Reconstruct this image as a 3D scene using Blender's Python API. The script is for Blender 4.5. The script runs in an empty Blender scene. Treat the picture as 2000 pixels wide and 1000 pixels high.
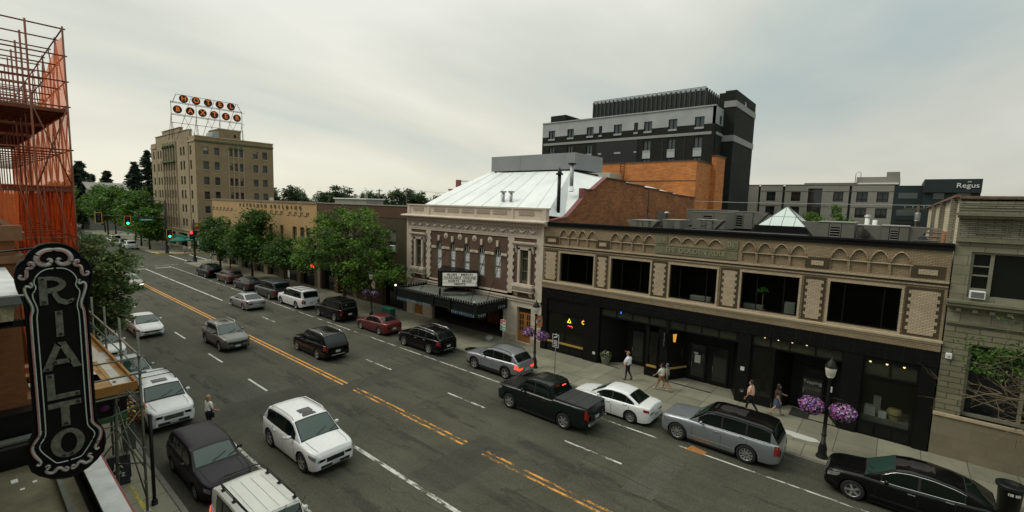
import bpy, bmesh, math, random
from mathutils import Vector, Matrix
R = math.radians
S = bpy.context.scene
COL = S.collection
# ---------------------------------------------------------------- camera, sky, sun, exposure
cam = bpy.data.objects.new('camera', bpy.data.cameras.new('camera'))
COL.objects.link(cam)
cr, cu, cf = Vector((0.64096192, -0.76699982, 0.02964938)), Vector((0.06345637, 0.09144495, 0.99378625)), Vector((0.76494517, 0.6350977, -0.10728376))
cam.matrix_world = Matrix(((cr.x, cu.x, -cf.x, 0), (cr.y, cu.y, -cf.y, 0), (cr.z, cu.z, -cf.z, 10.8), (0, 0, 0, 1)))
cam.data.sensor_width = 36
cam.data.lens = 16.353
cam.data.clip_start = 0.1
cam.data.clip_end = 4000
S.camera = cam
S.view_settings.view_transform = 'Standard'
S.view_settings.look = 'None'
S.view_settings.exposure = 0.42
S.view_settings.gamma = 1
SUN_EL, SUN_AZ = 48, -38          # azimuth: 0 = +Y (down the street), negative = towards -X
W = bpy.data.worlds.new('World'); S.world = W; W.use_nodes = True
nt = W.node_tree; N = nt.nodes; L = nt.links
N.clear()
def node(t, **kw):
    n = N.new(t)
    for k, v in kw.items(): setattr(n, k, v)
    return n
out = node('ShaderNodeOutputWorld'); bg = node('ShaderNodeBackground')
sky = node('ShaderNodeTexSky', sky_type='NISHITA', sun_disc=False)
sky.sun_elevation = R(SUN_EL); sky.sun_rotation = R(SUN_AZ); sky.dust_density = 3.0; sky.altitude = 1400
tc = node('ShaderNodeTexCoord'); sep = node('ShaderNodeSeparateXYZ')
L.new(tc.outputs['Generated'], sep.inputs[0])
# project the view direction on to a high cloud sheet so streaks stretch towards the horizon
mz = node('ShaderNodeMath', operation='ADD'); mz.inputs[1].default_value = 0.16
L.new(sep.outputs['Z'], mz.inputs[0])
mzz = node('ShaderNodeMath', operation='MAXIMUM'); mzz.inputs[1].default_value = 0.06
L.new(mz.outputs[0], mzz.inputs[0])
dx = node('ShaderNodeMath', operation='DIVIDE'); dy = node('ShaderNodeMath', operation='DIVIDE')
L.new(sep.outputs['X'], dx.inputs[0]); L.new(mzz.outputs[0], dx.inputs[1])
L.new(sep.outputs['Y'], dy.inputs[0]); L.new(mzz.outputs[0], dy.inputs[1])
cmb = node('ShaderNodeCombineXYZ'); L.new(dx.outputs[0], cmb.inputs[0]); L.new(dy.outputs[0], cmb.inputs[1])
mp = node('ShaderNodeMapping'); mp.inputs['Scale'].default_value = (0.40, 0.66, 1); mp.inputs['Rotation'].default_value = (0, 0, R(28)); mp.inputs['Location'].default_value = (3.1, 1.2, 0)
L.new(cmb.outputs[0], mp.inputs[0])
nz = node('ShaderNodeTexNoise'); nz.inputs['Scale'].default_value = 0.75; nz.inputs['Detail'].default_value = 9; nz.inputs['Roughness'].default_value = 0.5; nz.inputs['Distortion'].default_value = 0.35
L.new(mp.outputs[0], nz.inputs['Vector'])
ramp = node('ShaderNodeValToRGB')
ramp.color_ramp.elements[0].position = 0.36; ramp.color_ramp.elements[0].color = (0.30, 0.39, 0.40, 1)
ramp.color_ramp.elements[1].position = 0.62; ramp.color_ramp.elements[1].color = (0.68, 0.68, 0.61, 1)
e = ramp.color_ramp.elements.new(0.5); e.color = (0.51, 0.53, 0.475, 1)
L.new(nz.outputs['Fac'], ramp.inputs[0])
# thin haze layer low in the sky, warmer towards the sun
hz = node('ShaderNodeMapRange'); hz.inputs['From Min'].default_value = 0.0; hz.inputs['From Max'].default_value = 0.36; hz.inputs['To Min'].default_value = 0.80; hz.inputs['To Max'].default_value = 0.0
L.new(sep.outputs['Z'], hz.inputs['Value'])
dot = node('ShaderNodeVectorMath', operation='DOT_PRODUCT'); dot.inputs[1].default_value = (math.sin(R(10)), math.cos(R(10)), 0.12)
L.new(tc.outputs['Generated'], dot.inputs[0])
wm = node('ShaderNodeMapRange'); wm.inputs['From Min'].default_value = 0.05; wm.inputs['From Max'].default_value = 0.95
L.new(dot.outputs['Value'], wm.inputs['Value'])
hc = node('ShaderNodeMix', data_type='RGBA'); hc.inputs[6].default_value = (0.40, 0.385, 0.325, 1); hc.inputs[7].default_value = (0.70, 0.66, 0.53, 1)
L.new(wm.outputs[0], hc.inputs[0])
mx = node('ShaderNodeMix', data_type='RGBA'); L.new(hz.outputs[0], mx.inputs[0]); L.new(ramp.outputs[0], mx.inputs[6]); L.new(hc.outputs[2], mx.inputs[7])
ns = node('ShaderNodeMix', data_type='RGBA', blend_type='MULTIPLY'); ns.inputs[0].default_value = 1; ns.inputs[7].default_value = (0.06, 0.06, 0.06, 1)
L.new(sky.outputs[0], ns.inputs[6])
mm = node('ShaderNodeMix', data_type='RGBA'); mm.inputs[0].default_value = 0.9
L.new(ns.outputs[2], mm.inputs[6]); L.new(mx.outputs[2], mm.inputs[7])
# an overcast sky is brightest overhead
zb = node('ShaderNodeMapRange', interpolation_type='SMOOTHSTEP'); zb.inputs['From Min'].default_value = 0.5; zb.inputs['From Max'].default_value = 0.95; zb.inputs['To Min'].default_value = 1.0; zb.inputs['To Max'].default_value = 2.35
L.new(sep.outputs['Z'], zb.inputs['Value'])
zs = node('ShaderNodeVectorMath', operation='SCALE'); L.new(mm.outputs[2], zs.inputs[0]); L.new(zb.outputs[0], zs.inputs['Scale'])
L.new(zs.outputs[0], bg.inputs['Color']); bg.inputs['Strength'].default_value = 1.0
L.new(bg.outputs[0], out.inputs['Surface'])
sun = bpy.data.objects.new('sun', bpy.data.lights.new('sun', 'SUN')); COL.objects.link(sun)
sun.data.energy = 1.0; sun.data.angle = R(25); sun.data.color = (1.0, 0.93, 0.8)
sd = Vector((math.sin(R(SUN_AZ)) * math.cos(R(SUN_EL)), math.cos(R(SUN_AZ)) * math.cos(R(SUN_EL)), math.sin(R(SUN_EL))))
sun.rotation_euler = sd.to_track_quat('Z', 'Y').to_euler()
# ---------------------------------------------------------------- materials
MATS = {}
def mat(name, col, rough=.75, metal=0., spec=.4, var=.12, vs=4., bump=0., coat=0., emit=0., ecol=None, fine=0.):
    if name in MATS: return MATS[name]
    m = bpy.data.materials.new(name); m.use_nodes = True
    t = m.node_tree; b = t.nodes['Principled BSDF']
    b.inputs['Roughness'].default_value = rough; b.inputs['Metallic'].default_value = metal
    b.inputs['Specular IOR Level'].default_value = spec; b.inputs['Coat Weight'].default_value = coat; b.inputs['Coat Roughness'].default_value = .03
    c = tuple(col) + (1,)
    if var > 0:
        tx = t.nodes.new('ShaderNodeTexCoord'); nz = t.nodes.new('ShaderNodeTexNoise')
        nz.inputs['Scale'].default_value = vs; nz.inputs['Detail'].default_value = 5; nz.inputs['Roughness'].default_value = .65
        t.links.new(tx.outputs['Object'], nz.inputs['Vector'])
        mr = t.nodes.new('ShaderNodeMapRange'); mr.inputs['From Min'].default_value = .3; mr.inputs['From Max'].default_value = .7
        mr.inputs['To Min'].default_value = 1 - var; mr.inputs['To Max'].default_value = 1 + var
        t.links.new(nz.outputs['Fac'], mr.inputs['Value'])
        val = mr.outputs[0]
        if fine > 0:
            n2 = t.nodes.new('ShaderNodeTexNoise'); n2.inputs['Scale'].default_value = 45; n2.inputs['Detail'].default_value = 3
            t.links.new(tx.outputs['Object'], n2.inputs['Vector'])
            m2 = t.nodes.new('ShaderNodeMapRange'); m2.inputs['From Min'].default_value = .3; m2.inputs['From Max'].default_value = .7
            m2.inputs['To Min'].default_value = 1 - fine; m2.inputs['To Max'].default_value = 1 + fine
            t.links.new(n2.outputs['Fac'], m2.inputs['Value'])
            mu = t.nodes.new('ShaderNodeMath'); mu.operation = 'MULTIPLY'
            t.links.new(val, mu.inputs[0]); t.links.new(m2.outputs[0], mu.inputs[1]); val = mu.outputs[0]
        mi = t.nodes.new('ShaderNodeVectorMath'); mi.operation = 'SCALE'; mi.inputs[0].default_value = col
        t.links.new(val, mi.inputs['Scale']); t.links.new(mi.outputs[0], b.inputs['Base Color'])
        if bump:
            bp = t.nodes.new('ShaderNodeBump'); bp.inputs['Strength'].default_value = bump; bp.inputs['Distance'].default_value = .02
            t.links.new(nz.outputs['Fac'], bp.inputs['Height']); t.links.new(bp.outputs[0], b.inputs['Normal'])
    else:
        b.inputs['Base Color'].default_value = c
    if emit:
        b.inputs['Emission Color'].default_value = tuple(ecol or col) + (1,); b.inputs['Emission Strength'].default_value = emit
    MATS[name] = m
    return m
def brick(name, c1, c2, mortar, w=.21, h=.07, ms=.012, rough=.85, squash=1., dirt=.25):
    if name in MATS: return MATS[name]
    m = bpy.data.materials.new(name); m.use_nodes = True; t = m.node_tree; b = t.nodes['Principled BSDF']
    b.inputs['Roughness'].default_value = rough; b.inputs['Specular IOR Level'].default_value = .2
    g = t.nodes.new('ShaderNodeNewGeometry'); s = t.nodes.new('ShaderNodeSeparateXYZ'); t.links.new(g.outputs['Position'], s.inputs[0])
    a = t.nodes.new('ShaderNodeMath'); a.operation = 'ADD'; t.links.new(s.outputs['X'], a.inputs[0]); t.links.new(s.outputs['Y'], a.inputs[1])
    cb = t.nodes.new('ShaderNodeCombineXYZ'); t.links.new(a.outputs[0], cb.inputs[0]); t.links.new(s.outputs['Z'], cb.inputs[1])
    br = t.nodes.new('ShaderNodeTexBrick'); br.inputs['Scale'].default_value = 1; br.inputs['Brick Width'].default_value = w; br.inputs['Row Height'].default_value = h
    br.inputs['Mortar Size'].default_value = ms; br.inputs['Color1'].default_value = tuple(c1) + (1,); br.inputs['Color2'].default_value = tuple(c2) + (1,); br.inputs['Mortar'].default_value = tuple(mortar) + (1,)
    br.inputs['Bias'].default_value = 0
    t.links.new(cb.outputs[0], br.inputs['Vector'])
    nz = t.nodes.new('ShaderNodeTexNoise'); nz.inputs['Scale'].default_value = .55; nz.inputs['Detail'].default_value = 7; nz.inputs['Roughness'].default_value = .7
    t.links.new(g.outputs['Position'], nz.inputs['Vector'])
    mr = t.nodes.new('ShaderNodeMapRange'); mr.inputs['From Min'].default_value = .3; mr.inputs['From Max'].default_value = .7; mr.inputs['To Min'].default_value = 1 - dirt; mr.inputs['To Max'].default_value = 1 + dirt
    t.links.new(nz.outputs['Fac'], mr.inputs['Value'])
    sc = t.nodes.new('ShaderNodeVectorMath'); sc.operation = 'SCALE'; t.links.new(br.outputs['Color'], sc.inputs[0]); t.links.new(mr.outputs[0], sc.inputs['Scale'])
    t.links.new(sc.outputs[0], b.inputs['Base Color'])
    bp = t.nodes.new('ShaderNodeBump'); bp.inputs['Strength'].default_value = .5; bp.inputs['Distance'].default_value = .01; bp.invert = True
    t.links.new(br.outputs['Fac'], bp.inputs['Height']); t.links.new(bp.outputs[0], b.inputs['Normal'])
    MATS[name] = m; return m
def glassy(name, col=(.008, .01, .01), rough=.04, spec=.5, trans=0.):
    if name in MATS: return MATS[name]
    m = bpy.data.materials.new(name); m.use_nodes = True; t = m.node_tree; b = t.nodes['Principled BSDF']
    b.inputs['Base Color'].default_value = tuple(col) + (1,); b.inputs['Roughness'].default_value = rough; b.inputs['Specular IOR Level'].default_value = spec
    if trans:
        tr = t.nodes.new('ShaderNodeBsdfTransparent'); tr.inputs[0].default_value = (.8, .85, .8, 1)
        mxs = t.nodes.new('ShaderNodeMixShader'); mxs.inputs[0].default_value = trans
        t.links.new(b.outputs[0], mxs.inputs[1]); t.links.new(tr.outputs[0], mxs.inputs[2]); t.links.new(mxs.outputs[0], t.nodes['Material Output'].inputs['Surface'])
    MATS[name] = m; return m
def worn(name, col, scale=2.2, lo=.40, hi=.52, stretch=(1, .35, 1)):
    """road paint that has flaked away in places"""
    m = bpy.data.materials.new(name); m.use_nodes = True; t = m.node_tree; b = t.nodes['Principled BSDF']
    b.inputs['Base Color'].default_value = tuple(col) + (1,); b.inputs['Roughness'].default_value = .8
    g = t.nodes.new('ShaderNodeNewGeometry'); mp = t.nodes.new('ShaderNodeMapping'); mp.inputs['Scale'].default_value = stretch
    t.links.new(g.outputs['Position'], mp.inputs[0])
    nz = t.nodes.new('ShaderNodeTexNoise'); nz.inputs['Scale'].default_value = scale; nz.inputs['Detail'].default_value = 10; nz.inputs['Roughness'].default_value = .75
    t.links.new(mp.outputs[0], nz.inputs['Vector'])
    mr = t.nodes.new('ShaderNodeMapRange'); mr.inputs['From Min'].default_value = lo; mr.inputs['From Max'].default_value = hi
    t.links.new(nz.outputs['Fac'], mr.inputs['Value'])
    tr = t.nodes.new('ShaderNodeBsdfTransparent'); mxs = t.nodes.new('ShaderNodeMixShader')
    t.links.new(mr.outputs[0], mxs.inputs[0]); t.links.new(tr.outputs[0], mxs.inputs[1]); t.links.new(b.outputs[0], mxs.inputs[2])
    t.links.new(mxs.outputs[0], t.nodes['Material Output'].inputs['Surface'])
    return m
# ---------------------------------------------------------------- mesh helpers
class MB:
    def __init__(s): s.v = []; s.f = []; s.m = []; s.mats = []; s.sm = []
    def mi(s, m):
        if m is None: m = s.cur
        if m not in s.mats: s.mats.append(m)
        return s.mats.index(m)
    def add(s, vs, fs, m, smooth=False):
        o = len(s.v); k = s.mi(m)
        s.v += [tuple(v) for v in vs]
        for f in fs: s.f.append([i + o for i in f]); s.m.append(k); s.sm.append(smooth)
        return s
    def quad(s, a, b, c, d, m): return s.add([a, b, c, d], [(0, 1, 2, 3)], m)
    def poly(s, pts, m): return s.add(pts, [tuple(range(len(pts)))], m)
    def box(s, x0, x1, y0, y1, z0, z1, m, rz=0, c=None):
        x0, x1 = min(x0, x1), max(x0, x1); y0, y1 = min(y0, y1), max(y0, y1); z0, z1 = min(z0, z1), max(z0, z1)
        vs = [(x, y, z) for z in (z0, z1) for y in (y0, y1) for x in (x0, x1)]
        if rz:
            cx, cy = c or ((x0 + x1) / 2, (y0 + y1) / 2); ca, sa = math.cos(rz), math.sin(rz)
            vs = [(cx + (x - cx) * ca - (y - cy) * sa, cy + (x - cx) * sa + (y - cy) * ca, z) for x, y, z in vs]
        return s.add(vs, [(0, 2, 3, 1), (4, 5, 7, 6), (0, 1, 5, 4), (2, 6, 7, 3), (1, 3, 7, 5), (0, 4, 6, 2)], m)
    def rbox(s, x0, x1, y0, y1, z0, z1, m, r=.03):
        """box with chamfered edges"""
        x0, x1 = min(x0, x1), max(x0, x1); y0, y1 = min(y0, y1), max(y0, y1); z0, z1 = min(z0, z1), max(z0, z1)
        bm = bmesh.new(); bmesh.ops.create_cube(bm, size=1)
        for v in bm.verts: v.co = ((x0 + x1) / 2 + v.co.x * (x1 - x0), (y0 + y1) / 2 + v.co.y * (y1 - y0), (z0 + z1) / 2 + v.co.z * (z1 - z0))
        bmesh.ops.bevel(bm, geom=bm.edges[:], offset=r, segments=2, affect='EDGES', profile=.5)
        s.bm(bm, m); return s
    def bm(s, bm, m, smooth=False):
        bm.verts.index_update()
        s.add([v.co[:] for v in bm.verts], [tuple(v.index for v in f.verts) for f in bm.faces], m, smooth); bm.free(); return s
    def prism(s, pts, d, m):
        """pts: planar outline (3D), d: extrusion vector"""
        n = len(pts); q = [tuple(Vector(p) + Vector(d)) for p in pts]
        fs = [tuple(range(n))[::-1], tuple(range(n, 2 * n))] + [(i, (i + 1) % n, n + (i + 1) % n, n + i) for i in range(n)]
        return s.add(list(pts) + q, fs, m)
    def tube(s, p0, p1, r, m, n=8, r1=None, caps=True):
        return s.path([p0, p1], [r, r if r1 is None else r1], m, n, caps)
    def path(s, pts, rs, m, n=8, caps=True):
        pts = [Vector(p) for p in pts]
        if not hasattr(rs, '__len__'): rs = [rs] * len(pts)
        vs = []; up = Vector((0, 0, 1))
        for i, p in enumerate(pts):
            d = (pts[min(i + 1, len(pts) - 1)] - pts[max(i - 1, 0)])
            if d.length < 1e-9: d = Vector((0, 0, 1))
            d.normalize()
            a = up if abs(d.z) < .9 else Vector((1, 0, 0))
            x = d.cross(a).normalized(); y = d.cross(x)
            for k in range(n):
                t = 2 * math.pi * k / n
                vs.append(p + (x * math.cos(t) + y * math.sin(t)) * rs[i])
        fs = []
        for i in range(len(pts) - 1):
            for k in range(n):
                fs.append((i * n + k, i * n + (k + 1) % n, (i + 1) * n + (k + 1) % n, (i + 1) * n + k))
        if caps: fs += [tuple(range(n))[::-1], tuple((len(pts) - 1) * n + k for k in range(n))]
        return s.add(vs, fs, m, True)
    def lathe(s, prof, m, c=(0, 0, 0), n=16, axis='z', smooth=True):
        vs = []
        for r, h in prof:
            for k in range(n):
                t = 2 * math.pi * k / n; a, b = r * math.cos(t), r * math.sin(t)
                vs.append({'z': (c[0] + a, c[1] + b, c[2] + h), 'y': (c[0] + a, c[1] + h, c[2] + b), 'x': (c[0] + h, c[1] + a, c[2] + b)}[axis])
        fs = [(i * n + k, i * n + (k + 1) % n, (i + 1) * n + (k + 1) % n, (i + 1) * n + k) for i in range(len(prof) - 1) for k in range(n)]
        fs += [tuple(range(n)), tuple((len(prof) - 1) * n + k for k in range(n))]
        return s.add(vs, fs, m, smooth)
    def ball(s, c, r, m, sub=2, sc=(1, 1, 1)):
        bm = bmesh.new(); bmesh.ops.create_icosphere(bm, subdivisions=sub, radius=r)
        for v in bm.verts: v.co = Vector((v.co.x * sc[0], v.co.y * sc[1], v.co.z * sc[2])) + Vector(c)
        return s.bm(bm, m, True)
    def wall(s, X, y0, y1, z0, z1, ops, d, m, axis='x', rm=None):
        """front skin of a facade in plane X (axis 'x', facing -x) or Y (axis 'y', facing -y), with rectangular openings ops (a0,a1,z0,z1) and reveals d deep"""
        def P(a, z, o=0): return (X + o, a, z) if axis == 'x' else (a, X + o, z)
        ops = [(min(o[0], o[1]), max(o[0], o[1]), o[2], o[3]) for o in ops]
        A = sorted({y0, y1} | {min(max(v, y0), y1) for o in ops for v in o[:2]}); Z = sorted({z0, z1} | {min(max(v, z0), z1) for o in ops for v in o[2:]})
        for j in range(len(Z) - 1):
            run = None
            for i in range(len(A) - 1):
                ca, cz = (A[i] + A[i + 1]) / 2, (Z[j] + Z[j + 1]) / 2
                hole = any(o[0] < ca < o[1] and o[2] < cz < o[3] for o in ops)
                if not hole and run is None: run = A[i]
                if run is not None and (hole or i == len(A) - 2):
                    e = A[i] if hole else A[i + 1]
                    s.quad(P(run, Z[j]), P(e, Z[j]), P(e, Z[j + 1]), P(run, Z[j + 1]), m); run = None
        rm = rm or m
        for a0, a1, b0, b1 in ops:
            s.quad(P(a0, b0), P(a0, b1), P(a0, b1, d), P(a0, b0, d), rm); s.quad(P(a1, b0), P(a1, b1), P(a1, b1, d), P(a1, b0, d), rm)
            s.quad(P(a0, b0), P(a1, b0), P(a1, b0, d), P(a0, b0, d), rm); s.quad(P(a0, b1), P(a1, b1), P(a1, b1, d), P(a0, b1, d), rm)
        return s
SPLIT = {'finial', 'tie_rod', 'bracket', 'roof_house', 'window_sill', 'plate', 'brick_ornament', 'coping', 'scroll_relief', 'intake_hood', 'bumper', 'cornice', 'tube_socket', 'arch_moulding', 'scroll_band', 'glass_pendant', 'raised_letter'}
def pieces(mb):
    """split a builder into its separate touching clusters"""
    p = list(range(len(mb.v)))
    def find(i):
        while p[i] != i: p[i] = p[p[i]]; i = p[i]
        return i
    for f in mb.f:
        for i in f[1:]: p[find(i)] = find(f[0])
    box = {}
    for i, v in enumerate(mb.v):
        b = box.setdefault(find(i), [list(v), list(v)])
        for k in range(3): b[0][k] = min(b[0][k], v[k]); b[1][k] = max(b[1][k], v[k])
    ks = list(box); g = {k: k for k in ks}
    def fg(k):
        while g[k] != k: k = g[k]
        return k
    for a in range(len(ks)):
        for c in range(a):
            A, B = box[ks[a]], box[ks[c]]
            if all(A[0][k] < B[1][k] + .015 and B[0][k] < A[1][k] + .015 for k in range(3)): g[fg(ks[a])] = fg(ks[c])
    out = {}
    for f, m, s in zip(mb.f, mb.m, mb.sm):
        q = out.setdefault(fg(find(f[0])), (MB(), {})); n, mp = q
        for i in f:
            if i not in mp: mp[i] = len(n.v); n.v.append(mb.v[i])
        n.f.append([mp[i] for i in f]); n.m.append(n.mi(mb.mats[m])); n.sm.append(s)
    return [q[0] for q in out.values()]
def obj(name, mb, parent=None, smooth=None, local=False):
    if name in SPLIT and parent is not None:
        return [obj1(name, q, parent, smooth, local) for q in pieces(mb)][0]
    return obj1(name, mb, parent, smooth, local)
def obj1(name, mb, parent=None, smooth=None, local=False):
    """link a mesh builder as one object; world coordinates become relative to the parent's location unless local"""
    me = bpy.data.meshes.new(name)
    off = Vector((0, 0, 0))
    p = parent
    while p is not None and not local: off += p.location; p = p.parent
    me.from_pydata([tuple(Vector(v) - off) for v in mb.v], [], mb.f)
    for m in mb.mats: me.materials.append(m)
    me.polygons.foreach_set('material_index', mb.m)
    me.polygons.foreach_set('use_smooth', [True] * len(mb.f) if smooth else mb.sm)
    if smooth: me.set_sharp_from_angle(angle=R(smooth))
    me.update()
    o = bpy.data.objects.new(name, me); COL.objects.link(o)
    if parent is not None: o.parent = parent
    return o
def tag(o, label=None, cat=None, group=None, kind=None):
    if label: o['label'] = label
    if cat: o['category'] = cat
    if group: o['group'] = group
    if kind: o['kind'] = kind
    return o
def thing(name, label, cat, loc=(0, 0, 0), rz=0, group=None):
    o = bpy.data.objects.new(name, None); COL.objects.link(o); o.location = loc; o.rotation_euler = (0, 0, rz); o.empty_display_size = .2
    return tag(o, label, cat, group)
def struct(name, mb, smooth=None): return tag(obj(name, mb, smooth=smooth), kind='structure')
def dup(o, parent=None, loc=None, rz=None, label=None):
    c = o.copy(); COL.objects.link(c)
    if parent is not None: c.parent = parent
    if loc is not None: c.location = loc
    if rz is not None: c.rotation_euler = (0, 0, rz)
    if label: c['label'] = label
    for ch in KIDS.get(o.name, []): dup_child(ch, c)
    return c
KIDS = {}
def kids(o): return [c for c in COL.objects if c.parent == o]
def dup_child(ch, p):
    c = ch.copy(); COL.objects.link(c); c.parent = p
    for g in KIDS.get(ch.name, []): dup_child(g, c)
def freeze(o):
    """remember the child tree of a prototype for dup()"""
    KIDS[o.name] = list(o.children)
    for c in o.children: freeze(c)
DEPS = None
def text_mesh(s, size, ext, m, align='CENTER', squeeze=1., bold=0.):
    cu = bpy.data.curves.new('lettering', 'FONT'); cu.body = s; cu.size = size; cu.extrude = ext; cu.align_x = align; cu.align_y = 'CENTER'; cu.resolution_u = 3; cu.offset = bold
    t = bpy.data.objects.new('lettering', cu); COL.objects.link(t)
    bpy.context.view_layer.update()
    me = bpy.data.meshes.new_from_object(t.evaluated_get(bpy.context.evaluated_depsgraph_get()))
    bpy.data.objects.remove(t)
    mb = MB(); mb.add([(v.co.x * squeeze, v.co.y, v.co.z) for v in me.vertices], [tuple(p.vertices) for p in me.polygons], m)
    bpy.data.meshes.remove(me)
    return mb
def put(mb, src, o, right, up):
    """copy lettering mesh src into mb with origin o and axes right / up"""
    r, u = Vector(right), Vector(up); n = r.cross(u); o = Vector(o)
    b = len(mb.v)
    mb.v += [tuple(o + r * x + u * y + n * z) for x, y, z in src.v]
    for f, k, sm in zip(src.f, src.m, src.sm): mb.f.append([i + b for i in f]); mb.m.append(mb.mi(src.mats[k])); mb.sm.append(sm)
NY, PX, PZ = (0, -1, 0), (1, 0, 0), (0, 0, 1)
rnd = random.Random(7)
# common materials
M_black = mat('black_paint', (.008, .008, .007), .4, spec=.2, var=.2)
M_iron = mat('black_iron', (.010, .011, .010), .45, spec=.25, var=.2)
M_galv = mat('galvanised', (.33, .34, .33), .5, .6, var=.15)
M_white = mat('white_paint', (.72, .72, .70), .6, var=.06)
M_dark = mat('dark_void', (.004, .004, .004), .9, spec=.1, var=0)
G_dark = glassy('dark_glass')
G_pane = glassy('shop_glass', (.004, .005, .004), .03, .4, .84)
G_win = glassy('grey_window_glass', (.03, .036, .034), .05, .6)
# ---------------------------------------------------------------- the setting: ground, road, pavements, markings
def asphalt(name, base, tracks=True):
    m = bpy.data.materials.new(name); m.use_nodes = True; t = m.node_tree; b = t.nodes['Principled BSDF']; n = t.nodes; l = t.links
    b.inputs['Roughness'].default_value = .82; b.inputs['Specular IOR Level'].default_value = .28
    g = n.new('ShaderNodeNewGeometry')
    def noise(scale, det, sx=1, sy=1):
        mp = n.new('ShaderNodeMapping'); mp.inputs['Scale'].default_value = (sx, sy, 1); l.new(g.outputs['Position'], mp.inputs[0])
        q = n.new('ShaderNodeTexNoise'); q.inputs['Scale'].default_value = scale; q.inputs['Detail'].default_value = det; q.inputs['Roughness'].default_value = .65; l.new(mp.outputs[0], q.inputs['Vector']); return q.outputs['Fac']
    def rng(v, a, c, lo=.3, hi=.7):
        r = n.new('ShaderNodeMapRange'); r.inputs['From Min'].default_value = lo; r.inputs['From Max'].default_value = hi; r.inputs['To Min'].default_value = a; r.inputs['To Max'].default_value = c; l.new(v, r.inputs['Value']); return r.outputs[0]
    def mul(a, c):
        q = n.new('ShaderNodeMath'); q.operation = 'MULTIPLY'; l.new(a, q.inputs[0]); l.new(c, q.inputs[1]); return q.outputs[0]
    v = mul(rng(noise(.35, 6), .74, 1.26), rng(noise(38, 4), .5, 1.5)); v = mul(v, rng(noise(11, 5), .72, 1.28))
    v = mul(v, rng(noise(1.0, 6, 1.6, .05), .84, 1.16))     # streaks along the lanes
    v = mul(v, rng(noise(4.5, 5), .9, 1.1))
    # hairline cracks
    vo = n.new('ShaderNodeTexVoronoi'); vo.feature = 'DISTANCE_TO_EDGE'; vo.inputs['Scale'].default_value = .16; vo.inputs['Randomness'].default_value = 1
    mp = n.new('ShaderNodeVectorMath'); mp.operation = 'ADD'; nq = n.new('ShaderNodeTexNoise'); nq.inputs['Scale'].default_value = 1.2; nq.inputs['Detail'].default_value = 4
    l.new(g.outputs['Position'], nq.inputs['Vector']); l.new(g.outputs['Position'], mp.inputs[0]); l.new(nq.outputs['Color'], mp.inputs[1]); l.new(mp.outputs[0], vo.inputs['Vector'])
    v = mul(v, rng(vo.outputs['Distance'], .62, 1, 0, .006))
    sc = n.new('ShaderNodeVectorMath'); sc.operation = 'SCALE'; sc.inputs[0].default_value = base; l.new(v, sc.inputs['Scale']); l.new(sc.outputs[0], b.inputs['Base Color'])
    bp = n.new('ShaderNodeBump'); bp.inputs['Strength'].default_value = .3; bp.inputs['Distance'].default_value = .01; l.new(noise(60, 2), bp.inputs['Height']); l.new(bp.outputs[0], b.inputs['Normal'])
    return m
A_road = asphalt('asphalt', (.057, .056, .039))
A_patch = asphalt('asphalt_patch', (.046, .045, .033))
A_old = asphalt('asphalt_old', (.063, .062, .046))
M_conc = mat('pavement_concrete', (.225, .215, .155), .88, var=.16, vs=.8, fine=.14)
M_conc2 = mat('pavement_concrete_dark', (.185, .176, .128), .88, var=.16, vs=.8, fine=.14)
M_joint = mat('pavement_joint', (.055, .052, .042), .9, var=.1)
M_kerb = mat('kerb_concrete', (.15, .143, .12), .88, var=.25, vs=2, fine=.15)
M_grass = mat('grass_ground', (.035, .05, .02), .95, var=.3, vs=.05)
KR, KL, FR = 23.3, 4.5, 28.0
N0, N1 = 90.5, 102.5              # the cross street lies between these
mb = MB(); mb.quad((-1500, -600, -.012), (2500, -600, -.012), (2500, 2500, -.012), (-1500, 2500, -.012), M_grass); struct('ground', mb)
mb = MB(); mb.quad((KL - .3, -40, 0), (KR + .3, -40, 0), (KR + .3, 420, 0), (KL - .3, 420, 0), A_road); struct('road', mb)
mb = MB()
mb.quad((-120, N0 - .3, -.004), (KL - .3, N0 - .3, -.004), (KL - .3, N1 + .3, -.004), (-120, N1 + .3, -.004), A_road)
mb.quad((KR + .3, N0 - .3, -.004), (160, N0 - .3, -.004), (160, N1 + .3, -.004), (KR + .3, N1 + .3, -.004), A_road)
struct('side_street', mb)
mb = MB()
def slab_run(mb, x0, x1, y0, y1, cell, seed):
    """pavement squares with dark joints, tops at 0.15 m"""
    q = random.Random(seed)
    mb.box(x0, x1, y0, y1, -.01, .138, M_joint)
    n = max(1, round((x1 - x0) / cell)); k = max(1, round((y1 - y0) / cell)); w = (x1 - x0) / n; h = (y1 - y0) / k
    for i in range(n):
        for j in range(k):
            z = .148 + q.uniform(0, .004)
            mb.quad((x0 + i * w + .012, y0 + j * h + .012, z), (x0 + (i + 1) * w - .012, y0 + j * h + .012, z), (x0 + (i + 1) * w - .012, y0 + (j + 1) * h - .012, z), (x0 + i * w + .012, y0 + (j + 1) * h - .012, z), M_conc2 if q.random() < .28 else M_conc)
slab_run(mb, KR + .18, 24.9, -14, N0 - 2.5, 1.5, 1)
slab_run(mb, 24.9, FR, -14, N0 - 2.5, 1.55, 2)
slab_run(mb, KR + 1.6, FR, N0 - 2.5, N0 - .2, 1.5, 3)
slab_run(mb, FR, 30.4, -1.2, 19.6, 1.5, 4)
slab_run(mb, KR + 1.6, 31.1, N1 + .2, N1 + 3, 1.5, 5)
slab_run(mb, KR + .18, 31.1, N1 + 3, 300, 3, 6)
slab_run(mb, .2, KL - .18, 2, N0 - 2.5, 1.45, 7)
slab_run(mb, -6, KL - .18, N1 + 2.5, 300, 3, 8)
struct('pavement', mb)
mb = MB()
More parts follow.
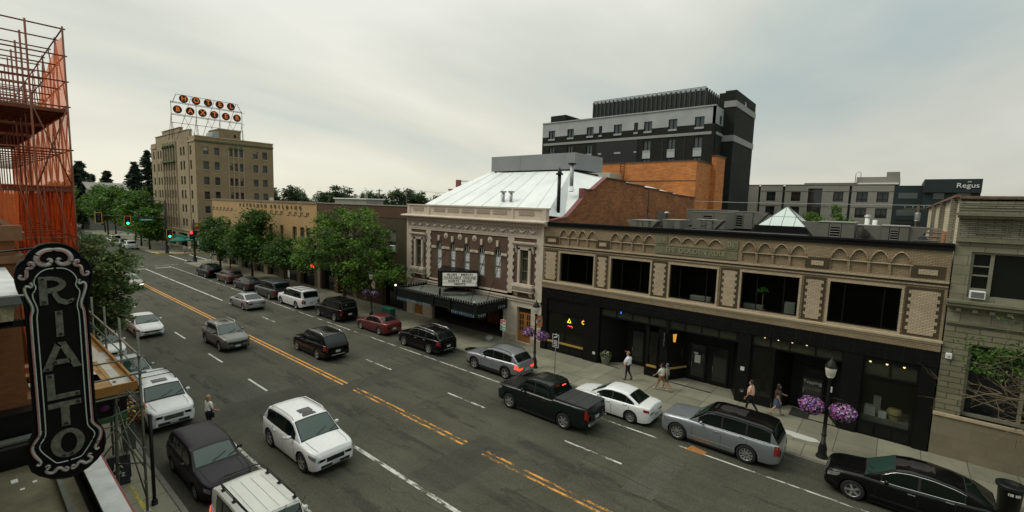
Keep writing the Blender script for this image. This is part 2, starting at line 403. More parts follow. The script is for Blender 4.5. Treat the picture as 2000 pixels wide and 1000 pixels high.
def kerb(pts, w=.18):
    for (x0, y0), (x1, y1) in zip(pts[:-1], pts[1:]):
        d = Vector((x1 - x0, y1 - y0, 0)); n = Vector((-d.y, d.x, 0)).normalized() * w
        a, b_ = Vector((x0, y0, 0)), Vector((x1, y1, 0))
        mb.prism([a + Vector((0, 0, -.02)), a + n + Vector((0, 0, -.02)), a + n + Vector((0, 0, .152)), a + n * .15 + Vector((0, 0, .152)), a + Vector((0, 0, .12))], d, M_kerb)
def arc(cx, cy, r, a0, a1, n=8): return [(cx + r * math.cos(R(a0 + (a1 - a0) * i / n)), cy + r * math.sin(R(a0 + (a1 - a0) * i / n))) for i in range(n + 1)]
kerb([(KR + .18, -14), (KR + .18, N0 - 2.5)][::-1], -.18)
kerb([(KR + .18, N0 - 2.5), (KR + .7, N0 - 1.2), (KR + 1.6, N0 - .2)][::-1], -.18)
kerb([(KR + 1.6, N0 - .02), (FR + 2, N0 - .02)], -.18)
kerb([(KL - .18, 2), (KL - .18, N0 - 2.5)], -.18)
kerb([(KR + .18, N1 + 3), (KR + .18, 300)][::-1], -.18)
struct('kerb', mb)
mb = MB()
M_ykerb = mat('yellow_kerb_paint', (.55, .33, .06), .8, var=.25, vs=3)
pts = [(KR + .1, N1 + 9), (KR + .1, N1 + 3.6), (KR + .5, N1 + 1.8), (KR + 1.6, N1 + .5), (KR + 3, N1), (34, N1)]
for (x0, y0), (x1, y1) in zip(pts[:-1], pts[1:]):
    d = Vector((x1 - x0, y1 - y0, 0)); nn = Vector((-d.y, d.x, 0)).normalized() * .22
    mb.prism([Vector((x0, y0, 0)), Vector((x0, y0, 0)) + nn, Vector((x0, y0, .165)) + nn, Vector((x0, y0, .165))], d, M_ykerb)
struct('yellow_kerb', mb)
# worn paint on the road, each sheet 4 mm above the asphalt
P_yel = worn('road_paint_yellow', (.60, .27, .045), 3.2, .34, .47)
P_yel2 = worn('road_paint_yellow_worn', (.60, .27, .045), 3.2, .45, .55)
P_wht = worn('road_paint_white', (.5, .5, .45), 3.0, .42, .54)
P_wht2 = worn('road_paint_white_clear', (.5, .5, .45), 3.0, .33, .46)
def stripe(mb, x, y0, y1, w, m, z=.004): mb.quad((x - w / 2, y0, z), (x + w / 2, y0, z), (x + w / 2, y1, z), (x - w / 2, y1, z), m)
mb = MB()
for y0, y1, m in ((-8, 13.1, P_yel2), (14.3, 23.3, P_yel2), (24.4, 45, P_yel), (45, 84, P_yel)):
    stripe(mb, 14.14, y0, y1, .12, m); stripe(mb, 14.42, y0, y1, .12, m)
tag(obj('centre_line', mb), kind='structure')
mb = MB()
stripe(mb, 20.85, -8, 7.0, .1, P_wht); stripe(mb, 20.85, 8.0, 86, .1, P_wht)
stripe(mb, 7.3, 1, 25, .12, P_wht)
stripe(mb, 10.75, 1, 19.5, .18, P_wht)
for y in (26.6, 33.4, 41, 48, 56, 64, 72): stripe(mb, 10.75, y, y + 2.6, .12, P_wht2)
for y in (-1, 8.2, 16.2, 24.5, 33.0, 41.5, 49.3): stripe(mb, 17.6, y, y + 2.9, .11, P_wht)
stripe(mb, 17.6, 54, 84, .16, P_wht2)
stripe(mb, 20.9, 70, 84, .12, P_wht2)
for x in (6.5, 9.2, 12, 15.6, 18.8): mb.quad((x, 84.4, .004), (x + 2.2, 84.4, .004), (x + 2.2, 84.75, .004), (x, 84.75, .004), P_wht2)
mb.quad((5, 87.2, .004), (23, 87.2, .004), (23, 87.45, .004), (5, 87.45, .004), P_wht)
mb.quad((24.6, 91.5, .004), (24.85, 91.5, .004), (24.85, 101.5, .004), (24.6, 101.5, .004), P_wht2)
mb.quad((27.6, 91.5, .004), (27.85, 91.5, .004), (27.85, 101.5, .004), (27.6, 101.5, .004), P_wht2)
tag(obj('lane_line', mb), kind='structure')
# resurfaced strips where trenches were dug
mb = MB()
for x0, y0, x1, y1, m in ((12.9, 23.2, 22.6, 24.6, A_patch), (7.6, 23.9, 12.9, 26.0, A_patch), (11.2, 12.2, 15.4, 14.2, A_patch), (9.0, 26.2, 11.9, 28.4, A_old), (16.1, 6.2, 19.4, 7.4, A_old), (18.2, 26.5, 20.4, 29.5, A_patch)):
    mb.quad((x0, y0, .002), (x1, y0 + rnd.uniform(-.15, .15), .002), (x1 + rnd.uniform(-.2, .2), y1, .002), (x0 + rnd.uniform(-.2, .2), y1, .002), m)
struct('road_patch', mb)
mb = MB(); M_tar = mat('crack_sealant', (.022, .022, .019), .6, var=.1)
for x0, y0, n_, dx, dy in ((9.0, 6, 16, .1, 1.6), (12.4, 8, 14, -.05, 1.9), (16.6, 3, 18, .05, 1.7), (19.4, 10, 12, .1, 1.8), (7.9, 17, 9, .8, .15), (13.5, 28.5, 9, 1, .1), (9.2, 34, 10, 1.2, .2), (15.2, 19, 6, .9, -.1)):
    x, y = x0, y0
    for k in range(n_):
        if rnd.random() < .25: x += dx; y += dy; continue
        x1, y1 = x + dx * .9 + rnd.uniform(-.22, .22) * abs(dy) / 2, y + dy + rnd.uniform(-.2, .2) * abs(dx); w = rnd.uniform(.012, .03); d = Vector((x1 - x, y1 - y, 0)).normalized(); q = Vector((-d.y, d.x, 0)) * w
        a, b_ = Vector((x, y, .003)), Vector((x1, y1, .003)); mb.quad(a - q, b_ - q, b_ + q, a + q, M_tar); x, y = x1, y1
struct('road_seam', mb)
M_stain = worn('oil_stain', (.034, .033, .026), 1.1, .50, .70, (1, .25, 1)); mb = MB()
for x in (9.0, 12.6, 16.0, 19.3): mb.quad((x - .45, 0, .0015), (x + .45, 0, .0015), (x + .45, 84, .0015), (x - .45, 84, .0015), M_stain)
struct('road_stain', mb)
# ---------------------------------------------------------------- two-storey brick shop row building with black shopfront
B_tan = brick('tan_brick', (.34, .255, .158), (.27, .20, .12), (.15, .118, .075), dirt=.16)
B_lite = brick('pale_pinkish_brick', (.54, .435, .305), (.44, .345, .235), (.24, .185, .125), dirt=.12)
M_brn = brick('brown_frame_brick', (.085, .064, .036), (.07, .052, .03), (.05, .04, .022), dirt=.15)
M_ledge = mat('pale_ledge_stone', (.46, .375, .255), .85, var=.12, fine=.1)
M_green = mat('greenish_sandstone', (.155, .15, .085), .9, var=.18, fine=.12)
M_letter = mat('pale_green_letter', (.27, .25, .155), .85, var=.15)
M_tile = mat('black_glass_tile', (.008, .008, .0075), .25, spec=.25, var=.25, vs=1.2)
M_grout = mat('black_tile_joint', (.05, .05, .044), .7, var=0)
M_shop = mat('black_shopfront', (.0065, .0065, .006), .45, spec=.2, var=.2)
M_roofb = mat('black_roof_membrane', (.008, .008, .008), .8, spec=.15, var=.25, vs=.5)
M_flash = mat('roof_flashing', (.28, .28, .25), .6, .3, var=.15)
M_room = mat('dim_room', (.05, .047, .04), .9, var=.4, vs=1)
M_ysill = mat('yellow_lit_sill', (.38, .24, .06), .6, var=.15)  # the yellow light on the shop ledges is put into this colour
def arch_fill(mb, X, y0, y1, zs, zt, m, pointed=False, n=10, top=None):
    """solid above an arch springing at zs with apex zt; fills up to top"""
    top = top or zt; yc, r = (y0 + y1) / 2, (y1 - y0) / 2
    def za(t):   # t -1..1
        if pointed:
            return zs + (zt - zs) * (max(0, 1 - abs(t) ** 1.75)) ** .62
        return zs + (zt - zs) * math.sqrt(max(0, 1 - t * t))
    out = []
    for i in range(n):
        t0, t1 = -1 + 2 * i / n, -1 + 2 * (i + 1) / n
        a, b = za(t0), za(t1)
        mb.quad((X, yc + t0 * r, a), (X, yc + t1 * r, b), (X, yc + t1 * r, top), (X, yc + t0 * r, top), m)
        mb.quad((X, yc + t0 * r, a), (X, yc + t1 * r, b), (X + .08, yc + t1 * r, b), (X + .08, yc + t0 * r, a), m)
        out.append((yc + t0 * r, a))
    out.append((yc + r, za(1)))
    return out
gr = thing('shop_building', 'two-storey tan brick building with five wide black windows over a black shopfront', 'building', (28, 9.2, 0))
WIN = [(15.93, 18.70), (11.87, 14.62), (7.85, 10.61), (3.77, 6.54), (-.31, 2.45)]
mb = MB()
wz0, wz1 = 5.47, 7.53
ops = [(a, b, wz0, wz1) for a, b in WIN]
niche = []
for y0, y1, zb, zt in ((18.79, 15.82, 8.10, 9.16), (14.72, 11.70, 8.10, 9.16), (10.72, 7.74, 8.80, 9.16), (6.62, 3.60, 8.10, 9.16), (2.52, -.50, 8.10, 9.16)):
    p = (y0 - y1 + .12) / 4
    for k in range(4): niche.append((y0 - k * p - p + .12, y0 - k * p, zb, zt))
PY0, PY1 = -1.87, 20.18
mb.wall(28, PY0, PY1, 4.85, 9.4, ops + niche, .3, B_tan)
for a, b, zb, zt in niche:
    arch_fill(mb, 28, a, b, (8.66 if zb < 8.5 else 8.82), zt, B_tan, True)
    mb.quad((28.09, a, zb), (28.09, b, zb), (28.09, b, zt), (28.09, a, zt), B_tan)
    if zb < 8.5:
        mb.box(27.975, 28.088, a + .005, b - .005, 8.60, 8.645, B_lite)
        mb.box(27.97, 28.02, a - .1, a, 8.6, 8.66, M_ledge)
obj('upper_wall', mb, gr)
mb = MB()                                        # raised pointed mouldings over the niches
for a, b, zb, zt in niche:
    yc, r = (a + b) / 2, (b - a) / 2 + .03; zs = 8.66 if zb < 8.5 else 8.82
    pts = []
    for i in range(13):
        t = -1 + 2 * i / 12; pts.append((27.985, yc + t * r, zs + (zt + .045 - zs) * (max(0, 1 - abs(t) ** 1.75)) ** .62))
    mb.path(pts, .028, B_lite, 5)
obj('arch_moulding', mb, gr)
mb = MB()                                        # coloured brickwork frames and quoined panels between windows
piers = [(20.05, 18.95), (15.73, 14.85), (11.75, 10.77), (7.65, 6.68), (3.58, 2.62), (-.47, -1.75)]
for k, (a, b) in enumerate(piers):
    mb.box(27.985, 28.0, b, a, 5.42, 7.66, M_brn)
    wl = .19
    p0, p1 = (a - wl, b + wl) if k else (a - .12, b + .15)
    mb.box(27.965, 27.985, p1, p0, 5.5, 7.52, B_lite)
    z = 5.5; i = 0
    while z < 7.45:
        if i % 2: 
            mb.box(27.968, 27.984, p0, p0 + .09, z, z + .155, B_lite); mb.box(27.968, 27.984, p1 - .09, p1, z, z + .155, B_lite)
        z += .168; i += 1
for a, b in WIN:                                 # pale soldier-brick surround of each window
    for y0, y1, z0, z1 in ((b, b + .10, wz0 - .11, wz1 + .12), (a - .10, a, wz0 - .11, wz1 + .12), (a, b, wz1, wz1 + .12), (a, b, wz0 - .11, wz0)):
        mb.box(27.95, 28.0, y0, y1, z0, z1, B_lite)
for a, b in ((20.08, 18.86), (15.82, 14.78), (3.60, 2.55), (-.55, -1.72)):
    mb.box(27.98, 28.0, b, a, 8.10, 8.66, M_brn); mb.box(27.96, 27.98, b + .26, a - .26, 8.26, 8.5, B_lite)
obj('patterned_brickwork', mb, gr)
mb = MB()
mb.box(27.86, 28, PY0, PY1, 7.95, 8.06, B_lite); mb.box(27.92, 28, PY0, PY1, 7.86, 7.95, M_brn); mb.box(27.95, 28, PY0, PY1, 7.76, 7.86, B_lite)
mb.box(27.82, 28, PY0 - .04, PY1, 5.26, 5.36, M_ledge); mb.box(27.88, 28, PY0, PY1, 5.16, 5.26, M_ledge); mb.box(27.9, 28, PY0, PY1, 4.86, 5.16, B_tan)
obj('string_course', mb, gr)
mb = MB()
mb.box(27.96, 28, 6.85, 11.62, 8.14, 8.70, M_green)
mb.box(27.94, 27.96, 6.87, 11.6, 8.645, 8.70, M_green); mb.box(27.94, 27.96, 6.87, 11.6, 8.14, 8.19, M_green)
put(mb, text_mesh('THE GOLDEN RULE', .40, .025, M_letter, squeeze=1.02), (27.95, 9.23, 8.41), NY, PZ)
mb.box(27.95, 28, 10.88, 11.58, 8.76, 9.22, M_green); mb.box(27.95, 28, 6.85, 7.55, 8.74, 9.2, M_green)
put(mb, text_mesh('19', .42, .02, M_letter), (27.94, 11.22, 8.98), NY, PZ)
put(mb, text_mesh('06', .42, .02, M_letter), (27.94, 7.2, 8.96), NY, PZ)
obj('name_panel', mb, gr)
mb = MB()
mb.box(27.9, 28.35, PY0 - .02, PY1 - .1, 9.4, 9.62, M_roofb); mb.box(27.84, 28.35, PY0 - .02, PY1 - .1, 9.62, 9.72, M_roofb)
obj('parapet_coping', mb, gr)
mb = MB(); mb.box(28.36, 62, PY0 + .1, 20.1, 8.9, 9.15, M_roofb)
mb.box(28.36, 29.6, PY0 + .1, 20.0, 9.15, 9.19, M_roofb)
mb.box(31, 60, 15.2, 15.3, 9.16, 9.32, M_flash); mb.box(34, 36, 4.5, 11.8, 9.155, 9.5, M_roofb); mb.box(33.9, 34, 4.4, 11.9, 9.46, 9.52, M_flash)
obj('roof', mb, gr)
mb = MB(); mb.box(31.2, 62, PY0 + .1, 20.15, 0, 8.88, M_shop); mb.box(28.3, 31.2, 19.9, 20.15, 0, 8.88, M_shop); mb.box(28.3, 31.2, PY0 + .05, PY0 + .15, 0, 8.88, M_shop); obj('side_wall', mb, gr)
# interior rooms behind the upper windows
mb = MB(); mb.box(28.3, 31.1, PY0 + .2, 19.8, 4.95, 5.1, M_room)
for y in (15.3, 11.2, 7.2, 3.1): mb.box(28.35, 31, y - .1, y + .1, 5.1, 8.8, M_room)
obj('upper_floor', mb, gr)
t = thing('potted_plant', 'small green potted plant standing inside the fourth upper window', 'plant', (28.75, 5.55, 5.1))
mb = MB(); mb.lathe([(.12, 0), (.18, .3), (.17, .34)], M_ledge, (28.75, 5.55, 5.1), 10); obj('pot', mb, t)
mb = MB(); mb.tube((28.75, 5.55, 5.4), (28.75, 5.55, 6.35), .02, M_ysill, 5)
for k in range(70):
    a, b = rnd.uniform(0, 6.28), rnd.uniform(-.2, 1.2); p = Vector((28.75, 5.55, 6.4)) + Vector((math.cos(a) * math.cos(b), math.sin(a) * math.cos(b), math.sin(b) * .7)) * rnd.uniform(.1, .34); q = Vector((rnd.uniform(-.08, .08), rnd.uniform(-.08, .08), .1)); mb.add([p, p + q, p + q + Vector((.05, .07, .02))], [(0, 1, 2)], mat('house_plant_leaf', (.09, .26, .05), .6, var=.2))
obj('leaves', mb, t)
for lab, y, w, h, m in (('pale desk box inside the fourth upper window', 6.0, .5, .18, M_flash), ('white desk box inside the third upper window', 8.9, .6, .2, M_flash), ('grey rounded chair back inside the fourth upper window', 4.2, .25, .55, M_flash)):
    t = thing('office_box', lab, 'office furniture', (28.9, y, 5.1)); mb = MB(); mb.rbox(28.6, 29.0, y - w, y + w, 5.1, 5.5 + h, m, .03); obj('casing', mb, t)
for i, (a, b) in enumerate(WIN):
    mb = MB(); mb.quad((28.2, a, wz0), (28.2, b, wz0), (28.2, b, wz1), (28.2, a, wz1), G_pane)
    w = obj('window', mb, gr)
    mb = MB(); t = .05
    for y0, y1, z0, z1 in ((a, a + t, wz0, wz1), (b - t, b, wz0, wz1), (a + t, b - t, wz0, wz0 + t), (a + t, b - t, wz1 - t, wz1)): mb.box(28.14, 28.19, y0, y1, z0, z1, M_black)
    for f in ((.25, .72) if i % 2 else (.22, .78)): mb.box(28.145, 28.19, a + (b - a) * f - .025, a + (b - a) * f + .025, wz0 + t, wz1 - t, M_black)
    obj('frame', mb, w)
# ---- black shopfront at street level
mb = MB()
SO = [(16.47, 19.62, .88, 3.1), (9.9, 15.2, .15, 3.45), (10.62, 15.2, 3.6, 4.03), (6.55, 9.9, .15, 3.5), (6.55, 10.45, 3.58, 4.03), (1.62, 5.74, .15, 3.5), (1.62, 5.74, 3.58, 4.05), (-1.27, .77, .85, 3.1), (-1.27, .77, 3.2, 3.86)]
SO[1] = (10.6, 15.2, .15, 3.5); SO[3] = (6.43, 10.45, .15, 3.5)
mb.wall(28.02, PY0, PY1, .15, 4.1, SO, .12, M_shop)
for y0, y1 in ((19.66, 20.16), (15.25, 16.42), (5.78, 6.4), (.8, 1.58), (-1.85, -1.3)):       # pilasters
    mb.box(27.93, 28.02, y0, y1, .15, 4.08, M_shop); mb.box(27.9, 27.93, y0 + .04, y1 - .04, .15, .5, M_shop)
for y0, y1 in ((16.5, 19.6), (-1.25, .75)):
    for k in range(3): mb.box(27.99, 28.02, y0 + (y1 - y0) * k / 3 + .05, y0 + (y1 - y0) * (k + 1) / 3 - .05, .24, .74, M_tile)
obj('shopfront', mb, gr)
mb = MB(); mb.box(27.95, 28.02, PY0, PY1, 4.1, 4.85, M_grout)
y = PY0 + .01
while y < PY1 - .1:
    for z in (4.11, 4.36, 4.61):
        if True: mb.box(27.935, 27.95, y, min(y + .60, PY1 - .01), z, z + .236, M_tile)
    y += .616
obj('tile_band', mb, gr)
mb = MB()                                         # recessed entries: slanted side walls, back walls, soffit
def vwall(a, b, z0, z1, m): mb.quad((a[0], a[1], z0), (b[0], b[1], z0), (b[0], b[1], z1), (a[0], a[1], z1), m)
vwall((28.14, 15.2), (29.6, 13.9), .15, 3.5, M_shop); vwall((29.6, 13.9), (29.6, 12.3), .15, 3.5, M_shop); vwall((29.6, 12.3), (28.14, 11.95), .15, 3.5, M_shop)
vwall((28.14, 11.95), (28.14, 11.72), .15, 3.5, M_shop); vwall((28.14, 11.12), (28.14, 10.6), .15, 3.5, M_shop); vwall((28.14, 11.72), (28.14, 11.12), .15, .88, M_shop)
vwall((29.5, 9.75), (29.5, 7.0), .15, 3.5, M_shop); vwall((29.5, 7.0), (28.14, 6.43), .15, 3.5, M_shop); vwall((28.14, 10.45), (29.5, 9.75), .15, .95, M_shop); vwall((28.14, 10.45), (29.5, 9.75), 3.1, 3.5, M_shop)
vwall((28.14, 5.74), (28.14, 4.6), .15, .7, M_shop); vwall((28.14, 4.55), (29.4, 3.9), .15, 3.5, M_shop); vwall((29.4, 3.9), (29.4, 2.1), .15, 3.5, M_shop); vwall((29.4, 2.1), (28.14, 1.62), .15, 3.5, M_shop)
for y0, y1 in ((6.43, 10.45), (10.6, 15.2), (1.62, 5.74)): mb.quad((28.14, y0, 3.5), (31.1, y0, 3.5), (31.1, y1, 3.5), (28.14, y1, 3.5), M_shop)
mb.box(28.14, 28.3, 10.45, 10.6, .15, 3.5, M_shop)
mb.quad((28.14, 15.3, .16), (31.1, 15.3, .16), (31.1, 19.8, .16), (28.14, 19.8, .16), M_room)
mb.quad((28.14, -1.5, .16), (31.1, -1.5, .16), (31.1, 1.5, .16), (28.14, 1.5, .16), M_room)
obj('entry_recess', mb, gr)
M_dr = mat('door_black', (.009, .009, .008), .4, spec=.2, var=.1)
M_paper = mat('paper_notice', (.55, .55, .5), .8, var=.1)
M_faint = mat('faint_gold_lettering', (.16, .13, .04), .6, var=.1)
def door(X, y0, y1, z1=2.6, name='door'):
    mb = MB()
    for a, b, c, d in ((y0, y0 + .12, .17, z1), (y1 - .12, y1, .17, z1), (y0 + .12, y1 - .12, .17, .42), (y0 + .12, y1 - .12, z1 - .12, z1)): mb.box(X - .05, X, a, b, c, d, M_dr)
    d = obj(name, mb, gr)
    mb = MB(); mb.quad((X - .02, y0 + .12, .42), (X - .02, y1 - .12, .42), (X - .02, y1 - .12, z1 - .12), (X - .02, y0 + .12, z1 - .12), glassy('door_glass', (.02, .022, .018), .08, .6)); obj('glass', mb, d)
    mb = MB(); mb.tube((X - .09, y1 - .17, .95), (X - .09, y1 - .17, 1.35), .015, M_galv, 6); obj('handle', mb, d)
    return d
door(29.48, 8.5, 9.55); door(29.48, 7.2, 8.25); door(29.58, 12.6, 13.6); door(29.38, 2.35, 3.45)
mb = MB(); put(mb, text_mesh('Topping', .26, .004, M_paper), (29.33, 2.9, 1.75), NY, PZ); obj('door_lettering', mb, gr)
mb = MB(); mb.box(29.40, 29.41, 8.85, 9.2, 1.35, 1.85, M_paper); mb.box(29.40, 29.41, 9.0, 9.25, 1.9, 2.0, M_paper); obj('door_notice', mb, gr)
G_disp = glassy('display_glass', (.045, .045, .030), .05, .7, .72); G_trans = glassy('transom_glass', (.055, .062, .040), .06, .8, .45)
def shopwin(pts, z0, z1, mull=()):
    (xa, ya), (xb, yb) = pts
    mb = MB(); mb.quad((xa, ya, z0), (xb, yb, z0), (xb, yb, z1), (xa, ya, z1), G_trans if z1 > 3.8 else G_disp); w = obj('shop_window', mb, gr)
    mb = MB()
    for f in (0, *mull, 1):
        x, y = xa + (xb - xa) * f, ya + (yb - ya) * f; mb.box(x - .04, x + .02, y - .035, y + .035, z0, z1, M_shop)
    obj('frame', mb, w); return w
shopwin(((28.1, 16.47), (28.1, 19.62)), .88, 3.1, (.52,)); shopwin(((28.1, 11.12), (28.1, 11.72)), .88, 3.1)
shopwin(((28.14, 10.45), (29.5, 9.75)), .95, 3.1); shopwin(((28.1, 4.6), (28.1, 5.72)), .7, 3.48)
shopwin(((28.1, -1.25), (28.1, .75)), .87, 3.08); shopwin(((28.1, -1.25), (28.1, .75)), 3.22, 3.84, (.5,))
shopwin(((28.1, 10.62), (28.1, 15.2)), 3.6, 4.03, (.25, .5, .75)); shopwin(((28.1, 6.55), (28.1, 10.45)), 3.58, 4.03, (.25, .5, .75)); shopwin(((28.1, 1.62), (28.1, 5.74)), 3.58, 4.05, (.28, .56, .78))
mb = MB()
for y0, y1 in ((16.47, 19.62), (11.1, 11.74)): mb.box(27.96, 28.08, y0, y1, .82, .93, M_ysill)
mb.prism([(28.1, 10.42, .9), (29.42, 9.74, .9), (29.42, 9.74, .98), (28.1, 10.42, .98)], (-.05, -.1, 0), M_ysill)
mb.box(29.5, 29.56, 13.7, 15, .9, .98, M_ysill)
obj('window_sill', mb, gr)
mb = MB()
mb.box(27.91, 27.93, 15.45, 15.65, .72, .9, M_paper); mb.box(27.905, 27.925, 6.0, 6.2, 1.98, 2.2, M_paper)
mb.lathe([(.12, 0), (.12, .02)], mat('bronze_plaque', (.10, .085, .05), .5, .5, var=.1), (27.91, 6.05, .85), 16, 'x')
obj('plate', mb, gr)
mb = MB(); mb.box(27.62, 27.98, 10.63, 10.66, 2.35, 3.25, M_dr)
for z in (2.52, 2.8, 3.08): put(mb, text_mesh('7' if z > 3 else ('4' if z > 2.7 else '5'), .34, .004, M_paper), (27.8, 10.622, z), PX, PZ)
obj('blade_number', mb, gr)
# pyramid skylight on the roof
mb = MB(); M_sky = mat('skylight_panel', (.52, .60, .56), .25, var=.05); M_bar = mat('skylight_bar', (.06, .06, .055), .4, var=.1)
c = [(42.2, 5.6, 9.85), (42.2, 9.0, 9.85), (46, 9.0, 9.85), (46, 5.6, 9.85)]; ap = (44.1, 7.3, 11.45)
mb.box(42, 46.2, 5.4, 9.2, 9.1, 9.84, M_roofb)
for i in range(4): mb.add([c[i], c[(i + 1) % 4], ap], [(0, 1, 2)], M_sky)
for i in range(4):
    mb.tube(c[i], ap, .05, M_bar, 5)
    a, b = Vector(c[i]), Vector(c[(i + 1) % 4])
    for f in (.25, .5, .75):
        mb.tube(a.lerp(b, f), Vector(ap) if f == .5 else (a if f < .5 else b).lerp(Vector(ap), .5), .018, M_bar, 4)
    mb.tube(a.lerp(Vector(ap), .45), b.lerp(Vector(ap), .45), .018, M_bar, 4)
obj('skylight', mb, gr)
# ---------------------------------------------------------------- the theatre
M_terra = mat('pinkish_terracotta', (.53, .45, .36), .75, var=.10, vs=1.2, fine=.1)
M_terra2 = mat('darker_terracotta', (.36, .30, .235), .8, var=.12, vs=2)  # second, darker terracotta tone for frieze field, panels and dentils
B_dkred = brick('dark_red_brick', (.14, .082, .055), (.10, .058, .04), (.10, .075, .055), dirt=.25)
B_red = brick('side_red_brick', (.34, .135, .052), (.22, .083, .034), (.18, .10, .055), w=.5, h=.16, ms=.014, dirt=.3)
B_orange = brick('bright_orange_brick', (.56, .205, .06), (.42, .14, .04), (.38, .18, .085), w=.62, h=.21, ms=.02, dirt=.22)
M_wroof = mat('white_roof_membrane', (.68, .70, .685), .6, var=.10, vs=.6)
M_blind = mat('white_blind', (.60, .63, .65), .8, var=.12, vs=6)
M_olive = mat('olive_window_frame', (.16, .145, .09), .6, var=.1)
M_gravel = mat('gravel_roofing', (.115, .12, .10), .95, var=.25, vs=2, fine=.3)
M_wood = mat('honey_oak_door', (.34, .135, .03), .45, var=.2, vs=3)
M_canopy = mat('dark_green_canopy', (.008, .011, .009), .5, spec=.2, var=.2)
th = thing('theatre', 'terracotta and brick theatre with white hipped roof and lettered marquee canopy', 'building', (28, 28.3, 0))
TY0, TY1 = 20.2, 36.45
def both(f):                                      # the facade is symmetrical about y = 28.33
    f(lambda y: y); f(lambda y: 56.66 - y)
AW = [31.88, 30.09, 28.33, 26.57, 24.79]          # arched windows
ops = [(c - .40, c + .40, 4.9, 7.46) for c in AW]
mb = MB(); mb.wall(28.05, 23.6, 33.06, 3.95, 8.36, ops, .28, B_dkred)
for c in AW: arch_fill(mb, 28.05, c - .40, c + .40, 7.0, 7.46, B_dkred)
for m_ in (lambda y: y, lambda y: 56.66 - y):
    a, b = sorted((m_(20.85), m_(23.1))); c = m_(21.98); mb.wall(28.05, a, b, 3.7, 8.36, [(c - .42, c + .42, 4.95, 7.45)], .28, B_dkred)
obj('brick_wall', mb, th)
mb = MB()
def quoin(y0, y1, z0, z1, side):
    z, i = z0, 0
    while z < z1 - .1:
        e = .1 if i % 2 else 0
        mb.box(27.97 - .004 * (i % 2), 28.05, y0 - (e if side in 'lb' else 0), y1 + (e if side in 'rb' else 0), z, min(z + .27, z1), M_terra); z += .275; i += 1
for m_ in (lambda y: y, lambda y: 56.66 - y):
    mb = MB(); a, b = sorted((m_(23.15), m_(23.58))); quoin(a, b, 3.95, 8.36, 'b')
    a, b = sorted((m_(20.42), m_(20.84))); quoin(a, b, 3.7, 8.36, 'b')
    a, b = sorted((m_(20.2), m_(20.42))); mb.box(27.95, 28.05, a, b, 3.4, 9.3, M_terra); obj('quoin_pier', mb, th)
mb = MB()
mb.box(27.97, 28.05, TY0, TY1, 8.36, 8.6, M_terra); mb.box(27.94, 28.05, TY0, TY1, 8.52, 8.6, M_terra)
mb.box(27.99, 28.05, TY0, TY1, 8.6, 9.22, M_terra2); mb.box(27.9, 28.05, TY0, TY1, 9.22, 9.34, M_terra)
obj('frieze', mb, th)
mb = MB()                                         # garlands, ribbons and round bosses on the frieze
n = 15
for i in range(n):
    y = 20.75 + (TY1 - 21.3) * (i + .5) / n
    pts = [(27.965, y - .40 + .8 * k / 8, 9.10 - .30 * math.sin(math.pi * k / 8)) for k in range(9)]
    mb.path(pts, [.03, .045, .065, .085, .095, .085, .065, .045, .03], M_terra, 6)
    mb.ball((27.97, y, 9.08), .07, M_terra, 1, (.5, 1, 1)); mb.ball((27.97, y, 8.98), .05, M_terra, 1, (.5, 1.2, .8))
    yy = y + (TY1 - 21.3) / n / 2
    if i < n - 1:
        mb.path([(27.965, yy + .12 * math.cos(t * .7) * (1 - t / 12), 8.93 + .12 * math.sin(t * .7) * (1 - t / 12)) for t in range(10)], .028, M_terra, 5)
        mb.tube((27.965, yy, 9.15), (27.965, yy, 8.68), .022, M_terra, 5)
obj('garland_relief', mb, th)
mb = MB()
prof = [(28.05, 9.34), (27.86, 9.34), (27.82, 9.44), (27.62, 9.5), (27.5, 9.54), (27.46, 9.6), (27.46, 9.66), (27.5, 9.7), (28.05, 9.78)]
mb.prism([(x, TY0 - .35, z) for x, z in prof], (0, TY1 - TY0 + .7, 0), M_terra)
for k in range(52): mb.box(27.64, 27.82, TY0 + .1 + k * .312, TY0 + .25 + k * .312, 9.36, 9.44, M_terra2)
obj('cornice', mb, th)
mb = MB()
mb.wall(28.02, TY0 - .1, TY1 - .05, 9.78, 10.58, [], .1, M_terra); mb.box(28.03, 28.4, TY0 - .1, TY1 - .05, 9.5, 10.58, M_terra)
mb.box(27.93, 28.5, TY0 - .18, TY1, 10.58, 10.70, M_terra)
for y0, y1 in ((TY0 - .12, TY0 + .25), (TY1 - .4, TY1 - .03), (33.2, 33.45), (23.2, 23.42)): mb.box(27.96, 28.02, y0, y1, 9.78, 10.58, M_terra)
for y0, y1 in ((34.1, 35.53), (31.16, 32.62), (29.4, 30.77), (27.57, 29.0), (25.79, 27.19), (23.98, 25.4), (21.24, 22.67)):
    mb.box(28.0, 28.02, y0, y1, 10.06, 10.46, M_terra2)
    q = int((y1 - y0) / .12)
    for k in range(q + 1):
        y = y0 + (y1 - y0) * k / q
        mb.tube((27.995, y, 10.08), (27.995, y, 10.44), .02, M_terra, 4)
        if k < q: mb.tube((27.992, y, 10.08), (27.992, y + (y1 - y0) / q, 10.26), .016, M_terra, 4); mb.tube((27.992, y, 10.44), (27.992, y + (y1 - y0) / q, 10.26), .016, M_terra, 4)
obj('parapet', mb, th)
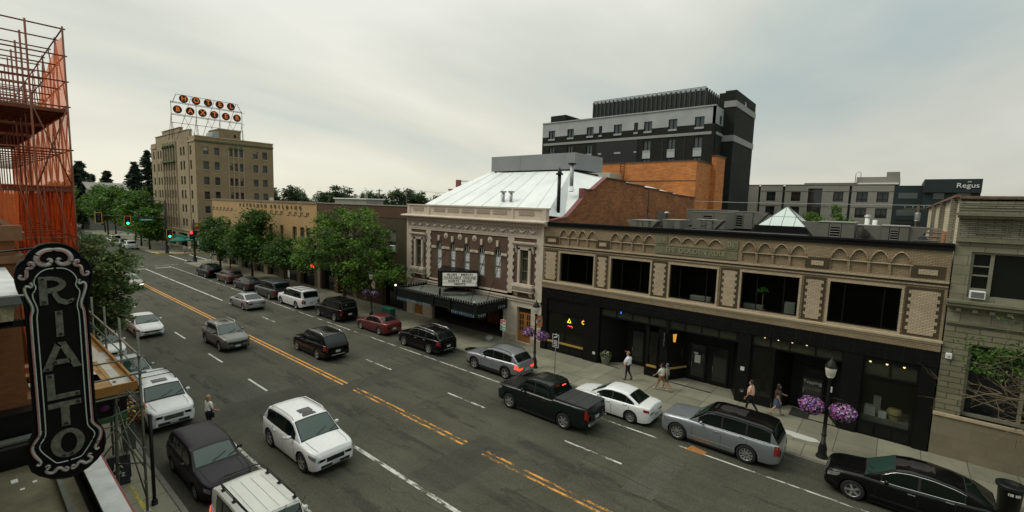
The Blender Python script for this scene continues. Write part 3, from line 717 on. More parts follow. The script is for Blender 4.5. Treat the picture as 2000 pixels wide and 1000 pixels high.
for c in AW:
    mb = MB(); mb.quad((28.22, c - .42, 4.88), (28.22, c + .42, 4.88), (28.22, c + .42, 7.5), (28.22, c - .42, 7.5), G_win)
    mb.box(28.18, 28.21, c - .32, c + .34, 4.98, 6.74, M_blind)
    w = obj('arched_window', mb, th)
    mb = MB()
    for a, b in ((c - .40, c - .29), (c + .31, c + .40)): mb.box(28.08, 28.15, a, b, 4.9, 7.02, M_olive)
    pts = [(28.12, c - .34 * math.cos(math.pi * k / 10), 7.0 + .40 * math.sin(math.pi * k / 10)) for k in range(11)]; mb.path(pts, .045, M_olive, 5)
    for z in (4.93, 5.9, 6.78): mb.box(28.1, 28.16, c - .3, c + .32, z - .04, z + .04, M_olive)
    for y in (c - .08, c + .13): mb.box(28.15, 28.18, y - .012, y + .012, 4.95, 7.3, M_white)
    for z in (5.25, 5.57, 6.25, 6.5): mb.box(28.15, 28.18, c - .3, c + .32, z - .012, z + .012, M_white)
    obj('frame', mb, w)
mb = MB()
for c in AW: mb.prism([(27.93, c - .10, 7.5), (27.93, c + .10, 7.5), (27.93, c + .135, 7.98), (27.93, c - .135, 7.98)], (.12, 0, 0), M_terra)
edge = [32.87] + [v for c in AW for v in (c + .40, c - .40)] + [23.78]
for k in range(0, len(edge), 2): mb.box(27.98, 28.05, edge[k + 1], edge[k], 6.79, 7.0, M_terra); mb.box(27.96, 27.98, edge[k + 1] + .3, edge[k] - .3, 6.84, 6.95, M_terra2)
for c in (31.0, 29.22, 27.45, 25.66):             # medallions with carved heads
    mb.lathe([(.02, -.09), (.13, -.07), (.2, -.02), (.24, -.03), (.27, 0)], M_terra, (28.05, c, 7.97), 14, 'x')
    mb.ball((27.98, c, 7.98), .12, M_terra2, 2, (.5, .8, 1.1)); mb.ball((27.93, c, 7.96), .035, M_terra, 1)
mb.box(27.93, 28.05, 23.6, 33.06, 3.86, 3.99, M_terra)
obj('carved_trim', mb, th)
for m_ in (lambda y: y, lambda y: 56.66 - y):
    c = m_(21.98)
    mb = MB(); mb.quad((28.26, c - .42, 4.95), (28.26, c + .42, 4.95), (28.26, c + .42, 7.45), (28.26, c - .42, 7.45), glassy('green_tinted_glass', (.05, .062, .04), .06, .6))
    w = obj('window', mb, th)
    mb = MB()
    for a, b in ((-.62, -.42), (.42, .62)): mb.box(27.9, 28.05, c + a, c + b, 4.8, 7.6, M_terra)
    mb.box(27.9, 28.05, c - .62, c + .62, 7.45, 7.75, M_terra)
    mb.prism([(x, c - 1.1, z) for x, z in ((28.05, 7.75), (27.86, 7.78), (27.7, 7.92), (27.68, 8.02), (28.05, 8.06))], (0, 2.2, 0), M_terra)
    for s in (-.82, .82): mb.prism([(28.05, c + s - .07, 7.2), (27.98, c + s - .07, 7.2), (27.9, c + s - .07, 7.4), (27.82, c + s - .07, 7.75), (28.05, c + s - .07, 7.75)], (0, .14, 0), M_terra)
    for a, b, z0, z1 in ((-.42, -.32, 4.95, 7.45), (.32, .42, 4.95, 7.45), (-.32, .32, 6.72, 6.82), (-.32, .32, 5.75, 5.82), (-.32, .32, 4.95, 5.05)): mb.box(28.14, 28.22, c + a, c + b, z0, z1, M_olive)
    for y in (-.1, .1): mb.box(28.18, 28.22, c + y - .012, c + y + .012, 5.0, 6.72, M_olive)
    obj('frame', mb, w)
    mb = MB(); mb.box(27.62, 28.05, c - 1.02, c + 1.02, 4.58, 4.72, M_terra); mb.box(27.7, 28.05, c - .95, c + .95, 4.72, 4.82, M_terra); mb.box(27.7, 28.05, c - .95, c + .95, 4.3, 4.58, M_terra2); mb.box(27.66, 28.05, c - 1, c + 1, 4.2, 4.3, M_terra)
    for k in range(13): mb.tube((27.68, c - .9 + k * .15, 4.3), (27.68, c - .9 + k * .15, 4.58), .035, M_terra, 6)
    for s in (-.7, .7): mb.prism([(28.05, c + s - .1, 3.8), (27.95, c + s - .1, 3.85), (27.75, c + s - .1, 4.2), (28.05, c + s - .1, 4.2)], (0, .2, 0), M_terra)
    obj('balconette', mb, w)
# street level
mb = MB()
DOP = [(21.19, 22.6, .15, 2.95), (34.06, 35.47, .15, 2.95), (24.0, 32.7, .15, 2.9)]
mb.wall(28.0, TY0, TY1, .15, 3.4, DOP, .3, M_terra)
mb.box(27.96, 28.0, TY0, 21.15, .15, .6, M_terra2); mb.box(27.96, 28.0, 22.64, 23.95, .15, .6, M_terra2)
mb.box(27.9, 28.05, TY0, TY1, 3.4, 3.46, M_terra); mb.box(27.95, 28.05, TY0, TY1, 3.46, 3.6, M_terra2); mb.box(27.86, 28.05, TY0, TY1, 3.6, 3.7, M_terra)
for k in range(66): mb.box(27.93, 27.95, TY0 + .1 + k * .245, TY0 + .26 + k * .245, 3.48, 3.58, M_terra)
for z in (.9, 1.5, 2.1, 2.7): mb.box(27.985, 28.0, TY0, 21.1, z, z + .012, M_terra2); mb.box(27.985, 28.0, 22.7, 23.9, z, z + .012, M_terra2)
obj('ground_floor_wall', mb, th)
def oakdoor(y0, y1, X=28.28, zt=2.9):
    ym = (y0 + y1) / 2
    for a, b in ((y0, ym - .01), (ym + .01, y1)):
        mb = MB()
        for c, d, z0, z1 in ((a, a + .13, .17, 2.5), (b - .13, b, .17, 2.5), (a + .13, b - .13, .17, .5), (a + .13, b - .13, 2.36, 2.5), (a + .13, b - .13, .95, 1.05), (a + .13, b - .13, 1.4, 1.46), (a + .13, b - .13, 1.88, 1.94)): mb.box(X - .06, X, c, d, z0, z1, M_wood)
        mb.box(X - .04, X - .02, a + .13, b - .13, .5, .95, M_wood); mb.box(X - .055, X - .01, (a + b) / 2 - .025, (a + b) / 2 + .025, 1.05, 2.36, M_wood)
        d = obj('door', mb, th)
        mb = MB(); mb.quad((X - .02, a + .13, 1.05), (X - .02, b - .13, 1.05), (X - .02, b - .13, 2.36), (X - .02, a + .13, 2.36), G_win); obj('glass', mb, d)
    mb = MB(); mb.quad((X - .03, y0, 2.52), (X - .03, y1, 2.52), (X - .03, y1, zt), (X - .03, y0, zt), G_win); obj('transom_window', mb, th)
oakdoor(21.22, 22.57); oakdoor(34.09, 35.44)
mb = MB(); mb.quad((31.0, 23.9, .15), (31.0, 32.8, .15), (31.0, 32.8, 3.3), (31.0, 23.9, 3.3), M_dark); mb.quad((28.0, 24.0, .152), (31, 24, .152), (31, 32.7, .152), (28, 32.7, .152), M_joint)  # floor, back and sides coloured dark for the shade under the canopy
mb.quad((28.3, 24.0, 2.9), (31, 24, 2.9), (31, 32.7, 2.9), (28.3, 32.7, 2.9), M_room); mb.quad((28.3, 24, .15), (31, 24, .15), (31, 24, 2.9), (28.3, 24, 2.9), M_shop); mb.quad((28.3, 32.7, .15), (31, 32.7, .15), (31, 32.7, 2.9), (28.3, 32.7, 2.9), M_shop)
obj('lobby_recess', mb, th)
for y in (25.1, 26.9, 28.7, 30.5): oakdoor(y, y + 1.4, 30.9, 2.85)
# canopy
CY0, CY1, CX = 23.55, 33.35, 24.4
can = MB()
can.box(CX + .05, 27.95, CY0 + .05, CY1 - .05, 3.2, 3.3, M_gravel)
can.box(CX + .05, 27.95, CY0 + .05, CY1 - .05, 2.7, 2.76, M_canopy)
can.prism([(26.6, 27.0, 3.3), (25.3, 28.3, 3.3), (26.6, 29.6, 3.3), (27.9, 29.6, 3.3), (27.9, 27.0, 3.3)], (0, 0, .22), M_gravel)
can.box(CX, CX + .05, CY0, CY1, 2.66, 3.36, M_canopy); can.box(CX + .05, 27.95, CY0, CY0 + .05, 2.66, 3.36, M_canopy); can.box(CX + .05, 27.95, CY1 - .05, CY1, 2.66, 3.36, M_canopy)
for z, o in ((2.66, .05), (3.0, .03), (3.33, .06)):
    can.box(CX - o, CX, CY0 - o, CY1 + o, z, z + .06, M_canopy); can.box(CX, 27.95, CY0 - o, CY0, z, z + .06, M_canopy); can.box(CX, 27.95, CY1, CY1 + o, z, z + .06, M_canopy)
cp = obj('canopy', can, th)
mb = MB()
def finial(x, y): mb.lathe([(.05, 0), (.085, .05), (.09, .1), (.05, .15), (.02, .2)], M_canopy, (x, y, 3.39), 6)
k = 0
fb = MB(); mb = fb
while CY0 + k * .27 <= CY1: finial(CX, CY0 + k * .27); k += 1
for k in range(1, 13): finial(CX + k * .28, CY0); finial(CX + k * .28, CY1)
obj('finial', fb, cp); mb = MB()
for y in (CY0, 28.4, 26.4, CY1):
    mb.box(CX - .09, CX, y - .12, y + .12, 2.5, 3.5, M_canopy)
for y in (30.1, 26.6): mb.prism([(CX - .04, y - .5, 3.0), (CX - .04, y + .5, 3.0), (CX - .04, y, 3.0)], (-.02, 0, 0), M_canopy)
obj('bracket', mb, cp)
M_glassblue = mat('blue_glass_pendant', (.13, .20, .25), .2, var=.6, vs=7)
mb = MB()
for a, b in ((28.7, 33.2), (23.7, 26.2)):
    k = a
    while k < b - .1:
        mb.prism([(CX - .07, k, 2.66), (CX - .07, k + .11, 2.66), (CX - .07, k + .09, 2.42), (CX - .07, k + .02, 2.42)], (-.02, 0, 0), M_glassblue); k += .21
x = CX + .1
while x < CX + .95: mb.prism([(x, CY0 - .06, 2.66), (x + .11, CY0 - .06, 2.66), (x + .09, CY0 - .06, 2.42), (x + .02, CY0 - .06, 2.42)], (0, -.02, 0), M_glassblue); x += .19
x = CX + 2.4
while x < CX + 3.2: mb.prism([(x, CY0 - .06, 3.0), (x + .1, CY0 - .06, 3.0), (x + .1, CY0 - .06, 2.78), (x, CY0 - .06, 2.78)], (0, -.02, 0), M_glassblue); x += .22
tag(obj('glass_pendant', mb, cp), 'row of pale blue glass pendants')
mb = MB()
for y0, y1 in ((24.2, 23.62), (26.0, 25.2), (30.6, 31.4), (33.2, 33.0), (28.1, 28.3)): mb.tube((CX + 1.1, y1, 3.3), (27.95, y0, 6.85), .022, M_black, 5)
obj('tie_rod', mb, cp)
lm = mat('lit_bulb', (1, .9, .6), .4, var=0, emit=1.6, ecol=(1, .88, .6))
mb = MB(); mb.ball((CX - .03, CY1 - .02, 3.62), .09, lm, 2); mb.ball((CX - .03, CY0 + .2, 3.6), .07, M_white, 2); mb.tube((CX - .03, CY1 - .02, 3.4), (CX - .03, CY1 - .02, 3.55), .03, M_black); obj('corner_lamp', mb, cp)
# V-shaped reader board standing on the canopy
A0, A1, B1 = Vector((25.5, 28.75, 0)), Vector((27.66, 26.6, 0)), Vector((27.66, 30.9, 0))
M_lit = mat('reader_panel', (.62, .60, .52), .5, var=.05, emit=.12, ecol=(1, .96, .82))
M_rail = mat('reader_rail', (.2, .19, .17), .5, var=0); M_let = mat('black_letter', (.01, .01, .01), .5, var=0)
mb = MB(); mb.prism([(A0.x - .06, A0.y - .08, 3.95), (A1.x - .06, A1.y - .08, 3.95), (27.9, A1.y + .1, 3.95), (27.9, B1.y, 3.95), (B1.x, B1.y + .12, 3.95), (A0.x - .06, A0.y + .3, 3.95)], (0, 0, 1.36), M_black)
mb.tube((25.2, 28.5, 3.3), (25.2, 28.5, 3.95), .09, M_black); mb.tube((27.4, 27.4, 3.3), (27.4, 27.4, 3.95), .07, M_black)
k = MB
for i in range(9): mb.ball((A0.lerp(A1, i / 8).x, A0.lerp(A1, i / 8).y, 5.33), .05, M_black, 1)
rb = obj('reader_board', mb, th)
d = (A1 - A0).normalized(); nrm = d.cross(Vector((0, 0, 1)))
mb = MB(); a = A0 + d * .16 + nrm * .13; b = A1 - d * .05 + nrm * .13
mb.quad((a.x, a.y, 4.07), (b.x, b.y, 4.07), (b.x, b.y, 5.16), (a.x, a.y, 5.16), M_lit)
for z in (4.33, 4.60, 4.87): q = a + nrm * .006; w = b + nrm * .006; mb.quad((q.x, q.y, z - .012), (w.x, w.y, z - .012), (w.x, w.y, z + .012), (q.x, q.y, z + .012), M_rail)
mid = (a + b) / 2 + nrm * .012
for s, z in (('ELLEN    MERCH', 5.01), ('AVAILABLE  ONLINE', 4.735), ('SHIRTS   MUGS', 4.465), ('PRINTS', 4.2)): put(mb, text_mesh(s, .26, .003, M_let, squeeze=1.12, bold=.006), (mid.x, mid.y, z), d, PZ)
obj('message_panel', mb, rb)
# white hipped roof behind the parapet
mb = MB()
e0, e1, r0, r1 = (28.7, 20.6, 10.15), (28.7, 36.2, 10.15), (36, 23.3, 14.1), (36, 33.4, 14.1)
mb.poly([e0, r0, r1, e1], M_wroof)
mb.poly([e1, r1, (58, 33.4, 13.4), (58, 36.3, 12.0), (37.5, 36.3, 13.2), (34.5, 36.3, 12.7)], M_wroof)
mb.poly([e0, (31, 20.45, 10.0), (33.3, 20.45, 11.6), (36.9, 20.45, 13.35), r0], M_wroof)
mb.poly([r0, (36.9, 20.45, 13.35), (45, 20.45, 13.0), (54, 23.3, 13.5)], M_wroof); mb.poly([(54, 23.3, 13.5), (45, 20.45, 13.0), (60, 20.45, 12.35), (60, 23.3, 12.3)], M_wroof)
mb.poly([r0, (54, 23.3, 13.5), (58, 33.4, 13.4), r1], M_wroof)
obj('roof', mb, th)
mb = MB()
side = [(28.5, 0), (28.5, 9.7), (30.9, 10.0), (33.25, 11.6), (33.25, 12.25), (34.7, 12.32), (36.85, 13.43), (40.8, 13.36), (40.8, 13.2), (44.8, 13.1), (44.8, 12.98), (48.6, 12.92), (48.6, 12.8), (52.5, 12.72), (52.5, 12.6), (60, 12.46), (60, 0)]
for y in (20.2, 36.22): mb = MB(); mb.prism([(x, y, z) for x, z in side], (0, .21, 0), B_red); obj('side_wall', mb, th)
mb = MB(); M_rs = mat('roof_seam_white', (.62, .64, .625), .6, var=.1)
for k in range(7): mb.path([(28.9, 22 + k * 2.1, 10.27), (35.9, 24.2 + k * 1.42, 14.06)], .022, M_rs, 4)
obj('roof_seam', mb, th)
mb = MB(); M_cop = mat('red_coping', (.17, .055, .045), .6, var=.2); M_copb = mat('dark_coping', (.06, .04, .032), .6, var=.2)
for y in (20.08, 36.1):
    if y > 30: obj('coping', mb, th); mb = MB()
    for (x0, z0), (x1, z1) in zip(side[1:-2], side[2:-1]):
        if x1 - x0 > .1: mb.prism([(x0, y, z0 + .002), (x1, y, z1 + .002), (x1, y, z1 + .1), (x0, y, z0 + .1)], (0, .44, 0), M_cop if x0 < 36 else M_copb)
mb.box(33.1, 33.35, 20.06, 20.55, 11.55, 12.4, M_cop); mb.box(34.3, 34.7, 36.08, 36.5, 12.4, 13.35, M_cop); mb.box(34.7, 39, 36.1, 36.5, 13.2, 13.34, M_wroof)
mb.box(46.0, 46.15, 20.16, 20.2, 9, 13, M_copb); mb.box(48.5, 50.5, 20.17, 20.2, 9.2, 10.6, mat('patched_grey_render', (.13, .12, .10), .9, var=.3)); mb.box(45.4, 46.9, 20.17, 20.2, 9.2, 10.2, mat('patched_red_render', (.17, .09, .06), .9, var=.3))
obj('coping', mb, th)
mb = MB(); M_scr = mat('grey_screen_panel', (.235, .24, .245), .55, .2, var=.08, vs=.6); M_scr2 = mat('grey_screen_seam', (.16, .165, .17), .6, var=0)
mb.box(36, 41, 22.9, 33, 14.25, 15.72, M_scr); mb.box(35.985, 36, 29.2, 29.22, 14.25, 15.72, M_scr2)
for y in (23.3, 26, 28, 30.5, 32.6): mb.box(36.2, 36.4, y, y + .12, 13.9, 14.25, M_black)
mb.box(36.3, 40.8, 23.2, 32.8, 13.6, 14.1, M_black)
obj('roof_screen', mb, th)
for x, y, z, h, r, lab in ((30.42, 25.55, 10.95, .95, .13, None), (30.40, 26.40, 10.95, .95, .13, None), (32.95, 21.2, 12.4, 1.9, .16, None), (30.5, 20.75, 10.2, 3.1, .14, None)):
    mb = MB(); mb.tube((x, y, z - .3), (x, y, z + h), r, M_galv if h < 3 else M_black, 10)
    mb.box(x - r * 1.45, x + r * 1.45, y - r * 1.45, y + r * 1.45, z + h, z + h + .14, M_galv if h < 1 else M_black)
    mb.lathe([(r * 1.8, -.25), (r * 1.2, .15)], M_wroof, (x, y, z), 10)
    if h > 3: mb.lathe([(r * 1.4, h), (r * 1.5, h + .1), (.02, h + .6)], M_black, (x, y, z), 10)
    obj('vent_pipe', mb, th)
mb = MB(); mb.tube((30.5, 26.75, 10.9), (30.5, 26.75, 11.9), .035, M_white, 6); obj('vent_pipe', mb, th)
# stage house behind
fl = thing('stage_house', 'bright orange brick block with chimney rising behind the white theatre roof', 'building', (65, 27, 0))
mb = MB(); mb.box(60, 69.4, 20.25, 33.6, 0, 17.1, B_orange); obj('wall', mb, fl)
mb = MB(); mb.box(59.9, 69.5, 20.15, 33.7, 17.1, 17.22, M_copb); mb.box(59.95, 60, 20.25, 33.6, 14.6, 14.68, M_copb); obj('coping', mb, fl)
mb = MB(); mb.box(65.8, 69.5, 19.6, 20.25, 8, 18.2, B_orange); mb.box(65.7, 69.6, 19.5, 20.3, 18.2, 18.35, M_copb); obj('chimney', mb, fl)
mb = MB()
for y in (30.0, 30.6): mb.tube((59.8, y, 14), (59.8, y, 17.3), .04, M_black, 5)
for k in range(9): mb.tube((59.8, 30.0, 14.2 + k * .35), (59.8, 30.6, 14.2 + k * .35), .025, M_black, 5)
obj('ladder', mb, fl)
un = thing('roof_unit', 'beige box unit on the white roof against the orange brick wall', 'roof unit', (57, 31.5, 13.4))
mb = MB(); mb.rbox(55.5, 58.5, 29.8, 33.2, 13.35, 15.5, mat('beige_unit', (.30, .28, .22), .6, var=.1), .06); obj('housing', mb, un)
mb = MB(); mb.box(55.46, 55.5, 30.2, 31.0, 14.2, 14.9, M_black); mb.box(55.46, 55.5, 31.6, 32.2, 14.6, 15.0, M_dark); obj('grille', mb, un)
# ---------------------------------------------------------------- stone building at the near end of the row
B_stone = brick('rough_grey_green_stone', (.215, .195, .13), (.17, .155, .10), (.07, .07, .045), w=.78, h=.255, ms=.02, dirt=.25)
B_stone2 = brick('smooth_grey_green_stone', (.245, .225, .155), (.205, .19, .13), (.10, .095, .065), w=.95, h=.42, ms=.012, dirt=.25)
B_thin = brick('thin_stone_courses', (.30, .285, .225), (.23, .215, .16), (.10, .09, .06), w=.5, h=.085, ms=.016, dirt=.25)
B_base = brick('brown_granite_base', (.21, .18, .125), (.18, .155, .105), (.13, .112, .078), w=1.1, h=.55, ms=.006, dirt=.15)
B_cream = brick('painted_cream_brick', (.56, .50, .37), (.52, .46, .34), (.36, .31, .22), w=.3, h=.14, ms=.012, dirt=.2)
M_stn = mat('stone_trim', (.16, .155, .10), .9, var=.2, vs=2, fine=.12)
M_frame = mat('weathered_window_frame', (.20, .19, .14), .65, var=.12)
st = thing('stone_building', 'weathered grey-green stone building with wide plate windows and bracketed ledge', 'building', (28, -8, 0))
SY0, SY1 = -16, -1.92
mb = MB(); mb.wall(28, SY0, SY1, 5.42, 6.28, [], .2, B_stone); mb.wall(28, SY0, SY1, 2.13, 5.42, [(-10.5, -2.76, 2.13, 5.42)], .45, B_stone); obj('rough_stone_wall', mb, st)
mb = MB(); mb.wall(27.94, SY0, SY1 + .02, .15, 2.1, [], .2, B_base); mb.box(27.88, 28.4, SY0, SY1 + .03, 2.0, 2.13, M_ledge); obj('base_wall', mb, st)
mb = MB(); mb.wall(28.02, SY0, SY1, 6.28, 9.84, [(-7.6, -2.46, 7.45, 9.42)], .35, B_stone2)
mb.box(27.9, 28.02, SY0, SY1, 6.24, 6.30, M_stn); mb.wall(28.02, SY0, SY1, 10.02, 10.92, [], .2, B_thin)
obj('upper_wall', mb, st)
mb = MB(); mb.box(27.55, 28.02, SY0, SY1 + .1, 7.2, 7.3, M_stn); mb.box(27.62, 28.02, SY0, SY1 + .05, 7.05, 7.2, M_stn); mb.box(27.8, 28.02, SY0, SY1, 6.95, 7.05, M_stn)
y = SY1 - .25
while y > SY0: mb.box(27.72, 28.02, y - .16, y, 6.84, 6.97, M_stn); y -= .52
mb.box(27.85, 28.02, SY0, SY1, 9.84, 9.92, M_stn); mb.box(27.9, 28.02, SY0, SY1, 9.92, 10.02, M_stn)
mb.box(27.5, 28.02, SY0, SY1 + .12, 10.96, 11.08, M_stn); mb.box(27.62, 28.02, SY0, SY1 + .06, 10.86, 10.96, M_stn)
y = SY1 - .55
while y > SY0:
    for a, b, c, d in ((y - .95, y, 10.20, 10.25), (y - .95, y, 10.6, 10.65), (y - .05, y, 10.25, 10.6), (y - .95, y - .9, 10.25, 10.6)): mb.box(27.96, 28.02, a, b, c, d, M_stn)
    y -= 1.32
obj('ledge', mb, st)
mb = MB()
mb.box(28.05, 28.5, SY0, SY1 + .02, 11.08, 11.7, B_thin)
for k in range(6): mb.box(27.95 + k * .02, 28.05, SY0, SY1 + .02, 11.09 + k * .1, 11.16 + k * .1, M_stn if k % 2 else B_thin)
mb.box(27.98, 28.6, SY0, SY1 + .05, 11.7, 11.8, mat('rusty_coping', (.15, .09, .065), .8, var=.3)); obj('parapet', mb, st)
mb = MB(); mb.wall(SY1, 28.1, 60, 0, 11.75, [], .1, B_cream, 'y')
for x in (29.6, 37.5, 47): mb.box(x, x + .5, SY1, SY1 + .22, 8.9, 11.7, B_thin)
for x0, x1 in ((30.3, 37.3), (38.2, 46.8)): mb.box(x0, x1, SY1, SY1 + .02, 9.1, 10.1, brick('patch_orange_brick', (.42, .17, .07), (.36, .14, .055), (.25, .14, .08)))
mb.box(28.2, 60, SY1 + .02, SY1 + .2, 11.75, 11.86, mat('rusty_coping', (.15, .09, .065)))
# the wall faces +y, so give it thickness
mb.box(28.7, 60, SY0, SY1 - .01, 0, 11.6, B_cream); mb.box(28.1, 28.7, SY1 - .3, SY1 - .01, 0, 11.6, B_cream)
obj('side_wall', mb, st)
mb = MB(); mb.quad((28.38, -10.4, 2.13), (28.38, -2.76, 2.13), (28.38, -2.76, 5.42), (28.38, -10.4, 5.42), G_dark); w = obj('shop_window', mb, st)
mb = MB()
for a, b, c, d in ((-2.88, -2.76, 2.13, 5.42), (-10.4, -2.88, 2.13, 2.28), (-10.4, -2.88, 5.3, 5.42), (-4.62, -4.5, 2.28, 5.3), (-7.5, -7.38, 2.28, 5.3)): mb.box(28.25, 28.36, a, b, c, d, M_frame)
obj('frame', mb, w)
mb = MB(); mb.quad((28.3, -7.6, 7.45), (28.3, -2.46, 7.45), (28.3, -2.46, 9.42), (28.3, -7.6, 9.42), G_dark); w = obj('window', mb, st)
mb = MB()
for a, b, c, d in ((-2.56, -2.46, 7.45, 9.42), (-3.18, -3.06, 7.45, 9.42), (-3.06, -2.56, 9.32, 9.42), (-3.06, -2.56, 8.78, 8.83), (-3.06, -2.56, 8.38, 8.44), (-3.06, -2.56, 7.78, 7.85), (-7.6, -3.18, 9.34, 9.42), (-7.6, -3.18, 7.45, 7.54), (-5.3, -5.2, 7.54, 9.34)): mb.box(28.14, 28.24, a, b, c, d, M_frame)
obj('frame', mb, w)
mb = MB(); mb.box(28.6, 60, SY0, SY1 - .2, 11.55, 11.62, M_roofb); obj('roof', mb, st)
def window_ac(x, y0, y1, z0, z1, label):
    t = thing('window_air_conditioner', label, 'air conditioner', (x, (y0 + y1) / 2, z0))
    mb = MB(); mb.rbox(x - .28, x + .1, y0, y1, z0, z1, M_white, .02); obj('casing', mb, t)
    mb = MB(); mb.box(x - .29, x - .28, y0 + .05, y1 - .05, z0 + .05, z1 - .05, mat('ac_grey_grille', (.12, .12, .12), .6, var=0))
    for k in range(5): mb.box(x - .295, x - .29, y0 + .06, y1 - .06, z0 + .07 + k * .05, z0 + .085 + k * .05, M_galv)
    obj('grille', mb, t)
window_ac(28.15, -3.04, -2.54, 7.42, 7.76, 'white window air conditioner under the sash of the grey-green stone building')
al = thing('alarm_box', 'small white alarm box on the stone wall beside the black shopfront', 'alarm box', (28, -2.15, 4.66))
mb = MB(); mb.rbox(27.88, 28.0, -2.27, -2.05, 4.62, 4.88, M_white, .03); obj('casing', mb, al); mb = MB(); mb.ball((27.87, -2.16, 4.75), .04, M_galv, 1); obj('lamp', mb, al)
# ---------------------------------------------------------------- dark brick building between theatre and the peach building
B_dk = brick('dark_brown_brick', (.088, .070, .036), (.072, .057, .030), (.065, .054, .034), dirt=.2)
B_dk2 = brick('dark_red_parapet_brick', (.115, .062, .036), (.095, .052, .03), (.08, .055, .035), dirt=.2)
db = thing('brick_building', 'dark brown brick building with sash windows behind the big street tree', 'building', (28, 45, 0))
WD = [(38.25, 39.6), (40.25, 41.35), (42.1, 43.5), (46.0, 47.3), (48.0, 49.3), (50.5, 51.8)]
mb = MB(); mb.wall(28, 36.46, 53.82, 3.4, 9.3, [(a, b, 5.85, 8.0) for a, b in WD], .25, B_dk); mb.box(28.02, 28.3, 36.46, 53.82, 9.3, 10.42, B_dk2); obj('upper_wall', mb, db)
mb = MB(); mb.box(27.95, 28.4, 36.46, 53.8, 10.42, 10.52, M_flash); mb.box(27.97, 28.0, 36.46, 53.8, 9.24, 9.32, B_dk2); obj('coping', mb, db)
mb = MB(); mb.box(28.75, 60, 36.46, 53.8, 0, 10.2, M_flash); obj('roof', mb, db)
for a, b in WD:
    mb = MB(); mb.quad((28.2, a, 5.85), (28.2, b, 5.85), (28.2, b, 8.0), (28.2, a, 8.0), G_win); mb.box(28.17, 28.19, a + .1, b - .1, 7.0, 7.95, mat('window_shade', (.14, .15, .12), .8, var=.2)); w = obj('window', mb, db)
    mb = MB()
    for c, d, e_, f in ((a, a + .08, 5.85, 8), (b - .08, b, 5.85, 8), (a + .08, b - .08, 6.9, 6.98), (a + .08, b - .08, 5.85, 5.93), (a + .08, b - .08, 7.92, 8)): mb.box(28.08, 28.16, c, d, e_, f, M_olive)
    obj('frame', mb, w)
mb = MB(); mb.wall(28.0, 36.46, 53.82, .15, 3.4, [(37.0, 40.6, .15, 2.9), (41.2, 45.2, 1.2, 2.7), (46.2, 49.3, .15, 2.9), (50, 53, .15, 2.9)], .6, B_dk2)
mb.box(27.93, 28.0, 45.3, 45.9, .15, 3.0, brick('pale_pier_stone', (.25, .2, .14), (.2, .16, .11), (.14, .11, .08), w=.4, h=.2)); mb.box(27.93, 28.0, 53.3, 53.8, .15, 3.4, M_ledge)
mb.box(27.9, 28, 40.4, 46, 2.95, 3.35, M_shop); obj('shopfront', mb, db)
mb = MB()
for a, b, z0, z1 in ((37, 40.6, .15, 2.9), (41.2, 45.2, 1.2, 2.7), (46.2, 49.3, .15, 2.9), (50, 53, .15, 2.9)): mb.quad((28.5, a, z0), (28.5, b, z0), (28.5, b, z1), (28.5, a, z1), G_dark)
obj('shop_window', mb, db)
window_ac(28.1, 38.45, 39.45, 5.87, 6.5, 'white window air conditioner on the dark brown brick wall beside the theatre')
# ---------------------------------------------------------------- peach coloured building with raised lettering
B_peach = brick('peach_brick', (.49, .325, .155), (.44, .285, .13), (.36, .24, .12), w=.3, h=.09, ms=.01, dirt=.12)
M_tanlet = mat('dark_bronze_letter', (.14, .11, .07), .6, var=.1)
ra = thing('lettered_building', 'peach brick corner building with dark raised letters along its top', 'building', (28, 71, 0))
WR = [(55.5, 56.6), (57.0, 58.15), (59.05, 60.2), (62.75, 63.7), (66, 67.1), (70, 71.1), (73, 74.1), (77, 78.1), (81, 82.1), (85, 86.1)]
mb = MB(); mb.wall(27.98, 53.84, 88.8, 3.3, 10.28, [(a, b, 4.9, 7.33) for a, b in WR], .3, B_peach)
obj('upper_wall', mb, ra)
mb = MB(); mb.box(27.9, 28.6, 53.84, 88.85, 10.28, 10.56, brick('tan_coping_brick', (.30, .23, .15), (.24, .18, .115), (.15, .12, .08), w=.1, h=.14)); obj('coping', mb, ra)
mb = MB(); mb.box(28.7, 52, 53.86, 88.7, 0, 10.1, M_gravel); obj('roof', mb, ra)
mb = MB()
for a, b in ((55.75, 60.45), (62.8, 66), (68, 70.5), (80, 88)):
    y = a
    while y < b:
        mb.box(27.93, 27.98, y, y + .62, 9.10, 9.18, B_dk); mb.box(27.93, 27.98, y + .54, y + .62, 8.74, 9.10, B_dk); mb.box(27.955, 27.98, y, y + .54, 8.76, 9.10, B_tan); mb.box(27.93, 27.98, y + .62, y + 1.3, 8.70, 8.76, B_dk); y += 1.55
obj('brick_ornament', mb, ra)
mb = MB(); 
for s, y0, y1 in (('RATHBORN', 76.9, 68.0), ('BUILDING', 66.2, 57.9)):
    for i, ch in enumerate(s): put(mb, text_mesh(ch, .66, .05, M_tanlet, squeeze=1.15, bold=.01), (27.92, y0 + (y1 - y0) * i / 7, 9.74), NY, PZ)
obj('raised_letter', mb, ra)
for a, b in WR:
    mb = MB(); mb.quad((28.2, a, 4.9), (28.2, b, 4.9), (28.2, b, 7.33), (28.2, a, 7.33), G_win); w = obj('window', mb, ra)
    mb = MB()
    for c, d, e_, f in ((a, a + .07, 4.9, 7.33), (b - .07, b, 4.9, 7.33), ((a + b) / 2 - .05, (a + b) / 2 + .05, 4.9, 7.33), (a, b, 6.1, 6.18)): mb.box(28.1, 28.17, c, d, e_, f, M_olive)
    obj('frame', mb, w)
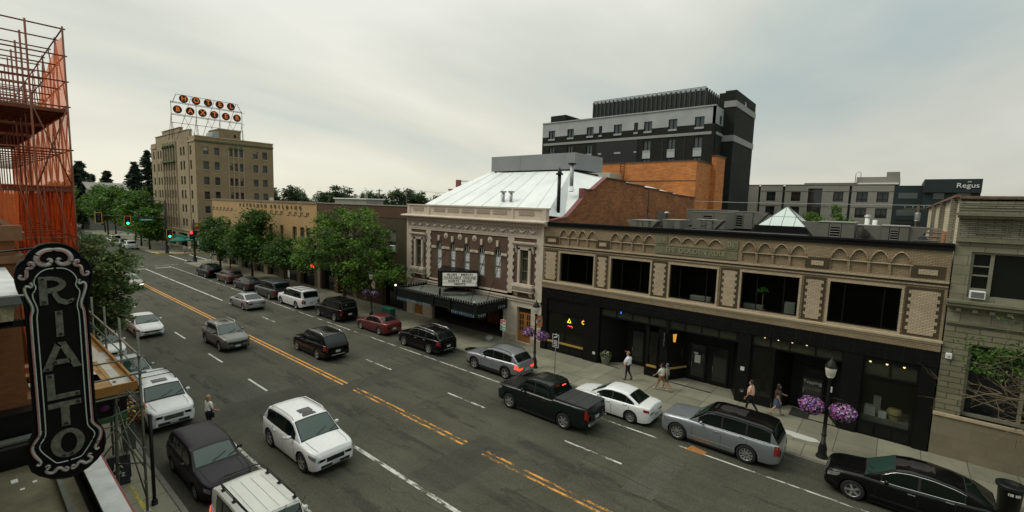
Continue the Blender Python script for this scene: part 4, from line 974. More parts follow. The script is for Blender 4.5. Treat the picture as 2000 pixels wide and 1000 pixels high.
SH = [(54.6, 58.2, .15, 2.8), (59.2, 63, .15, 2.8), (64.2, 68, .15, 2.8), (69.2, 72.4, .15, 2.8), (73.6, 77, .15, 2.8), (78.4, 82, .15, 2.8), (83, 87.6, .15, 2.8)]
mb = MB(); mb.wall(27.96, 53.84, 88.8, .15, 3.3, SH, .5, mat('tan_stone_pier', (.22, .18, .115), .85, var=.15)); obj('shopfront', mb, ra)
mb = MB()
for a, b, z0, z1 in SH: mb.quad((28.4, a, z0), (28.4, b, z0), (28.4, b, z1), (28.4, a, z1), G_dark)
obj('shop_window', mb, ra)
M_dkgreen = mat('green_awning_cloth', (.01, .07, .05), .8, var=.1)
for lab, y0, y1, m in (('dark green sloping awning on the peach lettered building half hidden by leaves', 55, 58.6, M_dkgreen), ('black sloping awning at the corner of the peach lettered building', 83, 87.4, M_black)):
    aw = thing('awning', lab, 'awning', (27.9, (y0 + y1) / 2, 3)); mb = MB(); mb.prism([(27.9, y0, 3.9), (26.7, y0, 3.1), (26.7, y0, 2.85), (26.74, y0, 2.85), (26.74, y0, 3.06), (27.9, y0, 3.84)], (0, y1 - y0, 0), m); obj('cloth', mb, aw)
    mb = MB()
    for y in (y0 + .05, y1 - .05): mb.tube((26.75, y, 3.0), (27.9, y, 3.05), .02, M_black, 5)
    obj('frame', mb, aw)
M_neon = mat('red_neon', (1, .05, .02), .4, var=0, emit=3, ecol=(1, .04, .02))
for lab, y, z in (('glowing red oval sign in a shop doorway behind the parked black minivan', 72.0, 2.55), ('small red glowing sign under the leaves near the dark brick building', 54.9, 2.7)):
    ne = thing('neon_sign', lab, 'neon sign', (27.8, y, z)); mb = MB(); mb.box(27.86, 27.92, y - .5, y + .5, z - .26, z + .26, M_black); obj('panel', mb, ne)
    mb = MB(); mb.path([(27.84, y + .4 * math.cos(t * .5236), z + .18 * math.sin(t * .5236)) for t in range(13)], .04, M_neon, 6); mb.box(27.83, 27.85, y - .25, y + .25, z - .06, z + .06, M_neon); obj('tube', mb, ne)
# ---------------------------------------------------------------- tall brick hotel at the far corner
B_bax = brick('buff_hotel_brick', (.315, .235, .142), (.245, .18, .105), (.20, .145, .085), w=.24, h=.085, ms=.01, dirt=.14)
B_bax2 = brick('lit_hotel_brick', (.40, .32, .21), (.34, .265, .17), (.25, .19, .12), w=.24, h=.085, ms=.01, dirt=.12)  # paler than the side brick: the street face's stronger light, put into colour
M_ctrim = mat('green_cornice', (.075, .095, .035), .7, var=.15); M_wgreen = mat('green_window_frame', (.05, .062, .042), .6, var=.1); M_pale = mat('pale_hotel_stone', (.42, .34, .22), .8, var=.12)
bx = thing('hotel', 'tall buff brick corner hotel with stepped parapet and rooftop sign frame', 'building', (31.1, 122, 0))
BX, BY = 31.1, 107.0
ROW = [(19.1, 20.8), (16.2, 17.95), (13.2, 14.9), (10.3, 12.0), (7.5, 9.05), (4.6, 6.15)]
sops = []
COLS = [(110.25, 109.2), (116.4, 115.3), (114.5, 113.4), (132.8, 131.7), (130.7, 129.7), (136.4, 135.2)]
for y1, y0 in COLS: sops += [(y0, y1, a, b) for a, b in ROW]
CC = [(128.0 - k * 1.85 - 1.1, 128.0 - k * 1.85) for k in range(5)]
CR_ = [(18.3, 21.6)] + ROW[1:]
for y0, y1 in CC: sops += [(y0, y1, a, b) for a, b in CR_]
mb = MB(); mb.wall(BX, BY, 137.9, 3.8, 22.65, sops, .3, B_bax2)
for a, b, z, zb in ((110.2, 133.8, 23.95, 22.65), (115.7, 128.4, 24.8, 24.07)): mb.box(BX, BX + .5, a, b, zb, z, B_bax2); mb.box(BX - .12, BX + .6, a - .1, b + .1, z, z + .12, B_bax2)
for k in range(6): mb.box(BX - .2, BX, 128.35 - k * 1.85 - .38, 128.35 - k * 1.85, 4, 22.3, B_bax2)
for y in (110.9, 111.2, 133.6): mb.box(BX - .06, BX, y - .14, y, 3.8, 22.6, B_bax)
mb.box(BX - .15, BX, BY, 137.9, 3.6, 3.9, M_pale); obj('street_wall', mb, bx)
sd_ = []
XC = [(32.45, 33.4), (34.4, 35.3), (37.2, 37.75), (38.1, 38.65), (39.1, 39.7), (41.72, 42.65), (43.6, 44.55)]
for x0, x1 in XC: sd_ += [(x0, x1, a - .02, b - .15) for a, b in ROW]
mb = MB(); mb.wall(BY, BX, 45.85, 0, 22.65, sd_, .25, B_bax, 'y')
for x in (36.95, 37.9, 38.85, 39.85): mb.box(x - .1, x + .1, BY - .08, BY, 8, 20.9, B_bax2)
mb.box(36.9, 39.95, BY - .2, BY, 20.65, 20.8, M_ctrim)
for x in (37.45, 38.38, 39.4): mb.prism([(x - .45, BY - .15, 20.8), (x + .45, BY - .15, 20.8), (x, BY - .15, 21.25)], (0, .15, 0), M_ctrim)
obj('side_wall', mb, bx)
mb = MB(); mb.box(BX - .1, 45.95, BY - .15, BY, 21.62, 21.85, M_ctrim); mb.box(BX - .12, 46, BY - .1, BY, 22.55, 22.72, M_pale)
mb.box(BX - .15, BX, BY, 111, 21.55, 21.85, M_pale); mb.box(BX - .15, BX, 133.8, 137.95, 21.5, 21.85, M_pale)
for k in range(44): mb.box(BX + .1 + k * .335, BX + .28 + k * .335, BY - .12, BY, 21.45, 21.62, M_ctrim)
obj('cornice', mb, bx)
mb = MB(); mb.box(BX + .35, 45.8, BY + .3, 137.8, 21.5, 22.2, M_gravel); mb.box(BX, 45.85, 137.8, 138, 0, 22.6, B_bax); mb.box(45.7, 45.85, BY + .02, 137.8, 0, 22.65, B_bax); obj('roof', mb, bx)
mb = MB(); mb.box(37, 41.25, 112, 118, 22, 25.0, B_bax); mb.box(36.9, 41.35, 111.9, 118.1, 25, 25.12, M_pale); mb.prism([(35.2, 112, 22), (37, 112, 22), (37, 112, 24.4), (36.0, 112, 24.4)], (0, 4, 0), M_galv); mb.box(39.9, 40.3, 111.97, 112, 23.6, 24.2, M_dark); obj('penthouse', mb, bx)
mb = MB()
for y0, y1 in CC:
    yc = (y0 + y1) / 2
    mb.path([(BX - .12, yc + .62 * math.cos(t * math.pi / 8), 21.0 + .72 * math.sin(t * math.pi / 8)) for t in range(9)], .2, M_ctrim, 6); mb.box(BX - .22, BX - .05, y0 - .3, y0, 18.3, 21.1, M_ctrim)
mb.box(BX - .5, BX, CC[-1][0] - .4, 128.4, 17.95, 18.3, M_ctrim); obj('arcade_balcony', mb, bx)
shade = mat('cream_roller_blind', (.34, .33, .26), .8, var=.1)
def hwin(a, b, z0, z1, axis, k):
    mb = MB()
    P = (lambda p, q, z, o: (BX + o, p, z)) if axis == 'x' else (lambda p, q, z, o: (p, BY + o, z))
    mb.quad(P(a, 0, z0, .22), P(b, 0, z0, .22), P(b, 0, z1, .22), P(a, 0, z1, .22), G_win)
    zb = z0 + (z1 - z0) * (.45 if k % 3 == 0 else .75)
    if k % 4 != 1: mb.quad(P(a + .05, 0, zb, .2), P(b - .05, 0, zb, .2), P(b - .05, 0, z1, .2), P(a + .05, 0, z1, .2), shade if k % 5 == 0 else G_dark)
    w = obj('window', mb, bx)
    mb = MB(); t = .08
    for p, q, r, s in ((a, a + t, z0, z1), (b - t, b, z0, z1), (a + t, b - t, (z0 + z1) / 2 - .05, (z0 + z1) / 2 + .05)):
        if axis == 'x': mb.box(BX + .12, BX + .19, p, q, r, s, M_wgreen)
        else: mb.box(p, q, BY + .12, BY + .19, r, s, M_wgreen)
    if axis == 'y': mb.box(a - .08, b + .08, BY - .08, BY, z0 - .12, z0, M_pale)
    obj('frame', mb, w)
for k, (a, b, z0, z1) in enumerate(sd_): hwin(a, b, z0, z1, 'y', k * 7 + k // 3)
for k, (a, b, z0, z1) in enumerate(sops[:36:1]): hwin(min(a, b), max(a, b), z0, z1, 'x', k)
mb = MB()
for a, b, z0, z1 in sops[36:]: mb.quad((BX + .22, a, z0), (BX + .22, b, z0), (BX + .22, b, z1), (BX + .22, a, z1), G_win)
obj('bay_window', mb, bx)
mb = MB(); mb.wall(BX, BY, 137.9, .15, 3.6, [(108, 112, .15, 3), (114, 120, .15, 3), (122, 128, .15, 3), (130, 136, .15, 3)], .4, M_pale); mb.box(BX + .4, BX + .5, BY + .1, 137.8, 0, 3.6, M_dark); obj('ground_floor_wall', mb, bx)
# rooftop sign
rs = thing('roof_sign', 'rooftop steel frame with orange letters HOTEL BAXTER on dark oval discs', 'sign', (36, 115, 22.2))
M_orange = mat('orange_neon_letter', (.62, .16, .03), .5, var=0, emit=.22, ecol=(1, .25, .04)); M_disc = mat('brown_sign_disc', (.035, .02, .012), .5, var=.2); M_rim = mat('red_disc_rim', (.30, .04, .02), .5, var=.1); M_steel = mat('rusty_steel', (.075, .07, .06), .7, var=.3)
mb = MB(); Yf = 115.2
for z, a, b in ((31.3, 30.5, 41.9), (29.75, 29.5, 42.9), (29.55, 29.5, 42.9), (27.35, 29.6, 42.8), (27.15, 29.6, 42.8), (25.6, 29.6, 42.8)): mb.tube((a, Yf, z), (b, Yf, z), .05, M_steel, 5)
for a, b, c, d in ((29.6, 22.2, 29.6, 29.9), (42.8, 22.2, 42.8, 29.9), (34, 22.2, 34, 29.7), (38.4, 22.2, 38.4, 29.7), (30.5, 31.3, 29.9, 29.6), (41.9, 31.3, 42.7, 29.6)): mb.tube((a, Yf, b), (c, Yf, d), .055, M_steel, 5)
for x0, x1 in ((30.3, 33.2), (34.6, 37.4), (38.8, 41.6)): mb.tube((x0, Yf - .2, 22.2), (x1, Yf - .2, 31.3), .045, M_steel, 5); mb.tube((x0 + .9, Yf + .6, 22.2), (x1 + .1, Yf, 27.3), .035, M_steel, 4); mb.tube((x1 + 1.2, Yf + .6, 22.2), (x0 + 1.3, Yf, 27.3), .035, M_steel, 4)
for x in (29.6, 34, 38.4, 42.8):
    mb.tube((x, Yf + 2.4, 22.2), (x, Yf, 27.3), .05, M_steel, 5); mb.tube((x + .7, Yf + 1, 22.2), (x + .1, Yf, 25.6), .035, M_steel, 4)
    for k in range(4): mb.tube((x, Yf, 22.6 + k), (x + .6, Yf + .8, 23.2 + k * .8), .025, M_steel, 4)
mb.tube((29.3, Yf - .5, 29.5), (43.2, Yf - .5, 29.5), .03, M_steel, 4); mb.tube((29.3, Yf - .5, 27.1), (43.2, Yf - .5, 27.1), .03, M_steel, 4)
obj('frame', mb, rs)
for s, x0, x1, zc in (('HOTEL', 31.78, 40.56, 30.55), ('BAXTER', 30.64, 41.71, 28.27)):
    for i, ch in enumerate(s):
        xc = x0 + (x1 - x0) * i / (len(s) - 1)
        mb = MB(); mb.lathe([(.74, 0), (.80, .04), (.80, .12), (.74, .16)], M_rim, (xc, Yf - .3, zc), 24, 'y'); mb.lathe([(.72, -.02), (.72, 0)], M_disc, (xc, Yf - .3, zc), 24, 'y'); d = obj('letter_disc', mb, rs)
        mb = MB(); put(mb, text_mesh(ch, 1.28, .03, M_orange, bold=.015), (xc, Yf - .37, zc), PX, PZ); obj('letter', mb, d)
dish = thing('satellite_dish', 'white satellite dish on a bracket at the hotel side wall', 'satellite dish', (45, 106.6, 10.5)); mb = MB(); mb.lathe([(.02, .12), (.3, .06), (.5, -.1), (.3, .02), (.02, .08)], M_white, (45.0, 106.4, 10.6), 14, 'y'); obj('bowl', mb, dish); mb = MB(); mb.tube((45, 106.5, 10.6), (45, 107, 10.2), .04, M_galv, 5); obj('bracket', mb, dish)
mu = thing('mural_panel', 'bright blue painted hoarding at the foot of the hotel side wall', 'hoarding', (34.2, 106.8, 0)); mb = MB(); mb.box(31.3, 37, 106.75, 106.9, .1, 2.2, mat('blue_mural_paint', (.02, .16, .32), .6, var=.25, vs=1)); mb.prism([(33.2, 106.75, .2), (33.9, 106.75, .2), (33.6, 106.75, 1.9), (33.1, 106.75, 1.9)], (0, -.02, 0), M_white); obj('panel', mb, mu)
hb = thing('hanging_sign', 'red and yellow corner sign fixed to the buff hotel corner', 'sign', (30.8, 106.5, 4.4)); mb = MB(); mb.box(29.9, 31.0, 106.4, 106.6, 4.2, 5.6, mat('red_sign_paint', (.35, .03, .02), .5, var=.2)); mb.box(30.0, 30.9, 106.37, 106.4, 4.9, 5.3, mat('yellow_sign_paint', (.6, .35, .03), .5, var=.2)); obj('panel', mb, hb); mb = MB(); mb.tube((31.05, 106.5, 5.5), (31.2, 107.05, 5.5), .05, M_black); obj('bracket', mb, hb)
# ---------------------------------------------------------------- dark modern hotel tower
B_char = brick('charcoal_brick', (.020, .021, .016), (.015, .016, .012), (.022, .022, .018), w=.5, h=.16, ms=.01, dirt=.3)
M_panel = mat('pale_grey_cladding', (.34, .35, .345), .6, var=.16, vs=.25, fine=.05); M_belt = mat('concrete_belt', (.26, .265, .245), .7, var=.08); M_blk2 = mat('black_cladding', (.012, .013, .012), .6, var=.1); M_lou = mat('louvre_green_grey', (.04, .046, .038), .55, var=.1); M_vent = mat('white_vent_panel', (.40, .42, .40), .6, var=.1)
G_hot = glassy('hotel_glass', (.05, .066, .06), .08, .7)
K = 80 / 70
def hz_(z): return 10.8 + (z - 10.8) * K
hx = thing('hotel_tower', 'charcoal brick hotel block with pale grey top storey and concrete belts', 'building', (80, 42, 0))
HY0, HY1 = 24.5, 59.1
W1 = [(48.93, 50.34), (45.0, 46.33), (41.12, 42.42), (39.49, 40.07), (35.91, 37.33), (33.12, 33.8), (30.83, 32.13), (26.92, 28.23), (22.99, 24.34)]
W2 = [(49.03, 50.21), (45.13, 46.24), (41.25, 42.42), (39.41, 39.99), (35.92, 37.07), (33.14, 33.61), (30.87, 32.12), (27.02, 28.2), (23.11, 24.31)]
o1 = [(a * K, b * K, hz_(22.95), hz_(24.4)) for a, b in W1]; o2 = [(a * K, b * K, hz_(20.0), hz_(21.5)) for a, b in W2]; o3 = [(a * K, b * K, hz_(16.9), hz_(18.6)) for a, b in W2]; o4 = [(a * K, b * K, hz_(13.8), hz_(15.5)) for a, b in W2]
mb = MB(); mb.wall(80, HY0, HY1, hz_(23.3), hz_(25.7), o1, .3, M_panel); obj('top_storey_wall', mb, hx)
mb = MB(); mb.wall(80, HY0, HY1, 0, hz_(23.3), o1 + o2 + o3 + o4, .3, B_char); obj('wall', mb, hx)
mb = MB(); mb.box(79.9, 80, HY0 + .5, HY1 - .4, hz_(21.8), hz_(22.2), M_belt); mb.box(79.85, 80.3, HY0, HY1, hz_(25.7), hz_(25.7) + .2, M_panel); mb.box(79.95, 80, 33.1 * K, 40.4 * K, 8, hz_(21.75), M_blk2)
for y in (29.2, 33.0): mb.box(79.96, 80, y, y + .2, 8, hz_(21.7), M_blk2)
for a, b in W2[6:]: mb.box(79.93, 80, a * K, b * K, hz_(18.75), hz_(19.9), M_vent); mb.box(79.93, 80, a * K, b * K, hz_(15.7), hz_(16.8), M_vent)
obj('belt_course', mb, hx)
mb = MB(); mb.box(80.35, 100, HY0, HY1, 0, hz_(25.4), B_char); mb.box(80.0, 84.2, HY0 - .02, HY0 + .5, hz_(23.3), hz_(25.7), M_panel); mb.box(82, 83, HY0 - .06, HY0, hz_(23.4), hz_(24.6), G_hot); mb.box(80.5, 84, HY0 - .1, HY0, hz_(21.8), hz_(22.2), M_belt); obj('side_wall', mb, hx)
for i, (a, b, z0, z1) in enumerate(o1 + o2 + o3):
    mb = MB(); mb.quad((80.25, a, z0), (80.25, b, z0), (80.25, b, z1), (80.25, a, z1), G_hot); w = obj('window', mb, hx)
    mb = MB()
    for c, d, e_, f in ((a, a + .08, z0, z1), (b - .08, b, z0, z1), ((a + b) / 2 - .05, (a + b) / 2 + .05, z0, z1), (a, b, z0 - .3, z0)): mb.box(80.1, 80.2, c, d, e_, f, M_blk2 if f > z0 + .1 else M_galv)
    mb.box(79.9, 80.0, a, b, z0 - .34, z0 - .02, M_galv); obj('frame', mb, w)
mb = MB()
mb.box(83, 92, 27.3, 48.9, hz_(25.4), 31.3, M_lou)
n = 26
for i in range(n): y = 27.3 + 21.6 * i / (n - 1); mb.box(82.75, 83, y - .1, y + .1, hz_(25.6), 31.6, M_lou)
for k in range(20): z = hz_(25.8) + k * .2; mb.box(82.9, 83, 27.3, 48.9, z, z + .1, M_lou)
for i in range(8): mb.box(83 + i * 1.2, 83.2 + i * 1.2, 27.05, 27.3, hz_(25.6), 31.6, M_lou)
obj('plant_screen', mb, hx)
mb = MB(); mb.box(86, 95, 33.5, 42.6, hz_(27), 32.2, M_panel); mb.box(81.5, 90, 54.5, 58.2, hz_(25.4), hz_(27.25), B_char); mb.box(82, 90, 50.5, 54, hz_(25.4), hz_(25.4) + .9, mat('rusty_roof_rail', (.2, .12, .06), .7, var=.2)); mb.box(81, 82, 51, 52.5, hz_(25.4), hz_(25.4) + .7, M_white); obj('roof_house', mb, hx)
mb = MB(); mb.box(84, 97, 22.7, 24.45, 0, 30.9, B_char); mb.box(84.0, 84.2, 24.45, 25.4, 0, 30.6, B_char)
for z in (28.2, 22.6): mb.box(83.9, 97.1, 22.6, 24.5, z, z + 1.0, M_belt)
mb.box(90, 98, 24, 26, 0, 27, M_panel); mb.lathe([(.5, 0), (.5, .1)], M_galv, (90, 22.68, 29.6), 12, 'y'); obj('stair_tower', mb, hx)
# ---------------------------------------------------------------- grey office block with the lit name sign
M_gpan = mat('taupe_panel', (.25, .235, .20), .8, var=.14, vs=.3, fine=.06); M_gtrim = mat('taupe_trim', (.17, .16, .135), .8, var=.1); M_teal = mat('dark_teal_cladding', (.012, .022, .023), .55, var=.12); M_gbrown = mat('taupe_roof_house', (.20, .19, .16), .8, var=.1)
ob = thing('office_block', 'long grey panelled office block with dark teal end carrying white lettering', 'building', (110, 8, 0))
GW = [(20.58, 22.25), (16.11, 17.76), (9.0, 10.62), (5.25, 6.96), (2.2, 3.92)]
gop = []
for a, b in GW: gop += [(a, b, 13.45, 15.3), (a, b, 10.5, 12.32), (a, b, 7.3, 9.2)]
mb = MB(); x = 110
for a, b in ((23.85, 40), (18.95, 23.4), (12.45, 18.9 - .4), (7.85, 8.1)): pass
mb.wall(110, 1.5, 40, 4, 16.7, gop + [(23.45, 23.85, 4, 16.7), (18.9, 19.35, 4, 16.7), (7.75, 8.15, 4, 16.7), (12.45, 14.85, 4, 16.0)], .5, M_gpan)
mb.box(109.93, 110, 1.5, 23.4, 15.45, 15.5, M_gtrim); mb.box(109.93, 110, 1.5, 23.4, 12.5, 12.55, M_gtrim); obj('panel_wall', mb, ob)
mb = MB(); mb.box(110.5, 130, 1.4, 40, 0, 16.5, M_teal); mb.box(109.9, 110.6, 1.45, 40, 16.7, 16.8, M_gpan); mb.box(114, 128, 7.5, 16.2, 16.5, 17.3, M_gtrim); mb.box(113, 125, .9, 7.4, 16.5, 18.3, M_gbrown); mb.box(113, 122, 1, 2.9, 18.3, 19.2, M_gbrown); mb.box(111, 113, 1, 7, 16.8, 17.1, M_white); mb.path([(113.2, 7.6, 17), (113.2, 7.6, 19), (113.2, 7.2, 19.4), (113.2, 6.8, 19), (113.2, 6.8, 18.3)], .06, M_galv, 5); obj('core', mb, ob)
mb = MB(); mb.box(110, 124, -2.5, 1.45, 0, 16.5, M_teal); mb.box(108.5, 124, -9.6, -2.5, 0, 15.2, M_teal); mb.box(107.8, 124, -9.6, -2.45, 15.2, 17.45, M_teal)
for a, b, z0, z1, X in ((-1.8, .85, 14.2, 15.2, 110), (-1.8, .85, 11.1, 12.2, 110), (-5.2, -3.8, 14.1, 15.1, 108.5), (-8.4, -6.8, 14.1, 15.1, 108.5), (-5.2, -3.8, 11, 12, 108.5)): mb.box(X - .05, X, a, b, z0, z1, G_hot)
for z in (10.3, 9.6): mb.box(109.9, 110, -2, .9, z, z + .3, M_blk2)
obj('end_block', mb, ob)
M_sign = mat('white_sign_letter', (.75, .75, .72), .5, var=0)
mb = MB(); put(mb, text_mesh('Regus', 1.12, .05, M_sign, squeeze=1.05), (107.7, -7.9, 16.35), NY, PZ)
for a, l in ((90, .30), (55, .34), (125, .34), (25, .3), (155, .3)):
    mb.prism([(107.7, -8.05 - .12 * math.cos(R(a)) - .05 * math.sin(R(a)), 16.82 + .12 * math.sin(R(a)) - .05 * math.cos(R(a))), (107.7, -8.05 - l * math.cos(R(a)), 16.82 + l * math.sin(R(a))), (107.7, -8.05 - .12 * math.cos(R(a)) + .05 * math.sin(R(a)), 16.82 + .12 * math.sin(R(a)) + .05 * math.cos(R(a)))], (-.05, 0, 0), M_sign)
obj('lettering', mb, ob)
for a, b, z0, z1 in gop:
    mb = MB(); mb.quad((110.4, a, z0), (110.4, b, z0), (110.4, b, z1), (110.4, a, z1), G_win); w = obj('window', mb, ob)
    mb = MB()
    for c, d, e_, f in ((a, a + .1, z0, z1), (b - .1, b, z0, z1), ((a + b) / 2 - .05, (a + b) / 2 + .05, z0, z1), (a, b, z0 + .5, z0 + .58), (a, b, z1 - .1, z1)): mb.box(110.2, 110.35, c, d, e_, f, M_blk2)
    obj('frame', mb, w)
mb = MB(); mb.quad((110.45, 12.45, 4), (110.45, 14.85, 4), (110.45, 14.85, 16), (110.45, 12.45, 16), G_win)
for z in (16.0, 12.8, 12.4, 9.6): mb.box(110.3, 110.44, 12.45, 14.85, z - .15, z, M_teal)
obj('stair_window', mb, ob)
# rooftop air handlers on the shop row
M_unit = mat('grey_hvac_casing', (.15, .146, .122), .55, .25, var=.12, vs=1.5); M_unit2 = mat('light_hvac_edge', (.36, .35, .31), .5, .3, var=.1)
def hvac(label, x0, x1, y0, y1, z, h, hood='left', open_=True):
    t = thing('rooftop_air_handler', label, 'air handler', ((x0 + x1) / 2, (y0 + y1) / 2, z))
    mb = MB(); mb.box(x0 + .1, x1 - .1, y0 + .05, y1 - .05, z, z + .15, M_black); mb.box(x0, x1, y0, y1, z + .15, z + h, M_unit); mb.box(x0 - .04, x1 + .04, y0 - .04, y1 + .04, z + h, z + h + .05, M_unit2)
    for k in (.35, .7): mb.box(x0 - .008, x0, y0 + (y1 - y0) * k, y0 + (y1 - y0) * k + .025, z + .16, z + h, M_black)
    obj('casing', mb, t)
    mb = MB()
    if open_: mb.box(x0 - .012, x0, y0 + (y1 - y0) * .4, y0 + (y1 - y0) * .66, z + .3, z + h * .8, M_dark)
    for k in range(5): mb.box(x0 - .03, x0 - .012, y0 + (y1 - y0) * .4, y0 + (y1 - y0) * .66, z + .32 + k * (h * .8 - .3) / 5, z + .35 + k * (h * .8 - .3) / 5, M_unit2)
    obj('grille', mb, t)
    mb = MB()
    if hood in ('left', 'both'): mb.prism([(x0 + .1, y1, z + h), (x0 + .1, y1, z + .15), (x0 + .1, y1 + h * .75, z + h)], (min(1.0, x1 - x0 - .2), 0, 0), M_unit)
    if hood in ('right', 'both'): mb.prism([(x0 + .1, y0, z + h), (x0 + .1, y0 - h * .75, z + h), (x0 + .1, y0, z + .15)], (min(1.0, x1 - x0 - .2), 0, 0), M_unit)
    if mb.v: obj('intake_hood', mb, t)
    return t
hvac('long grey air handler on the black roof directly behind the fourth row of niches', 31.0, 33.0, 1.9, 3.5, 9.17, 1.25, 'left')
hvac('grey air handler with wide open intake at the right end of the black roof', 31.7, 33.6, -.35, .75, 9.17, 1.15, 'both')
hvac('grey louvred air handler between two taller units at the right of the black roof', 33.4, 35, 1.0, 1.9, 9.17, 1.1, '')
hvac('low hooded air handler on the black roof nearest the theatre', 32.2, 34, 14.0, 15.2, 9.17, .85, 'both')
hvac('pale-cased air handler with pipes near the theatre side wall', 35.4, 37.4, 12.9, 14.2, 9.17, .9, '')
hvac('hooded air handler in the middle of the black roof', 36.5, 38, 10.9, 12.0, 9.17, 1.0, 'right')
hvac('tall grey roof box behind the middle air handlers', 42, 45, 11.5, 14.2, 9.17, 1.6, '')
hvac('dark air handler beside the pyramid skylight', 47, 50, 10.5, 12.6, 9.17, 1.7, 'right')
hvac('large dark air handler far back on the black roof near the orange brick block', 50, 54, 13.5, 17.5, 9.17, 1.8, '')
for lab, x, y, r, h in (('pair of white vent stacks on the grey air handlers', 33.6, 1.5, .11, 1.6), ('short white vent pipe on the black parapet', 30.2, 10.6, .07, .35), ('black exhaust flue on the roof beside the theatre wall', 39, 15.4, .13, 1.4)):
    t = thing('roof_vent', lab, 'vent', (x, y, 9.17)); mb = MB(); mb.tube((x, y, 9.17), (x, y, 9.17 + h), r, M_white if 'white' in lab else M_black, 10)
    if 'pair' in lab: mb.tube((x, y - .35, 9.17), (x, y - .35, 9.17 + h * .9), r, M_white, 10)
    obj('pipe', mb, t); mb = MB(); mb.lathe([(r * 1.5, 0), (r * 1.5, .08), (.02, .14)], M_galv, (x, y, 9.17 + h), 10); obj('cap', mb, t)
lt = thing('roof_stair', 'black steel roof steps beside the cream painted side wall', 'steps', (36, -1.2, 9.15)); mb = MB()
for k in range(5): mb.box(35 - k * .35, 35.3 - k * .35, -1.7, -.7, 9.25 + k * .24, 9.32 + k * .24, M_galv)
obj('tread', mb, lt); mb = MB(); mb.prism([(35.4, -.68, 9.15), (33.4, -.68, 10.4), (33.4, -.68, 10.55), (35.4, -.68, 9.3)], (0, .04, 0), M_black); obj('stringer', mb, lt)
# small far roofs and poles
t = thing('roof_hut', 'low white roof hut seen above the dark brick building', 'roof hut', (40, 65, 10)); mb = MB(); mb.box(40, 43, 62, 71, 10.1, 11.1, M_gpan); mb.box(39.8, 43.2, 61.8, 71.2, 11.1, 11.25, M_white); obj('wall', mb, t); mb = MB()
for y in (63, 66): mb.tube((40.6, y, 11.2), (40.6, y, 11.9), .25, M_gtrim, 6)
obj('chimney', mb, t)
t = thing('hillside_house', 'long brown-roofed house on the rise behind the far street trees', 'house', (30, 182, 0)); mb = MB(); mb.box(25.5, 33.5, 180, 192, 0, 11.8, M_gbrown); obj('wall', mb, t); mb = MB(); mb.prism([(25, 178.5, 11.6), (34.5, 178.5, 11.6), (34.5, 186, 13.8), (25, 186, 13.8)], (0, 0, .3), M_gbrown); mb.prism([(25, 186, 13.9), (34.5, 186, 13.9), (34.5, 193.5, 11.8), (25, 193.5, 11.8)], (0, 0, .2), M_gbrown); obj('roof', mb, t)
M_pole = mat('timber_pole', (.08, .065, .045), .9, var=.2)
def upole(label, x, y, h, arm=True):
    t = thing('utility_pole', label, 'utility pole', (x, y, 0)); mb = MB(); mb.tube((x, y, 0), (x, y, h), .17, M_pole, 8, .12); obj('post', mb, t)
    mb = MB()
    if arm: mb.box(x - .06, x + .06, y - 1.1, y + 1.1, h - .5, h - .36, M_pole); 
    for k in (-1, -.4, .4, 1): mb.tube((x, y + k, h - .36), (x, y + k, h - .2), .04, M_galv, 5)
    mb.lathe([(.2, 0), (.22, .1), (.22, .7), (.2, .8)], M_galv, (x - .3, y, h - 1.6), 8); obj('crossarm', mb, t)
upole('timber utility pole with transformer in front of the grey office block', 60, -1.15, 12.1)
upole('timber utility pole with crossarm on the skyline left of the theatre roof', 75, 98, 14.2)
upole('timber utility pole rising behind the dark brick building roof', 60, 88, 13.6)
w = tag(obj('overhead_wire', MB().path([(58, 30, 12.2), (59, 14, 11.95), (60, -1.1, 12.0), (62, -20, 12.4)], .03, M_galv, 4)), 'single pale overhead cable crossing in front of the grey office block', 'cable')
w = tag(obj('overhead_wire', MB().path([(75, 97, 13.9), (76, 80, 13.2), (80, 59, 13.8)], .025, M_black, 4)), 'thin dark cable against the sky left of the theatre roof', 'cable')
# ---------------------------------------------------------------- left side: blade sign, marquee roof, scaffolding
M_signb = mat('sign_black_enamel', (.005, .005, .005), .7, spec=.15, var=.3, vs=3); M_tubew = mat('white_neon_tube', (.42, .47, .42), .3, var=.1); M_tubep = mat('pink_neon_tube', (.40, .16, .15), .3, var=.2); M_trough = mat('tarnished_letter_metal', (.115, .118, .088), .7, .1, var=.55, vs=9); M_scroll = mat('silver_scroll_paint', (.36, .33, .315), .5, .1, var=.25, vs=8); M_rust = mat('rust_spot', (.09, .05, .025), .9, var=.3)
M_socket = mat('tube_socket', (.02, .02, .018), .5, var=0)
bs = thing('blade_sign', 'black scrolled blade sign spelling RIALTO with grey letters and bare neon tubes', 'sign', (1.245, 13.2, 4.8))
SXC, SYF = 1.245, 13.0
half = [(0, 9.77), (.10, 9.765), (.2, 9.73), (.3, 9.65), (.37, 9.55), (.40, 9.47), (.46, 9.43), (.52, 9.33), (.55, 9.2), (.55, 9.05), (.53, 8.9), (.485, 8.74), (.455, 8.6), (.45, 8.4), (.452, 7.5), (.455, 6.3), (.455, 6.0), (.475, 5.86), (.54, 5.74), (.58, 5.58), (.58, 5.36), (.54, 5.18), (.44, 5.05), (.28, 4.92), (.12, 4.85), (0, 4.83)]
outline = half + [(-x, z) for x, z in half[-2:0:-1]]
mb = MB(); mb.prism([(SXC + x, SYF, z) for x, z in outline], (0, .34, 0), M_signb); obj('sign_body', mb, bs)
mb = MB(); mb.path([(SXC + x, SYF - .01, z) for x, z in outline + outline[:1]], .022, M_signb, 5); obj('edge_trim', mb, bs)
def inset(d, zt, zb, n=1):
    out = []
    for x, z in half:
        if z > 9.47: continue
        out.append((max(x - d, .02), z))
    return out
